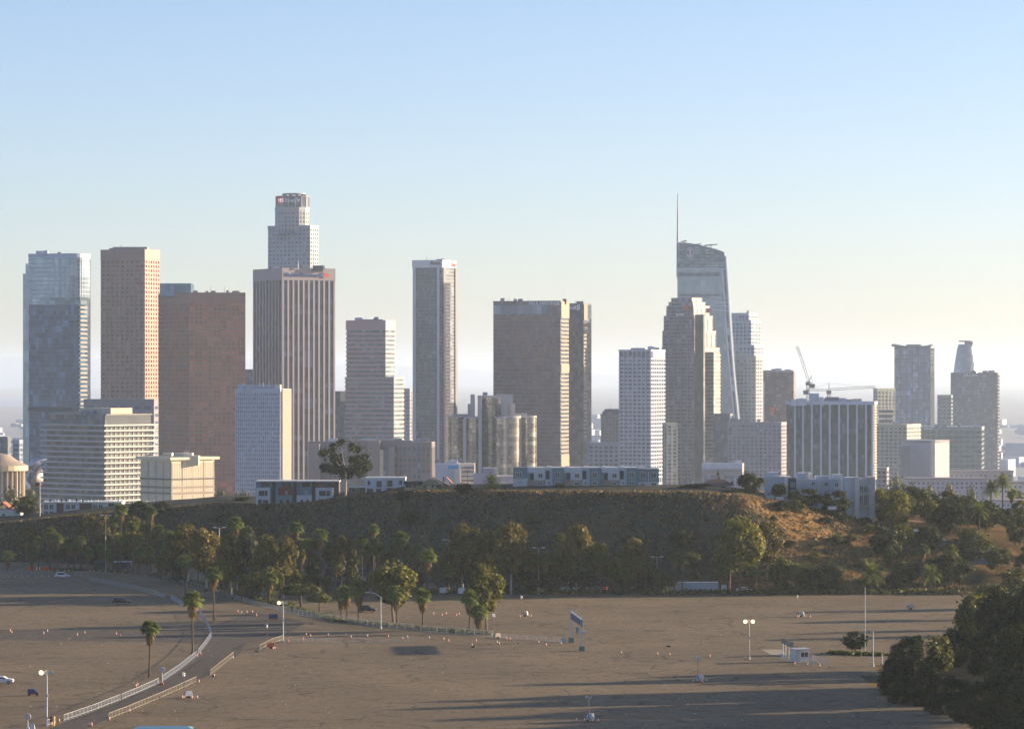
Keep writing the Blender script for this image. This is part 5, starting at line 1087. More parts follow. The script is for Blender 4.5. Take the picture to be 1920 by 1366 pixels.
def shrub(px, ytop, ybase, wpx, kind='dark', D=None, label=None, group=None, zbase=None):
    D = D or lotD(ybase); x = X(px, D); z0 = GZ(x, D) if zbase is None else zbase; zt = Zp(ytop, D); H = max(.8, zt - z0); W = wpx / F * D; i = int(hsh(px, ytop) * 97); cm, tm = PROTO[kind][i % len(PROTO[kind])]
    o = obj('shrub', cm, None, (x, D, z0 + H * .42)); o.scale = (W / 2, W / 2, H * .60); o.rotation_euler = (0, 0, hsh(px, D) * 6); tag(o, label, 'shrub', group); TREES.append((None if label else 'shrub', o, px, group)); return o

# fan palms
def fan_palm_mesh(seed, nfr=40):
    r = random.Random(seed); g = MB(); d = MB()
    def fan(mb, base, dirv, Lp, rad, droop, nseg=9):
        side = dirv.cross(Vector((0, 0, 1)));
        if side.length < .05: side = Vector((1, 0, 0))
        side.normalize(); tip = base + dirv * Lp; up = side.cross(dirv).normalized()
        leaf_quad(mb, base.lerp(tip, .5), up, dirv, .02, Lp * .5)
        for k in range(nseg):
            a = lerp(-1.25, 1.25, k / (nseg - 1)); dd = (dirv * math.cos(a) + side * math.sin(a)).normalized(); q = tip + dd * rad + Vector((0, 0, -droop * rad)); w = side * math.cos(a) * .07 * 1.6 - dirv * math.sin(a) * .07 * 1.6
            i = len(mb.v); m = tip + dd * rad * .55 + up * .03; mb.v += [tuple(tip), tuple(m - w), tuple(q), tuple(m + w)]; mb.f.append((i, i + 1, i + 2, i + 3))
    for i in range(nfr):
        el = lerp(-.45, 1.35, ((i + .5) / nfr) ** .9); az = i * 2.39996 + r.uniform(-.3, .3); v = Vector((math.cos(az) * math.cos(el), math.sin(az) * math.cos(el), math.sin(el))); fan(g, Vector((0, 0, 0)), v, r.uniform(.38, .72), r.uniform(.55, .88), .16 + .25 * (1 - el / 1.4))
    for i in range(34):
        el = lerp(-1.35, -.55, (i + .5) / 34); az = i * 2.39996; v = Vector((math.cos(az) * math.cos(el), math.sin(az) * math.cos(el), math.sin(el))); fan(d, Vector((0, 0, -.15 - .9 * (1 - (i / 34)))), v, r.uniform(.3, .5), r.uniform(.35, .55), .6, 6)
    return g.mesh('palm_fronds', L_palm), d.mesh('dead_skirt', L_skirt)
FAN = [fan_palm_mesh(s) for s in (1, 2, 3)]
PTR = MB(); PTR.tube([(0, 0, 0), (.03, 0, .12), (-.01, .01, .4), (.01, 0, .75), (0, 0, 1)], [.22, .15, .125, .115, .12], 8); PTR = PTR.mesh('palm_trunk', plain('palm_trunk_bark', (.10, .07, .05), .9, .3, 3.0))
PALMS = []
def palm(px, ytop, ybase, wpx=28, D=None, skirt=1.0, group=None, ground=None):
    D = D or lotD(ybase); x = X(px, D); z0 = GZ(x, D) if ground is None else ground; zt = Zp(ytop, D); H = zt - z0; W = wpx / F * D; s = W / 1.95; i = int(hsh(px, ytop) * 31) % 3
    e = empty('fan_palm', (x, D, z0), hsh(px, D) * 6.28, None, 'palm tree', group); lean = (hsh(px, 3) - .5) * .06; e.rotation_euler = (lean, (hsh(px, 4) - .5) * .06, e.rotation_euler.z)
    hc = H - s * 1.02; c = obj('fronds', FAN[i][0], e, (0, 0, hc)); c.scale = (s, s, s)
    d = obj('dead_skirt', FAN[i][1], e, (0, 0, hc)); d.scale = (s * .85, s * .85, s * .95 * skirt); t = obj('trunk', PTR, e); k = 1.5 if H > 7 else 1.2; t.scale = (k, k, hc); PALMS.append((e, px, ybase, group)); return e
# feather palms
def feather_mesh(seed, nfr=38):
    r = random.Random(seed); g = MB()
    for i in range(nfr):
        el = lerp(-.35, 1.4, ((i + .5) / nfr) ** .8); az = i * 2.39996 + r.uniform(-.2, .2); h = Vector((math.cos(az), math.sin(az), 0)); p = Vector((0, 0, 0)); dirv = (h * math.cos(el) + Vector((0, 0, math.sin(el)))).normalized(); side = dirv.cross(Vector((0, 0, 1))).normalized()
        for k in range(9):
            q = p + dirv * .135; L = .24 * math.sin(math.pi * (k + 1.5) / 11) + .05
            for sg in (-1, 1):
                j = len(g.v); t1 = q + side * sg * L + dirv * .08 + Vector((0, 0, -.05)); g.v += [tuple(p), tuple(q), tuple(t1)]; g.f.append((j, j + 1, j + 2))
            p = q; dirv = (dirv + Vector((0, 0, -.13 - .03 * k * .5))).normalized()
    return g.mesh('feather_fronds', L_palm)
FEA = [feather_mesh(1), feather_mesh(5)]
def date_palm(px, ytop, ybase, wpx, D=None, label=None, group=None):
    D = D or lotD(ybase); x = X(px, D); z0 = GZ(x, D); zt = Zp(ytop, D); H = zt - z0; W = wpx / F * D; s = W / 1.9
    e = empty('date_palm', (x, D, z0), hsh(px) * 6.28, label, 'palm tree', group); hc = H - s * .75; c = obj('fronds', FEA[int(px) % 2], e, (0, 0, max(.4, hc))); c.scale = (s, s, s); t = obj('trunk', PTR, e); t.scale = (1.8, 1.8, max(.4, hc)); return e

# --- trees along the foot of the hill
GA = 'rusty trees along the foot of the hill'; GO = 'olive-gold trees along the foot of the hill'; GD = 'dark green trees along the foot of the hill'
for a in ((50, 985, 1052, 36), (165, 962, 1056, 40), (190, 967, 1058, 46), (246, 970, 1060, 52), (278, 974, 1062, 40), (352, 984, 1096, 66), (388, 992, 1106, 66), (434, 998, 1118, 60), (532, 1003, 1124, 50), (640, 1004, 1112, 60)): tree('rusty', *a, stem='rusty-leaved tree', group=GA)
for a in ((868, 980, 1112, 76), (958, 977, 1114, 74), (1082, 986, 1113, 66), (1185, 1010, 1113, 56), (1438, 972, 1108, 62), (1000, 1025, 1113, 50)): tree('rusty', *a, stem='rusty-leaved tree', group=GA)
for a in ((498, 1000, 1124, 46), (738, 1050, 1166, 84), (912, 1056, 1180, 70), (1120, 1015, 1113, 46), (1152, 1048, 1114, 30), (1388, 966, 1112, 92), (905, 990, 1113, 60), (1062, 1008, 1113, 56), (1045, 1025, 1113, 40), (480, 1070, 1126, 44), (545, 1062, 1122, 48), (1368, 990, 1110, 56)): tree('olive', *a, stem='olive-gold tree', group=GO)
for a in ((462, 988, 1118, 66), (232, 1015, 1064, 40), (120, 1020, 1056, 44), (172, 1015, 1060, 36), (330, 1035, 1092, 44), (422, 1040, 1114, 50), (510, 1058, 1128, 46), (585, 1058, 1112, 44), (660, 1060, 1112, 36), (835, 1050, 1112, 54), (890, 1060, 1113, 50), (985, 1058, 1113, 60), (1030, 1066, 1113, 60), (1090, 1058, 1113, 66), (1205, 1068, 1113, 40), (1250, 1075, 1113, 40), (1465, 1040, 1112, 56), (1510, 1052, 1112, 50), (1552, 1046, 1112, 60), (775, 1066, 1112, 44), (720, 1060, 1116, 40)): tree('dark' if hsh(a[0]) < .5 else 'mid', *a, stem='dark green tree', group=GD, trunk_frac=.12)
t = tree('umbrella', 566, 1084, 1143, 80, stem=None); tag(t, 'wide umbrella-shaped green tree left of the fence bend', 'tree'); t = tree('umbrella', 598, 1104, 1150, 48, stem=None); tag(t, 'smaller umbrella-shaped green tree just right of the wide one', 'tree')
t = tree('dark', 1604, 1181, 1225, 50, stem=None, trunk_frac=.2); tag(t, 'round dark green tree on the grass island right of the ticket booth', 'tree')
# ridge trees
def lab(o, s, cat='tree'): tag(o, s, cat); return o
lab(tree('sparse', 648, 818, 930, 104, D=1074, trunk_frac=.3), 'large open eucalyptus with pale branches standing alone on the ridge'); lab(tree('dark', 1407, 881, 936, 54, D=998, trunk_frac=.05), 'big round dark tree on the ridge beside the hip-roofed house'); lab(tree('cone', 1346, 878, 908, 18, D=1030, trunk_frac=.05), 'small pointed conifer behind the hip-roofed house')
lab(tree('dark', 1510, 914, 962, 66, D=996, trunk_frac=.05), 'dark broad tree hiding the foot of the stepped apartments'); lab(tree('dark', 1566, 916, 964, 56, D=996, trunk_frac=.05), 'dark tree left of the tall end block on the right shoulder'); lab(tree('dark', 1462, 902, 936, 30, D=1003, trunk_frac=.1), 'small dark tree before the pale blue stepped house')
lab(tree('olive', 1652, 914, 986, 44, D=1006, trunk_frac=.08), 'golden-green tree just right of the tall end block'); lab(tree('olive', 1682, 920, 1000, 54, D=1002, trunk_frac=.08), 'larger golden-green tree right of the tall end block'); lab(tree('mid', 1733, 915, 962, 34, D=1030, trunk_frac=.1), 'bright green bushy tree beside the dark gabled house'); lab(tree('olive', 1746, 936, 972, 36, D=1010, trunk_frac=.08), 'golden shrub-like tree on the bare slope at right')
lab(tree('mid', 46, 930, 984, 50, D=1150, trunk_frac=.08), 'bright green tree left of the flagpole'); lab(tree('far', 22, 912, 975, 60, D=1400, zbase=-20), 'hazy green tree below the round colonnaded hall'); lab(tree('far', 60, 915, 975, 44, D=1420, zbase=-20), 'second hazy green tree right of the one below the round hall')
lab(tree('far', 412, 917, 960, 40, D=1300, zbase=-5), 'hazy pale tree below the cream archive block'); lab(tree('far', 455, 919, 960, 46, D=1320, zbase=-5), 'hazy pale tree in front of the pale blue gridded block'); lab(tree('far', 1686, 888, 950, 52, D=1700, zbase=-40), 'hazy round tree below the blank-walled block')
for j_, (a_, b_, w_) in enumerate(((1712, 904, 40), (1745, 908, 34), (1784, 906, 46), (1822, 910, 40), (1905, 915, 44))): lab(tree('far', a_, b_, 960, w_, D=1500 + 15 * j_, zbase=-25), 'hazy tree before the pale low rows at right, %s from the left' % ('first', 'second', 'third', 'fourth', 'fifth')[j_])
lab(tree('dark', 455, 932, 960, 40, D=1120, trunk_frac=.05), 'dark round bush-like tree left of the modern units')
shrub(870, 903, 926, 34, 'dark', 1004, 'dark round shrub under the utility pole on the ridge'); shrub(1310, 905, 930, 50, 'dark', 996, 'dark spreading shrub left of the hip-roofed house'); shrub(1286, 914, 930, 34, 'dark', 994, 'low dark shrub right of the townhouse row'); shrub(1050, 905, 926, 22, 'dark', 997, 'small dark shrub at the foot of the townhouse row'); shrub(738, 914, 928, 26, 'mid', 1056, 'low green shrub before the white flats'); shrub(1372, 925, 945, 50, 'dark', 990, 'dark shrub below the big round ridge tree')
# shrubs scattered over the hill face
GH = 'dark scrub clumps on the shaded hillside'; r = random.Random(11)
for i in range(46):
    x = r.uniform(-120, 78); yb, yc = interp(YB, x), interp(YC, x); y = lerp(yb, yc, r.uniform(.15, 1.0)); w = r.uniform(18, 52) if i < 18 else r.uniform(8, 18); px = 960 + x * F / y; z = GZ(x, y); py = HZ + (CAMZ - z) * F / y
    o = shrub(px, py - w * r.uniform(.35, .65), py, w, r.choice(('dark', 'dark', 'mid')), y, None, GH); tag(o, 'dark scrub clump on the shaded hillside', 'shrub', GH)
GL = 'green scrub clumps on the sunlit right slope'
for i in range(34):
    x = r.uniform(72, 118); yb, yc = interp(YB, x), interp(YC, x); y = lerp(yb, yc, r.uniform(.05, 1.0)); w = r.uniform(10, 34); px = 960 + x * F / y; z = GZ(x, y); py = HZ + (CAMZ - z) * F / y
    o = shrub(px, py - w * r.uniform(.4, .7), py, w, r.choice(('mid', 'olive', 'mid', 'dark')), y, None, GL); tag(o, 'green scrub clump on the sunlit right slope', 'shrub', GL)
# wooded right-hand slope
GW = 'trees of the wooded right slope'
for i in range(58):
    x = r.uniform(104, 160); yb, yc = interp(YB, x), interp(YC, x); y = lerp(yb + 1, yc + 75, r.uniform(0, 1) ** 1.1); z = GZ(x, y); px = 960 + x * F / y
    if px > 1985 or px < 1660 or (1690 < px < 1830 and yb + 48 < y < yb + 66): continue
    h = r.uniform(4.5, 10); w = h * r.uniform(.9, 1.4) * F / y; py = HZ + (CAMZ - z - h) * F / y; tree(r.choice(('dark', 'dark', 'mid', 'olive', 'bank')), px, py, 0, w, D=y, stem='leafy tree', group=GW, trunk_frac=.1)
# near bank at lower right, also beyond the frame where its shadows come from
GB = 'dark trees of the near bank at lower right'
for (px, yt, yb, w) in ((1700, 1192, 1262, 66), (1752, 1188, 1272, 84), (1788, 1176, 1262, 60), (1826, 1106, 1262, 84), (1876, 1098, 1286, 100), (1930, 1090, 1296, 110), (1850, 1180, 1300, 90), (1906, 1170, 1330, 110), (1960, 1150, 1350, 120), (1890, 1250, 1366, 110), (1940, 1260, 1400, 120), (1845, 1112, 1180, 60), (1900, 1105, 1190, 80), (1860, 1090, 1160, 70), (1915, 1060, 1140, 80)): tree('mid' if yb < 1200 or px in (1826, 1752) else 'bank', px, yt, yb, w, stem='dark bank tree', group=GB, trunk_frac=.08, ground=0.0 if px < 1800 else None)  # brighter leaf kind along the top paints sunlit edges on the mass
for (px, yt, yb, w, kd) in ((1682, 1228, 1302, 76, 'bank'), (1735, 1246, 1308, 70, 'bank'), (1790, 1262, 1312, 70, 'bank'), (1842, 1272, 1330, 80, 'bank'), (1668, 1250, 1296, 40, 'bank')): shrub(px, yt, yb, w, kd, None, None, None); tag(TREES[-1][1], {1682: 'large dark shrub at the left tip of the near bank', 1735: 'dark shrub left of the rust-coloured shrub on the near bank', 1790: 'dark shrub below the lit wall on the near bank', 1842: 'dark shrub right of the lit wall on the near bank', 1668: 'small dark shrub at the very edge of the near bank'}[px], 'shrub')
PROTO['rust_shrub'] = []
me, cs = crown_mesh('crown_rust_shrub', 77, 'oval', 18, 110, .07, .36); me.materials.append(L_dry); PROTO['rust_shrub'].append((me, None))
shrub(1756, 1258, 1290, 36, 'rust_shrub', None, 'rust-red shrub beside the lit wall on the near bank'); shrub(1722, 1266, 1300, 40, 'rust_shrub', None, 'dull rust shrub at the front of the near bank')
GS = 'dark shrubs along the shaded front of the near bank'
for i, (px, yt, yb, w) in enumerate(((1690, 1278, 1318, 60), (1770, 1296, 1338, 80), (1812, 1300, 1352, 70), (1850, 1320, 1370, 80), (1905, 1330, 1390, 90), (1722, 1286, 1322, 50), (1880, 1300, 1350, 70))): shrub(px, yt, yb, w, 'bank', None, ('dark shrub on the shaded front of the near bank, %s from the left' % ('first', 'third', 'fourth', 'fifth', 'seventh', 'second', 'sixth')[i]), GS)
GX = 'trees beyond the right edge that shade the lot'
for (x, y, h, w) in ((92, 570, 12, 11), (106, 590, 15, 13), (120, 612, 13, 12), (112, 560, 14, 12), (130, 588, 16, 14), (128, 640, 14, 13), (140, 668, 13, 12), (150, 700, 12, 11), (88, 548, 11, 10), (122, 700, 10, 10), (100, 552, 13, 12), (96, 600, 14, 15), (108, 626, 15, 15), (118, 655, 14, 15), (134, 612, 17, 16), (146, 640, 16, 16), (104, 575, 16, 15), (124, 560, 17, 16)): tree('bank', 960 + x * F / y, HZ + (CAMZ - GZ(x, y) - h) * F / y, 0, w * F / y, D=y, stem='tall dark tree', group=GX, trunk_frac=.12)
# palms
GP = 'fan palms of the lot and hill foot'
for a in ((280, 1162, 1270, 32), (361, 1109, 1228, 34), (402, 1062, 1166, 30), (347, 1040, 1116, 28), (94, 988, 1068, 25), (128, 1008, 1070, 24), (139, 1013, 1064, 22), (14, 1030, 1073, 22), (191, 1020, 1068, 22), (227, 945, 1070, 24), (222, 999, 1071, 22), (283, 949, 1071, 20), (240, 998, 1074, 22), (258, 1000, 1076, 22), (262, 1024, 1077, 24), (276, 1024, 1076, 24), (321, 997, 1094, 32), (302, 1042, 1094, 26), (441, 968, 1112, 28), (486, 1060, 1122, 32), (524, 1042, 1122, 30), (553, 978, 1108, 26), (561, 1010, 1110, 24), (579, 1008, 1112, 26), (600, 990, 1114, 28), (566, 1030, 1110, 20), (612, 1080, 1110, 20), (680, 1002, 1112, 22), (700, 983, 1112, 20), (704, 1008, 1113, 22), (690, 1020, 1114, 24), (711, 1022, 1115, 22), (754, 997, 1116, 30), (771, 1024, 1116, 24), (782, 1022, 1114, 16), (803, 1028, 1120, 30), (640, 1100, 1160, 30), (651, 1097, 1163, 30), (672, 1086, 1166, 34), (745, 1096, 1172, 32), (793, 1104, 1175, 30), (880, 1106, 1183, 32), (898, 1132, 1187, 32), (1051, 998, 1104, 20), (1023, 1034, 1114, 28), (1125, 1036, 1114, 24), (1164, 1038, 1114, 20), (1173, 1064, 1115, 24), (1192, 1044, 1114, 24), (1230, 1064, 1113, 22), (1264, 1034, 1115, 22), (1279, 1040, 1116, 20), (1494, 1058, 1113, 26), (1717, 1190, 1262, 24), (1095, 1052, 1114, 20), (420, 1052, 1120, 24), (455, 1075, 1128, 26), (505, 1072, 1130, 26), (590, 1040, 1112, 20), (630, 1048, 1114, 20), (665, 1040, 1112, 20), (728, 1036, 1114, 22), (845, 1060, 1114, 22), (930, 1058, 1114, 20), (985, 1046, 1114, 20), (1350, 1062, 1114, 20), (1415, 1060, 1114, 22), (60, 1030, 1070, 20), (165, 1026, 1070, 20), (205, 1030, 1072, 20), (72, 1006, 1071, 20), (108, 1000, 1071, 20), (152, 1004, 1070, 20), (212, 972, 1072, 20), (250, 978, 1076, 20), (296, 984, 1080, 20), (312, 1020, 1084, 22), (335, 1012, 1090, 22), (372, 1030, 1100, 22), (466, 1030, 1116, 22), (512, 1012, 1116, 22), (538, 1022, 1112, 20), (588, 1012, 1112, 20), (620, 1016, 1112, 20), (650, 1020, 1112, 20), (742, 1016, 1113, 20), (822, 1034, 1114, 20), (858, 1024, 1114, 20), (942, 1026, 1114, 20), (1105, 1040, 1114, 20), (1210, 1050, 1114, 20)): palm(*a, group=GP)
palm(1281, 994, 0, 16, D=958, group=GP); palm(1729, 1018, 0, 22, D=948, group=GP); palm(1785, 1022, 0, 22, D=944, group=GP); palm(1897, 917, 0, 18, D=1080, group=GP)
for a, lb in (((922, 892, 0, 34, 998), 'feathery palm standing on the ridge before the pale pink block'), ((1880, 891, 0, 36, 1060), 'tallest feathery palm on the right skyline'), ((1858, 904, 0, 36, 1060), 'feathery palm left of the tallest right-hand palm'), ((1634, 1056, 0, 52, 932), 'broad date palm at the lot edge below the lit slope'), ((1800, 960, 0, 28, 1000), 'feathery palm on the dry right slope'), ((1836, 944, 0, 36, 1000), 'bushy feathery palm among dark trees at right'), ((800, 1046, 0, 44, 950), 'leaning date palm before the dark trees left of the parked white cars'), ((1745, 1062, 0, 40, 936), 'low date palm at the far lot edge near the right')): date_palm(*a, label=lb)
# ground cover strip at the toe of the hill and along the fence
mb = MB(); r = random.Random(3)
def cover(pts, n, spread, h0, h1):
    for i in range(n):
        t = r.random() * (len(pts) - 1); k = int(t); (xa, ya), (xb, yb_) = pts[k], pts[k + 1]; f = t - k; x, y = lerp(xa, xb, f) + r.gauss(0, spread), lerp(ya, yb_, f) + r.gauss(0, spread); s = r.uniform(.25, .6); leaf_quad(mb, Vector((x, y, GZ(x, y) + r.uniform(h0, h1))), rvec(r).normalized(), Vector((0, 0, 1)), s, s * .7)
def lp(px, py): D = lotD(py); return (X(px, D), D)
cover([lp(560, 1096), lp(700, 1100), lp(800, 1112), lp(1000, 1113), lp(1400, 1114), lp(1800, 1113)], 5200, 1.6, .1, 1.3); cover([lp(290, 1079), lp(400, 1105), lp(470, 1122), lp(540, 1136)], 2200, 1.5, .1, 1.0); cover([lp(545, 1140), lp(640, 1165), lp(800, 1180), lp(915, 1190)], 2600, .7, .1, .6); cover([lp(100, 1069), lp(180, 1069), lp(240, 1074)], 500, .9, .1, .6); cover([lp(1560, 1225), lp(1610, 1227), lp(1660, 1228)], 900, 1.0, .05, .5)
tag(mb.build('ground_cover', L_mid), 'low green ground cover along the lot edge and the fence line', 'ground cover', kind='stuff')
# dry grass tufts on the slope
mb = MB()
for i in range(26000):
    x = r.uniform(-170, 125); yb, yc = interp(YB, x), interp(YC, x); y = lerp(yb, yc + 4, r.random()); z = GZ(x, y); s = r.uniform(.15, .55); j = len(mb.v); a = r.uniform(0, 3.14); dx, dy = math.cos(a) * s, math.sin(a) * s
    mb.v += [(x - dx, y - dy, z - .02), (x + dx, y + dy, z - .02), (x + r.uniform(-.2, .2), y + r.uniform(-.2, .2), z + s * 1.5)]; mb.f.append((j, j + 1, j + 2))
tag(mb.build('dry_grass', leaf_mat('dry_grass_blades', (.06, .055, .025), (.17, .115, .05), (.28, .18, .08))), 'dry golden grass covering the hillside', 'grass', kind='stuff')
mb = MB()
for i in range(11000):
    x = r.uniform(-170, 100); yb, yc = interp(YB, x), interp(YC, x); y = lerp(yb, yc + 3, r.random())
    if vnoise(x * .16, y * .2) + .5 * vnoise(x * .5, y * .5) < .06: continue
    z = GZ(x, y); s = r.uniform(.2, .6); leaf_quad(mb, Vector((x, y, z + s * r.uniform(.2, 1.1))), rvec(r).normalized(), Vector((0, 0, 1)), s, s * .6)
tag(mb.build('sage_scrub', leaf_mat('sage_scrub_leaf', (.03, .04, .025), (.06, .068, .04), (.10, .10, .06))), 'grey-green low sage scrub spread over the hillside', 'scrub', kind='stuff')
# ordinal labels for look-alikes
ORD = ['first', 'second', 'third', 'fourth', 'fifth', 'sixth', 'seventh', 'eighth', 'ninth', 'tenth', 'eleventh', 'twelfth', 'thirteenth', 'fourteenth', 'fifteenth', 'sixteenth', 'seventeenth', 'eighteenth', 'nineteenth', 'twentieth', 'twenty-first', 'twenty-second', 'twenty-third', 'twenty-fourth', 'twenty-fifth', 'twenty-sixth', 'twenty-seventh', 'twenty-eighth', 'twenty-ninth', 'thirtieth']
def ordn(i):
    if i < 30: return ORD[i]
    t = {3: 'thirty', 4: 'forty', 5: 'fifty', 6: 'sixty', 7: 'seventy', 8: 'eighty', 9: 'ninety'}; d, u = divmod(i + 1, 10)
    return (t[d] + '-' + ORD[u - 1]) if u else {4: 'fortieth', 5: 'fiftieth', 6: 'sixtieth', 7: 'seventieth', 3: 'thirtieth', 8: 'eightieth', 9: 'ninetieth'}[d]
for g, txt in ((GA, 'rusty-leaved tree at the hill foot, %s from the left'), (GO, 'olive-gold tree before the hill, %s from the left'), (GD, 'dark green tree at the hill foot, %s from the left'), (GW, 'leafy tree on the wooded right slope, %s from the left'), (GB, 'dark tree on the near bank at lower right, %s from the left'), (GX, 'tall dark tree beyond the right edge of the lot, %s from the left')):
    for i, (s_, e, px, g_) in enumerate(sorted([t for t in TREES if t[3] == g], key=lambda t: t[2])): e['label'] = txt % ordn(i)
SPEC = {280: 'fan palm nearest the camera, left beside the round white sign', 361: 'fan palm by the bend of the white barrier line on the left', 402: 'fan palm standing in the dark lane before the trees', 347: 'fan palm behind the barrier line left of the lane palm', 94: 'lone slim fan palm near the orange barriers at far left', 793: 'short lone fan palm on the fence strip near the middle', 898: 'lowest fan palm at the right end of the fence strip', 1281: 'thin tall fan palm up on the shaded hillside', 1897: 'small fan palm at the right edge of the skyline'}
rest = []
for e, px, yb, g in sorted(PALMS, key=lambda t: t[1]):
    if px in SPEC: e['label'] = SPEC[px]
    else: rest.append((e, px))
A = [t for t in rest if t[1] < 330]; B = [t for t in rest if 330 <= t[1] < 630]; C = [t for t in rest if 630 <= t[1] < 900]; E = [t for t in rest if t[1] >= 900]
for grp, txt in ((A, 'fan palm of the far left cluster, %s from the left'), (B, 'fan palm of the left centre cluster, %s from the left'), (C, 'fan palm of the centre cluster, %s from the left'), (E, 'fan palm along the far lot edge right of centre, %s from the left')):
    for i, (e, px) in enumerate(grp): e['label'] = txt % ordn(i)
# ------------------------------------------------------------------ things on the lot
def at(px, py): D = lotD(py); return (X(px, D), D, 0.012)
o_cone = plain('cone_orange', (.62, .12, .03), .6, .05); o_white = plain('cone_white', (.7, .68, .64), .6, .05); steel = plain('galvanised_steel', (.38, .40, .42), .45, .08, 1.0, .3); whitep = plain('white_paint_metal', (.48, .50, .52), .45, .06, 1.0); blackp = plain('black_rubber', (.02, .02, .022), .7); creamp = plain('cream_paint_metal', (.42, .36, .25), .5, .06, 1.0); bluep = plain('royal_blue_panel', (.02, .065, .17), .45, .05); concr = plain('concrete_block', (.42, .40, .37), .85, .1, 1.0)
# traffic cones / delineators
cone_m = MB(); cone_m.loft([[(r_ * math.cos(2 * math.pi * i / 10), r_ * math.sin(2 * math.pi * i / 10), z) for i in range(10)] for r_, z in ((.17, .05), (.07, .95), (.05, 1.0))]); cone_m = cone_m.mesh('cone_body', o_cone)
band_m = MB(); band_m.loft([[(r_ * math.cos(2 * math.pi * i / 10), r_ * math.sin(2 * math.pi * i / 10), z) for i in range(10)] for r_, z in ((.150, .38), (.108, .78))]); band_m = band_m.mesh('white_band', o_white)
cbase_m = MB().box(-.24, .24, -.24, .24, 0, .06).mesh('cone_base', blackp)
def cone(px, py, label, group, s=.82):
    e = empty('traffic_cone', at(px, py), hsh(px, py), label, 'cone', group); e.scale = (s, s, s)
    obj('cone_body', cone_m, e); obj('white_band', band_m, e); obj('cone_base', cbase_m, e)
def cones(pts, label, group):
    for px, py in pts: cone(px, py, label, group)
cones([(5, 1084), (16, 1084), (29, 1083.5), (41, 1083.5), (54, 1083), (67, 1083), (79, 1082.5), (92, 1082.5)], 'white-banded traffic cone in the even row at upper left', 'cones in the upper left row')
cones([(108, 1072), (121, 1072), (129, 1072), (168, 1073), (176, 1073), (187, 1073), (215, 1074), (229, 1075)], 'traffic cone along the planted island below the left palms', 'cones by the left palm island')
cones([(22, 1187), (19, 1184), (82, 1189), (89, 1185), (145, 1192), (159, 1188), (218, 1190), (226, 1194)], 'traffic cone along the dark lane across the left lot', 'cones across the left lane')
cones([(446, 1148), (453, 1150), (463, 1149), (473, 1149), (481, 1155), (487, 1187), (492, 1188)], 'traffic cone in the shaded lane left of the lamp post', 'cones in the shaded lane')
cones([(536, 1190), (569, 1200), (574, 1191), (582, 1194), (615, 1192), (649, 1192), (658, 1196), (689, 1194), (728, 1195), (755, 1199), (764, 1196), (805, 1198), (832, 1200), (841, 1203), (885, 1211), (893, 1203), (932, 1206), (936, 1208), (971, 1206), (1010, 1206), (1024, 1211), (1052, 1208)], 'traffic cone in the long loose row across the middle lot', 'cones across the middle')
cones([(813, 1152), (829, 1155), (837, 1152), (856, 1155), (861, 1153), (950, 1199), (956, 1200), (930, 1196)], 'traffic cone standing in the lot behind the fence palms', 'cones behind the fence palms')
cones([(1165, 1226), (1233, 1228), (1256, 1229), (1331, 1232), (1397, 1236)], 'traffic cone in the sparse row right of the sign gantry', 'cones right of the gantry')
cones([(1490, 1246), (1514, 1248), (1537, 1250), (1555, 1251)], 'red and white cone in front of the ticket booth', 'cones at the ticket booth')
cones([(300, 1283), (296, 1281), (370, 1231), (376, 1227), (205, 1350), (243, 1335), (111, 1354), (98, 1360), (373, 1280), (402, 1269), (437, 1235), (529, 1203), (541, 1204), (168, 1361), (172, 1361)], 'traffic cone at a joint of the white barrier lines', 'cones at barrier joints')
cones([(255, 1288), (258, 1286)], 'traffic cone beside the nearest lane line on the left', 'cones by the near lane')
# crowd barriers
def barrier_mesh(mat, L, h=1.1, n=7):
    mb = MB(); mb.bar((0, 0, .22), (L, 0, .22), .04).bar((0, 0, h), (L, 0, h), .05).bar((0, 0, .0), (0, 0, h), .05).bar((L, 0, 0), (L, 0, h), .05)
    for i in range(1, n): mb.bar((L * i / n, 0, .22), (L * i / n, 0, h), .022)
    for x in (.25, L - .25): mb.bar((x, -.3, .03), (x, .3, .03), .05)
    return mb.mesh('barrier_panel', mat)
BM = {}
def barriers(poly, label, group, mat, name='crowd_barrier', L=2.3, h=1.1):
    if (mat.name, L, h) not in BM: BM[(mat.name, L, h)] = barrier_mesh(mat, 1.0 * L, h)
    pts = [Vector(at(px, py)) for px, py in poly]
    for a, b in zip(pts, pts[1:]):
        d = b - a; n = max(1, round(d.length / L)); 
        for i in range(n):
            p = a + d * (i / n); o = obj(name, BM[(mat.name, L, h)], None, p, math.atan2(d.y, d.x) + (hsh(i, p.x) - .5) * .06); o.scale = (d.length / n / L * .97, 1, 1); tag(o, label, 'barrier', group)
barriers([(120, 1351), (172, 1333), (226, 1312)], 'white crowd barrier in the lowest run of the left barrier line', 'left barrier line, lowest run', whitep); barriers([(229, 1311), (262, 1297), (298, 1281)], 'white crowd barrier between the low run and the round white sign', 'left barrier line, middle run', whitep); barriers([(304, 1277), (338, 1254), (369, 1229)], 'white crowd barrier between the round white sign and the bend palm', 'left barrier line, upper run', whitep); barriers([(371, 1227), (386, 1208), (397, 1192)], 'white crowd barrier in the steep run by the bend palm', 'left barrier line, steep run', whitep)
barriers([(397, 1190), (386, 1168), (374, 1150)], 'shaded bluish crowd barrier at the lane bend behind the palms', 'barriers at the lane bend', steel); barriers([(168, 1088), (210, 1096), (250, 1104), (292, 1114), (308, 1120)], 'pale crowd barrier in the upper left line crossing towards the lane', 'upper left barrier line', steel); barriers([(320, 1122), (345, 1136)], 'pale crowd barrier in the short upper run beside the lane palm', 'short upper barriers', steel)
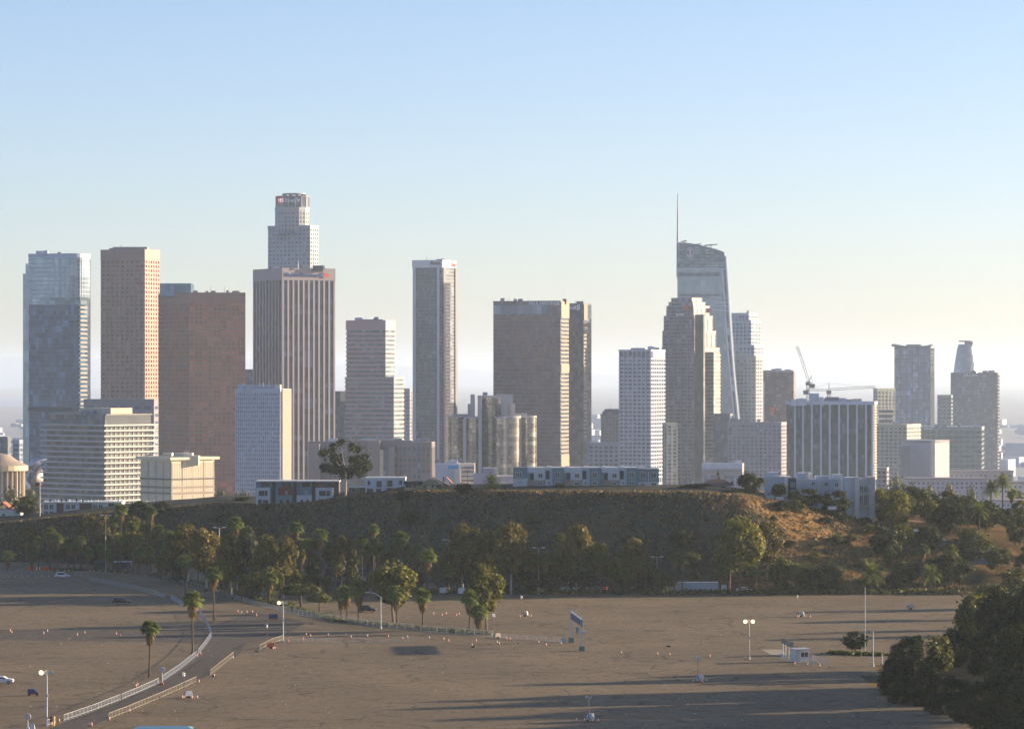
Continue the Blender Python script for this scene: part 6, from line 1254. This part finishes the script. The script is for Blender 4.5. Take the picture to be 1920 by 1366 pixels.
barriers([(303, 1084), (345, 1095), (400, 1110), (440, 1122), (480, 1134), (520, 1143)], 'pale crowd barrier along the planted edge right of the left palms', 'barriers along the planted edge', steel); barriers([(140, 1079), (166, 1080)], 'steel crowd barrier beside the white parked van', 'barriers beside the van', steel)
barriers([(204, 1348), (243, 1333), (300, 1309), (336, 1293), (368, 1278)], 'cream crowd barrier in the lower right line of the lane', 'right barrier line, lower run', creamp); barriers([(394, 1266), (414, 1250), (438, 1231)], 'cream crowd barrier in the short tilted run right of the lane', 'right barrier line, tilted run', creamp); barriers([(487, 1218), (510, 1206), (532, 1199)], 'cream crowd barrier by the orange light tower', 'barriers by the orange light tower', creamp); barriers([(88, 1361), (104, 1356)], 'white crowd barrier near the round sign at the lower left corner', 'lower left barriers', whitep)
# chain fence along the planting strip
def fence(poly, label, hh=1.5):
    pts = [Vector(at(px, py)) for px, py in poly]; o0 = pts[0]; e = empty('chain_link_fence', o0, 0, label, 'fence'); me = MB().tube([(0, 0, 0), (0, 0, hh)], [.05, .05], 6).mesh('fence_post', steel)
    for a, b in zip(pts, pts[1:]):
        a, b = a - o0, b - o0; d = b - a; n = max(1, round(d.length / 3))
        for i in range(n): obj('fence_post', me, e, a + d * (i / n))
        mb = MB(); mb.bar(a + Vector((0, 0, hh)), b + Vector((0, 0, hh)), .05); mb.bar(a + Vector((0, 0, .1)), b + Vector((0, 0, .1)), .04); mb.build('fence_rail', steel, e)
        mb = MB(); k = int(d.length / .45)
        for i in range(k):
            for s1, s2 in ((0, 1), (1, 0)): mb.bar(a + d * (i / k) + Vector((0, 0, .1 + s1 * (hh - .1))), a + d * (min(1, (i + 2) / k)) + Vector((0, 0, .1 + s2 * (hh - .1))), .02)
        mb.build('fence_mesh', steel, e, kind='stuff')
fence([(520, 1146), (600, 1160), (700, 1174), (820, 1186), (925, 1194)], 'long chain-link fence along the planting strip from lane to lot middle'); fence([(532, 1203), (640, 1205), (790, 1204)], 'low wire fence line crossing the middle lot behind the cones', 1.0); fence([(925, 1195), (990, 1199), (1055, 1204)], 'thin wire fence ending at the sign gantry', 1.0); fence([(0, 1076), (60, 1076), (100, 1076)], 'wire fence before the orange barriers at far left', 1.0)
# light tower trailers
def light_tower(px, py, ytop, label, body, lit=None, lamps=4, rz=.3, cone_dx=(-9, -4, 6, 13)):
    e = empty('light_tower_trailer', at(px, py), rz, label, 'light tower', 'mobile light towers on the lot'); D = lotD(py); H = (py - ytop) / F * D / .74; e.scale = (.74, .74, .74)
    mb = MB(); mb.box(-1.0, 1.0, -.65, .65, .45, 1.2); mb.add([(-.9, -.6, 1.2), (.9, -.6, 1.2), (.9, .6, 1.2), (-.9, .6, 1.2), (-.5, -.55, 1.75), (.75, -.55, 1.75), (.75, .55, 1.75), (-.5, .55, 1.75)], [(4, 5, 6, 7), (0, 1, 5, 4), (1, 2, 6, 5), (2, 3, 7, 6), (3, 0, 4, 7)]); mb.build('generator_housing', body, e)
    for s in (-.72, .72): MB().tube([(0, s - .1, .33), (0, s + .1, .33)], [.33, .33], 12).build('wheel', blackp, e)
    MB().bar((1.0, 0, .5), (2.2, 0, .45), .1).build('drawbar', steel, e)
    MB().tube([(-1.1, 0, .5), (-1.1, 0, H * .5), (-1.1, 0, H - .3)], [.1, .08, .06], 8).build('mast', m_dark_steel, e)
    MB().bar((-1.1, -.7, H - .35), (-1.1, .7, H - .35), .08).build('lamp_bar', steel, e)
    for i in range(lamps):
        sx = -1 if i % 2 else 1; sz = 0 if i < 2 else .5; MB().tube([(-1.1 + .1, sx * .5, H - .35 + sz), (-1.1 - .22, sx * .55, H - .42 + sz)], [.14, .3], 10).build('lamp_head', lit or whitep, e)
    for (a, b) in ((-1, -1), (-1, 1), (1, -1), (1, 1)): MB().bar((a, b * .6, .5), (a * 1.3, b * 1.2, .05), .07).build('outrigger', steel, e)
    for d in cone_dx: cone(px + d, py + 1 + hsh(d) * 2, 'traffic cone set round a mobile light tower', 'cones round light towers')
light_tower(353, 1308, 1262, 'white light tower trailer beside the lower cream barrier line', whitep, rz=.4, cone_dx=(-11, -8, 7, 17)); light_tower(508, 1215, 1172, 'orange light tower trailer beside the cream barriers', plain('orange_generator', (.55, .13, .04), .5), rz=.2, cone_dx=(4, 7)); light_tower(984, 1155, 1118, 'light tower trailer standing alone in the rear middle lot', plain('tan_generator', (.5, .44, .34), .5), rz=-.3, cone_dx=(-9, -5, 12)); light_tower(1107, 1351, 1302, 'white light tower trailer nearest the camera at the bottom', whitep, lamps=2, rz=1.2, cone_dx=(-26, -11, 5, 15)); light_tower(1313, 1277, 1231, 'light tower trailer in the long tree shadows right of centre', whitep, rz=.9, cone_dx=(-13, -5, 4, 12)); light_tower(1502, 1156, 1117, 'light tower trailer at the rear right of the lot', plain('tan_generator', (.5, .44, .34), .5), rz=-.2, cone_dx=(-7, -4, 17)); light_tower(932, 1197, 1152, 'pale light tower trailer at the right end of the fence strip', plain('tan_generator', (.5, .44, .34), .5), rz=.5, cone_dx=())
light_tower(1707, 1142, 1132, 'folded light tower trailer with cones in the far right lot', plain('tan_generator', (.5, .44, .34), .5), rz=.2, cone_dx=(-9, 6, 9))
# lamp posts
glow = plain('lit_lamp', (.9, .75, .4), .5, .02, 1, 0, .3, ((1.0, .75, .38), 1.1))
def post(px, py, ytop, label, kind='flood', lit=False, r=.13):
    e = empty('lamp_post', at(px, py) if py < 1360 else at(px, py), 0, label, 'lamp post'); D = lotD(py); H = (py - ytop) / F * D
    MB().tube([(0, 0, 0), (0, 0, .5), (0, 0, .51), (0, 0, H)], [r * 2, r * 2, r, r * .7], 10).build('pole', whitep if kind != 'mast' else steel, e)
    if kind == 'flood':
        MB().bar((-.9, 0, H), (.9, 0, H), .12).build('crossarm', steel, e)
        for i, (x, y) in enumerate(((-.8, -.2), (.8, -.2), (0, .3))): MB().tube([(x, y, H + .3), (x - .1, y - .45, H + .2)], [.22, .42], 12).build('flood_lamp', glow if lit and i < (2 if lit > 1 else 1) else whitep, e)
        MB().box(-.2, .2, -.25, .05, H * .55, H * .55 + .5).build('control_box', steel, e)
    elif kind == 'mast':
        MB().bar((-1.4, 0, H), (1.4, 0, H), .12).build('crossarm', steel, e)
        for x in (-1.3, 1.3): MB().box(x - .45, x + .45, -.3, .3, H, H + .25).build('lamp_head', whitep, e)
    elif kind == 'arm':
        s = -1; MB().tube([(0, 0, H - .2), (s * 1.0, 0, H + .6), (s * 2.2, 0, H + .95), (s * 3.0, 0, H + 1.0)], [r * .7, .07, .06, .05], 8).build('arm', whitep, e); MB().box(s * 3.7, s * 2.9, -.2, .2, H + .92, H + 1.1).build('lamp_head', whitep, e)
post(88, 1359, 1262, 'white floodlight post with lit lamp at the lower left', lit=1); post(531, 1204, 1131, 'white floodlight post with lit lamp beside the orange light tower', lit=1); post(1405, 1236, 1166, 'thin floodlight post with bright yellow lamps right of centre', lit=2, r=.1)
post(714, 1178, 1118, 'curved-arm street lamp on the fence strip', 'arm'); post(1637, 1249, 1183, 'curved-arm street lamp right of the grass island', 'arm'); post(1622, 1226, 1100, 'very tall thin mast rising behind the grass island tree', 'pole', r=.09)
for a, lb in (((198, 1072, 966), 'tall double-headed lamp mast at far left among palms'), ((411, 1104, 989), 'tall double-headed lamp mast before the rusty trees'), ((842, 1112, 1012), 'tall double-headed lamp mast left of the parked white cars'), ((1010, 1114, 1027), 'tall double-headed lamp mast before the dark trees in the middle'), ((1232, 1113, 1044), 'thin double-headed lamp mast before the shaded hillside'), ((1066, 1113, 1026), 'lamp mast half hidden by trees right of the middle mast')): post(*a, lb, 'mast')
for px, py, yt, lb in ((304, 1283, 1255, 'round white sign on a post beside the nearest palm'), (52, 1368, 1343, 'round white sign on a post at the lower left corner')):
    e = empty('round_sign', at(px, py), 0, lb, 'sign'); D = lotD(py); H = (py - yt) / F * D; MB().tube([(0, 0, 0), (0, 0, H)], [.1, .08], 8).build('post', whitep, e); MB().tube([(0, -.12, H), (0, .12, H)], [.55, .55], 20).build('disc', whitep, e); MB().tube([(0, -.16, H), (0, -.11, H)], [.42, .42], 20).build('disc_face', plain('pale_pink_face', (.55, .42, .38), .5), e); MB().box(-.25, .25, -.25, .25, 0, .5).build('base', o_cone if px > 100 else whitep, e)
e = empty('board_sign', at(60, 1366), 0, 'small white folding board sign at the lower left corner', 'sign'); MB().add([(-.5, -.4, 0), (.5, -.4, 0), (.35, 0, 1.0), (-.35, 0, 1.0), (-.5, .4, 0), (.5, .4, 0)], [(0, 1, 2, 3), (5, 4, 3, 2), (0, 3, 4), (1, 5, 2)]).build('panel', whitep, e)
e = empty('delineator_post', at(101, 1359), 0, 'yellow post with brown box beside the lower left lamp post', 'post'); MB().tube([(0, 0, 0), (0, 0, 1.6)], [.18, .12], 8).build('post', plain('yellow_post', (.6, .42, .12), .5), e); MB().box(-.7, -.2, -.2, .2, .6, 1.5).build('box', h_brown, e)
# sign gantry
a, b = Vector(at(1071, 1204)), Vector(at(1091, 1220)); e = empty('sign_gantry', a, 0, 'white truss gantry carrying a blue banner sign in the middle lot', 'sign'); d = b - a
for nm, p, yt in (('tower', Vector((0, 0, 0)), 1143), ('tower', d, 1152)):
    H = (1206 - yt) / F * lotD(1206); mb = MB()
    for sx in (-.25, .25):
        for sy in (-.25, .25): mb.bar(p + Vector((sx, sy, 0)), p + Vector((sx, sy, H)), .13)
    z = 0
    while z < H - .6: mb.bar(p + Vector((-.25, -.25, z)), p + Vector((.25, -.25, z + .6)), .05); mb.bar(p + Vector((.25, -.25, z)), p + Vector((.25, .25, z + .6)), .05); z += .6
    mb.build(nm, whitep, e); MB().box(p.x - .6, p.x + .6, p.y - .6, p.y + .6, 0, 1.1).build('ballast_block', plain('green_ballast', (.12, .2, .16), .7) if nm else None, e)
H = 7.3; q = d.normalized(); nn = Vector((q.y, -q.x, 0)) * .12
MB().add([Vector((0, 0, 5.3)) - nn, d + Vector((0, 0, 5.3)) - nn, d + Vector((0, 0, 6.6)) - nn, Vector((0, 0, 6.6)) - nn, Vector((0, 0, 5.3)) + nn, d + Vector((0, 0, 5.3)) + nn, d + Vector((0, 0, 6.6)) + nn, Vector((0, 0, 6.6)) + nn], [(3, 2, 1, 0), (4, 5, 6, 7), (0, 1, 5, 4), (1, 2, 6, 5), (2, 3, 7, 6), (3, 0, 4, 7)]).build('blue_banner', bluep, e)
MB().bar(Vector((0, 0, 6.8)), d + Vector((0, 0, 6.8)), .3).build('top_truss', whitep, e); m_ = d * .5; MB().box(m_.x - .1, m_.x + .5, m_.y - .6, m_.y + .6, 3.0, 4.4).build('hanging_panel', h_slate, e)
MB().box(d.x - .9, d.x + 1.0, d.y - .6, d.y + .2, 4.0, 4.4).build('camera_box', whitep, e); MB().box(-2.2, -1.2, -.5, .5, 0, 1.1).build('kiosk_box', plain('lilac_box', (.42, .44, .55), .6), e)
# ticket booth
e = empty('ticket_booth', at(1504, 1241), R(18), 'small white ticket booth with dark windows and fences on the right', 'booth'); w_, dp_, hh_ = 3.0, 2.4, 2.6
MB().box(-w_ / 2, w_ / 2, 0, dp_, .2, hh_).build('wall', plain('booth_white', (.5, .53, .56), .6, .04), e); MB().box(-w_ / 2 - .3, w_ / 2 + .3, -.4, dp_ + .3, hh_, hh_ + .22).build('roof', plain('booth_roof', (.42, .44, .5), .6), e); MB().box(-w_ / 2, w_ / 2, -.1, dp_, 0, .2).build('plinth', concr, e)
for x0, x1 in ((-.2, .45), (.6, 1.3)): w = MB().box(x0, x1, -.05, .05, 1.1, 2.1).build('window', h_pane, e); f = MB(); f.box(x0 - .08, x1 + .08, -.08, .02, 2.1, 2.2).box(x0 - .08, x1 + .08, -.08, .02, 1.0, 1.1); f.build('window_frame', h_frame, w)
MB().box(-1.2, -.5, -.06, .05, .2, 2.2).build('door', plain('booth_door', (.36, .4, .46), .5), e)
for i, (px, py, yt) in enumerate(((1468, 1231, 1196), (1473, 1232, 1198), (1479, 1233, 1202), (1484, 1234, 1203))):
    e = empty('lane_sign', at(px, py), .2, ('leftmost', 'second', 'third', 'rightmost')[i] + ' tall white lane sign post left of the ticket booth', 'sign', 'lane signs at the ticket booth'); H = (py - yt) / F * lotD(py); MB().tube([(0, 0, 0), (0, 0, H)], [.12, .1], 8).build('post', whitep, e); MB().box(-.35, .35, -.14, .06, H - 1.1, H).build('panel', plain('grey_sign_panel', (.22, .24, .22), .6), e)
barriers([(1518, 1236), (1535, 1242), (1550, 1246)], 'white railing panel right of the ticket booth', 'railings at the ticket booth', whitep, h=1.2); barriers([(1516, 1243), (1530, 1248)], 'white railing panel in front of the ticket booth corner', 'front booth railing', whitep, h=1.2); barriers([(1462, 1234), (1472, 1238), (1484, 1241)], 'white railing panel left of the ticket booth', 'left booth railings', whitep, h=1.2)
e = empty('pavement_patch', at(1455, 1222), 0); bpy.data.objects.remove(e)
MB().add([(*at(1428, 1217)[:2], .018), (*at(1466, 1217)[:2], .018), (*at(1478, 1229)[:2], .018), (*at(1446, 1227)[:2], .018)], [(0, 1, 2, 3)]).build('pale_paving', plain('pale_paving', (.34, .29, .21), .9, .08, .5)).update_tag(); tag(bpy.data.objects['pale_paving'], kind='structure')
e = empty('bollard_post', at(1654, 1248), 0, 'white post at the left tip of the near bank', 'post'); MB().tube([(0, 0, 0), (0, 0, 2.4)], [.13, .13], 8).build('post', whitep, e); MB().box(-.2, .2, -.2, .2, 0, .3).build('base', concr, e)
# lit wall on the near bank
D = 646; e = empty('garden_wall', (X(1770, D), D, GZ(X(1770, D), D)), R(-24), 'short sunlit cream wall on the near bank between shrubs', 'wall')
for i in range(4): MB().box(-2.6 + i * 1.35, -1.3 + i * 1.35, 0, .3, 0, 1.9).build('wall_panel', plain('warm_cream_wall', (.55, .42, .26), .8, .06), e)
MB().box(-2.7, 3.0, -.6, -.1, 0, .4).build('kerb', concr, e)
# vehicles
def car(px, py, label, paint, L=4.7, suv=True, rz=0.0, D=None, z=None):
    p = at(px, py); D = D or p[1]; e = empty('parked_car', (X(px, D), D, .012 if z is None else z), rz, label, 'car'); h = 1.75 if suv else 1.45; w = .92
    prof = [(-L / 2, .45), (-L / 2 + .05, .95), (-L / 2 + .3, 1.0), (-L / 2 + .55, h - .08) if suv else (-L / 2 + 1.0, h - .05), (-L / 2 + 1.0, h) if suv else (-L / 2 + 1.6, h), (L * .08, h), (L * .24, 1.05), (L / 2 - .15, .9), (L / 2, .7), (L / 2 - .02, .4), (-L / 2, .4)]
    mb = MB(); n = len(prof); rings = []
    for y, k in ((-w, .90), (-w * .97, 1.0), (w * .97, 1.0), (w, .90)): rings.append([(x * (1 if k == 1 else .985), y, .4 + (zz - .4) * (1 if k == 1 or zz < 1.0 else .96)) for x, zz in prof])
    mb.loft(rings).build('body', paint, e)
    for s in (-1, 1):
        q = [(-L * .34, 1.06), (-L * .28, h - .16), (L * .06, h - .16), (L * .2, 1.06)]; y = s * (w + .012)
        MB().add([(x, y, zz) for x, zz in q] + [(x, y - s * .03, zz) for x, zz in q], [(0, 1, 2, 3) if s < 0 else (3, 2, 1, 0), (4, 5, 6, 7), (0, 3, 7, 4), (1, 0, 4, 5), (2, 1, 5, 6), (3, 2, 6, 7)]).build('side_window', h_pane, e)
        for x in (-L * .31, L * .31): t = MB().tube([(x, s * (w - .2), .34), (x, s * (w + .03), .34)], [.34, .34], 14).build('wheel', blackp, e); MB().tube([(x, s * (w + .02), .34), (x, s * (w + .05), .34)], [.19, .19], 10).build('rim', steel, t)
        MB().box(L / 2 - .12, L / 2 + .02, s * .72 - .16, s * .72 + .16, .66, .82).build('headlight', plain('headlight', (.7, .7, .68), .2), e); MB().box(-L / 2 - .02, -L / 2 + .08, s * .74 - .12, s * .74 + .12, .75, .98).build('tail_light', plain('tail_light', (.35, .02, .02), .3), e)
    return e
pb_ = plain('car_black_paint', (.012, .013, .016), .25, .1, 1, 0, .5); pwh = plain('car_white_paint', (.6, .61, .62), .3, .03, 1); psil = plain('car_silver_paint', (.3, .31, .33), .3, .05, 1, .4); pblu = plain('car_blue_paint', (.04, .08, .16), .3, .05, 1); pred = plain('car_red_paint', (.3, .03, .03), .3, .05, 1)
car(228, 1132, 'black station wagon alone on the left lot', pb_, 4.9, rz=.05); car(688, 1147, 'black car half hidden behind the fence palms', pb_, 4.6, rz=-.1); car(4, 1281, 'white car cut by the left edge of the frame', pwh, 4.4, False)
car(117, 1083, 'white van-like car parked at the upper left', pwh, 4.5, rz=.1); car(832, 1113, 'white car facing the lot below the tall middle mast', pwh, 4.3, rz=1.4); car(866, 1114, 'second white car facing the lot, left of the olive tree', pwh, 4.3, rz=1.5)
for px, pn, cn, rr in ((972, pblu, 'dark blue', .1), (1000, psil, 'silver', .0), (1018, pwh, 'white', .1), (1042, pb_, 'black', .0), (1060, psil, 'grey', 1.2), (1082, pwh, 'sunlit white', 1.3), (1100, psil, 'sunlit silver', 1.35), (1118, pblu, 'blue', 1.3), (1134, pred, 'dark red', 1.3)): car(px, 1112, cn + ' car parked under the dark trees in the middle', pn, 4.4, False, rr, D=938)
car(1395, 1113, 'pale car parked right of the white trailer', pwh, 4.3, False, .2, D=936)
e = empty('utility_cart', at(62, 1303), .15, 'small blue and red utility cart on the lower left lot', 'cart'); MB().box(-1.0, 1.0, -.55, .55, .25, .5).build('base', pred, e); MB().add([(-1, -.5, .5), (.3, -.5, .5), (1.0, -.5, .5), (1.0, .5, .5), (.3, .5, .5), (-1, .5, .5), (-1, -.5, 1.25), (.2, -.5, 1.2), (.2, .5, 1.2), (-1, .5, 1.25)], [(0, 1, 7, 6), (1, 2, 7), (2, 3, 8, 7), (3, 4, 8), (4, 5, 9, 8), (5, 0, 6, 9), (6, 7, 8, 9)]).build('tarp', bluep, e)
for x in (-.7, .7):
    for y in (-.55, .55): MB().tube([(x, y - .06, .22), (x, y + .06, .22)], [.22, .22], 10).build('wheel', blackp, e)
e = empty('banner_board', at(512, 1163), .2, 'small blue and red banner board leaning near the lit lamp post', 'sign'); MB().box(-1.1, 1.1, -.06, .06, .7, 1.6).build('panel', bluep, e); MB().box(-1.1, 1.1, -.07, .07, .35, .7).build('red_strip', pred, e); [MB().bar((x, 0, 0), (x, 0, 1.0), .06).build('leg', steel, e) for x in (-1, 1)]
# gate sign building
D = 946; gx = X(648, D); zg = GZ(gx, D); e = empty('entrance_gate', (gx, D, zg), R(-6), 'long blue entrance gate canopy with white raised letters', 'gate'); k = D / F; h0 = Zp(1080, D) - zg; h1 = Zp(1066, D) - zg
MB().box(-38 * k, 38 * k, 0, 3.0, h0, h1).build('canopy', plain('gate_blue', (.02, .055, .11), .5, .05), e); MB().box(-39 * k, 39 * k, -.3, 3.3, h0 - .3, h0).build('canopy_edge', plain('gate_edge', (.3, .36, .42), .5), e)
for x in (-38, -20, 0, 20, 37): MB().bar((x * k, 1.5, 0), (x * k, 1.5, h0 - .3), .35).build('column', whitep, e)
MB().box(-41 * k, -37 * k, -.4, 3.4, h0 - .3, h1 + .5).build('red_end_panel', h_red, e)
c = bpy.data.curves.new('t', 'FONT'); c.body = 'SUNSET GATE'; c.extrude = .02; to = bpy.data.objects.new('t', c); col.objects.link(to); bpy.context.view_layer.update(); me = bpy.data.meshes.new_from_object(to.evaluated_get(bpy.context.evaluated_depsgraph_get())); bpy.data.objects.remove(to)
xs = [v.co.x for v in me.vertices]; ys = [v.co.y for v in me.vertices]; wx = max(xs) - min(xs)
for v in me.vertices: v.co = ((v.co.x - min(xs)) / wx * 58 * k - 27 * k, -.15 - v.co.z * 3, h0 + .55 + v.co.y / max(ys) * (h1 - h0) * .4)
me.materials.clear(); me.materials.append(plain('dim_gate_letters', (.3, .33, .36), .6, .03)); obj('sign_lettering', me, e)
for i in range(6): MB().box((-32 + i * 11) * k, (-26 + i * 11) * k, 1.0, 3.2, 0, 2.4).build('toll_booth', plain('gate_booth_blue', (.06, .12, .3), .5), e)
# white trailer under the hill
D = 934; gx = X(1300, D); e = empty('storage_trailer', (gx, D, .05), R(3), 'long white storage trailer at the far lot edge', 'trailer'); k = D / F; MB().box(-50 * k, 47 * k, 0, 2.6, .5, 2.9).build('box', plain('trailer_white', (.42, .46, .52), .6, .06), e); MB().box(-50 * k, 47 * k, .1, 2.5, .2, .5).build('chassis', m_dark_steel, e)
for i in range(9): MB().box((-46 + i * 11) * k, (-45.2 + i * 11) * k, -.05, 0.02, .5, 2.9).build('rib', whitep, e)
for x in (-38, -30, 30, 38): MB().tube([(x * k, -.05, .4), (x * k, .3, .4)], [.4, .4], 10).build('wheel', blackp, e)
for i, px in enumerate((1355, 1360)): MB().box(X(px, D) - gx - .35, X(px, D) - gx + .35, -1, -.4, 0, 2.2).build('lit_door', wl, e)
# orange barriers at far left
for i in range(5):
    e = empty('water_barrier', at(56 + i * 8, 1069), .1 * i, 'orange water-filled barrier in the cluster at far left', 'barrier', 'orange barriers at far left'); MB().prism([(-.75, -.3), (.75, -.3), (.75, .3), (-.75, .3)], 0, .35).build('foot', o_cone if i != 2 else o_white, e); MB().prism([(-.72, -.14), (.72, -.14), (.72, .14), (-.72, .14)], .35, 1.1).build('upper', o_cone if i != 2 else o_white, e)
# low dark ticket lanes behind the left palms
for x0, x1, lb in ((175, 196, 'low dark toll booth roof behind the left palms'), (212, 246, 'second low dark toll booth with white roof behind the left palms')):
    D = lotD(1066); e = empty('toll_booth', (X((x0 + x1) / 2, D), D, 0), 0, lb, 'booth'); w2 = (x1 - x0) / 2 * D / F; MB().box(-w2, w2, 0, 2.5, 2.0, 2.4).build('roof', whitep if x0 > 200 else m_dark_steel, e); MB().box(-w2 * .9, w2 * .9, .3, 2.2, 0, 2.0).build('wall', h_dark, e)
# sandbags, litter and scraps on the asphalt: specks nobody could count
mb = MB(); r = random.Random(21)
for i in range(230):
    px, py = r.uniform(0, 1650), 1090 + 276 * r.random() ** .8; x, y, z = at(px, py); s = r.uniform(.04, .11)
    if abs(x) < 140: mb.box(x - s, x + s, y - s, y + s, z, z + s * .8)
tag(mb.build('litter', o_white), 'scattered pale litter specks on the asphalt', 'litter', kind='stuff')
for px, py in ((402, 1268), (1254, 1212), (482, 1222), (888, 1213)):
    o = MB().ball((0, 0, .15), .55, 8, 5, .4).build('sandbag', blackp, None, True, None, at(px, py)); tag(o, {402: 'dark sandbag heap at the foot of the tilted cream barriers', 1254: 'dark sandbag near the sparse cone row at right', 482: 'dark sandbag left of the orange light tower', 888: 'dark sandbag beside two cones in the middle lot'}[px], 'sandbag')
D = lotD(1392); e = empty('canopy_tent', (X(307, D), D, .012), 0, 'flat pale blue canopy roof cut by the bottom edge left of centre', 'tent'); w2 = 55 * D / F; zt = Zp(1360, D)
MB().add([(-w2, -1.5, zt - .35), (w2, -1.5, zt - .35), (w2, 1.5, zt - .35), (-w2, 1.5, zt - .35), (-w2 * .8, 0, zt), (w2 * .8, 0, zt)], [(0, 1, 5, 4), (1, 2, 5), (2, 3, 4, 5), (3, 0, 4), (3, 2, 1, 0)]).build('canopy', plain('sky_blue_canvas', (.16, .36, .46), .6, .05), e)
for x in (-w2, 0, w2):
    for y in (-1.4, 1.4): MB().bar((x * .98, y, 0), (x * .98, y, zt - .34), .06).build('leg', steel, e)
# things alike that share a wording are told apart by their place, counted from the left of the picture
def number_alike():
    by = {}
    for o in col.objects:
        if o.parent is None and o.get('label') and o.get('group'): by.setdefault((o['label'], o['group']), []).append(o)
    for (l, g), os_ in by.items():
        if len(os_) < 2: continue
        os_.sort(key=lambda o: o.location.x / o.location.y)
        for i, o in enumerate(os_): o['label'] = l + ', ' + ordn(i) + ' from the left'
number_alike()

# ------------------------------------------------------------------ haze: one closed box of even pale air
def build_haze():
    mb = MB(); mb.box(-14000, 14000, -1500, 46000, BASIN - 1.5, 262)
    m = bpy.data.materials.new('haze_air'); m.use_nodes = True; nt = m.node_tree; nt.nodes.clear()
    pv = nt.nodes.new('ShaderNodeVolumePrincipled'); out = nt.nodes.new('ShaderNodeOutputMaterial')
    pv.inputs['Color'].default_value = (0.70, 0.85, 1.0, 1); pv.inputs['Density'].default_value = HAZE_D
    pv.inputs['Anisotropy'].default_value = 0.25
    nt.links.new(pv.outputs[0], out.inputs['Volume'])
    m.cycles.homogeneous_volume = True
    tag(mb.build('haze', m), 'pale blue-white city haze hanging over the basin', 'haze', kind='stuff')
build_haze()
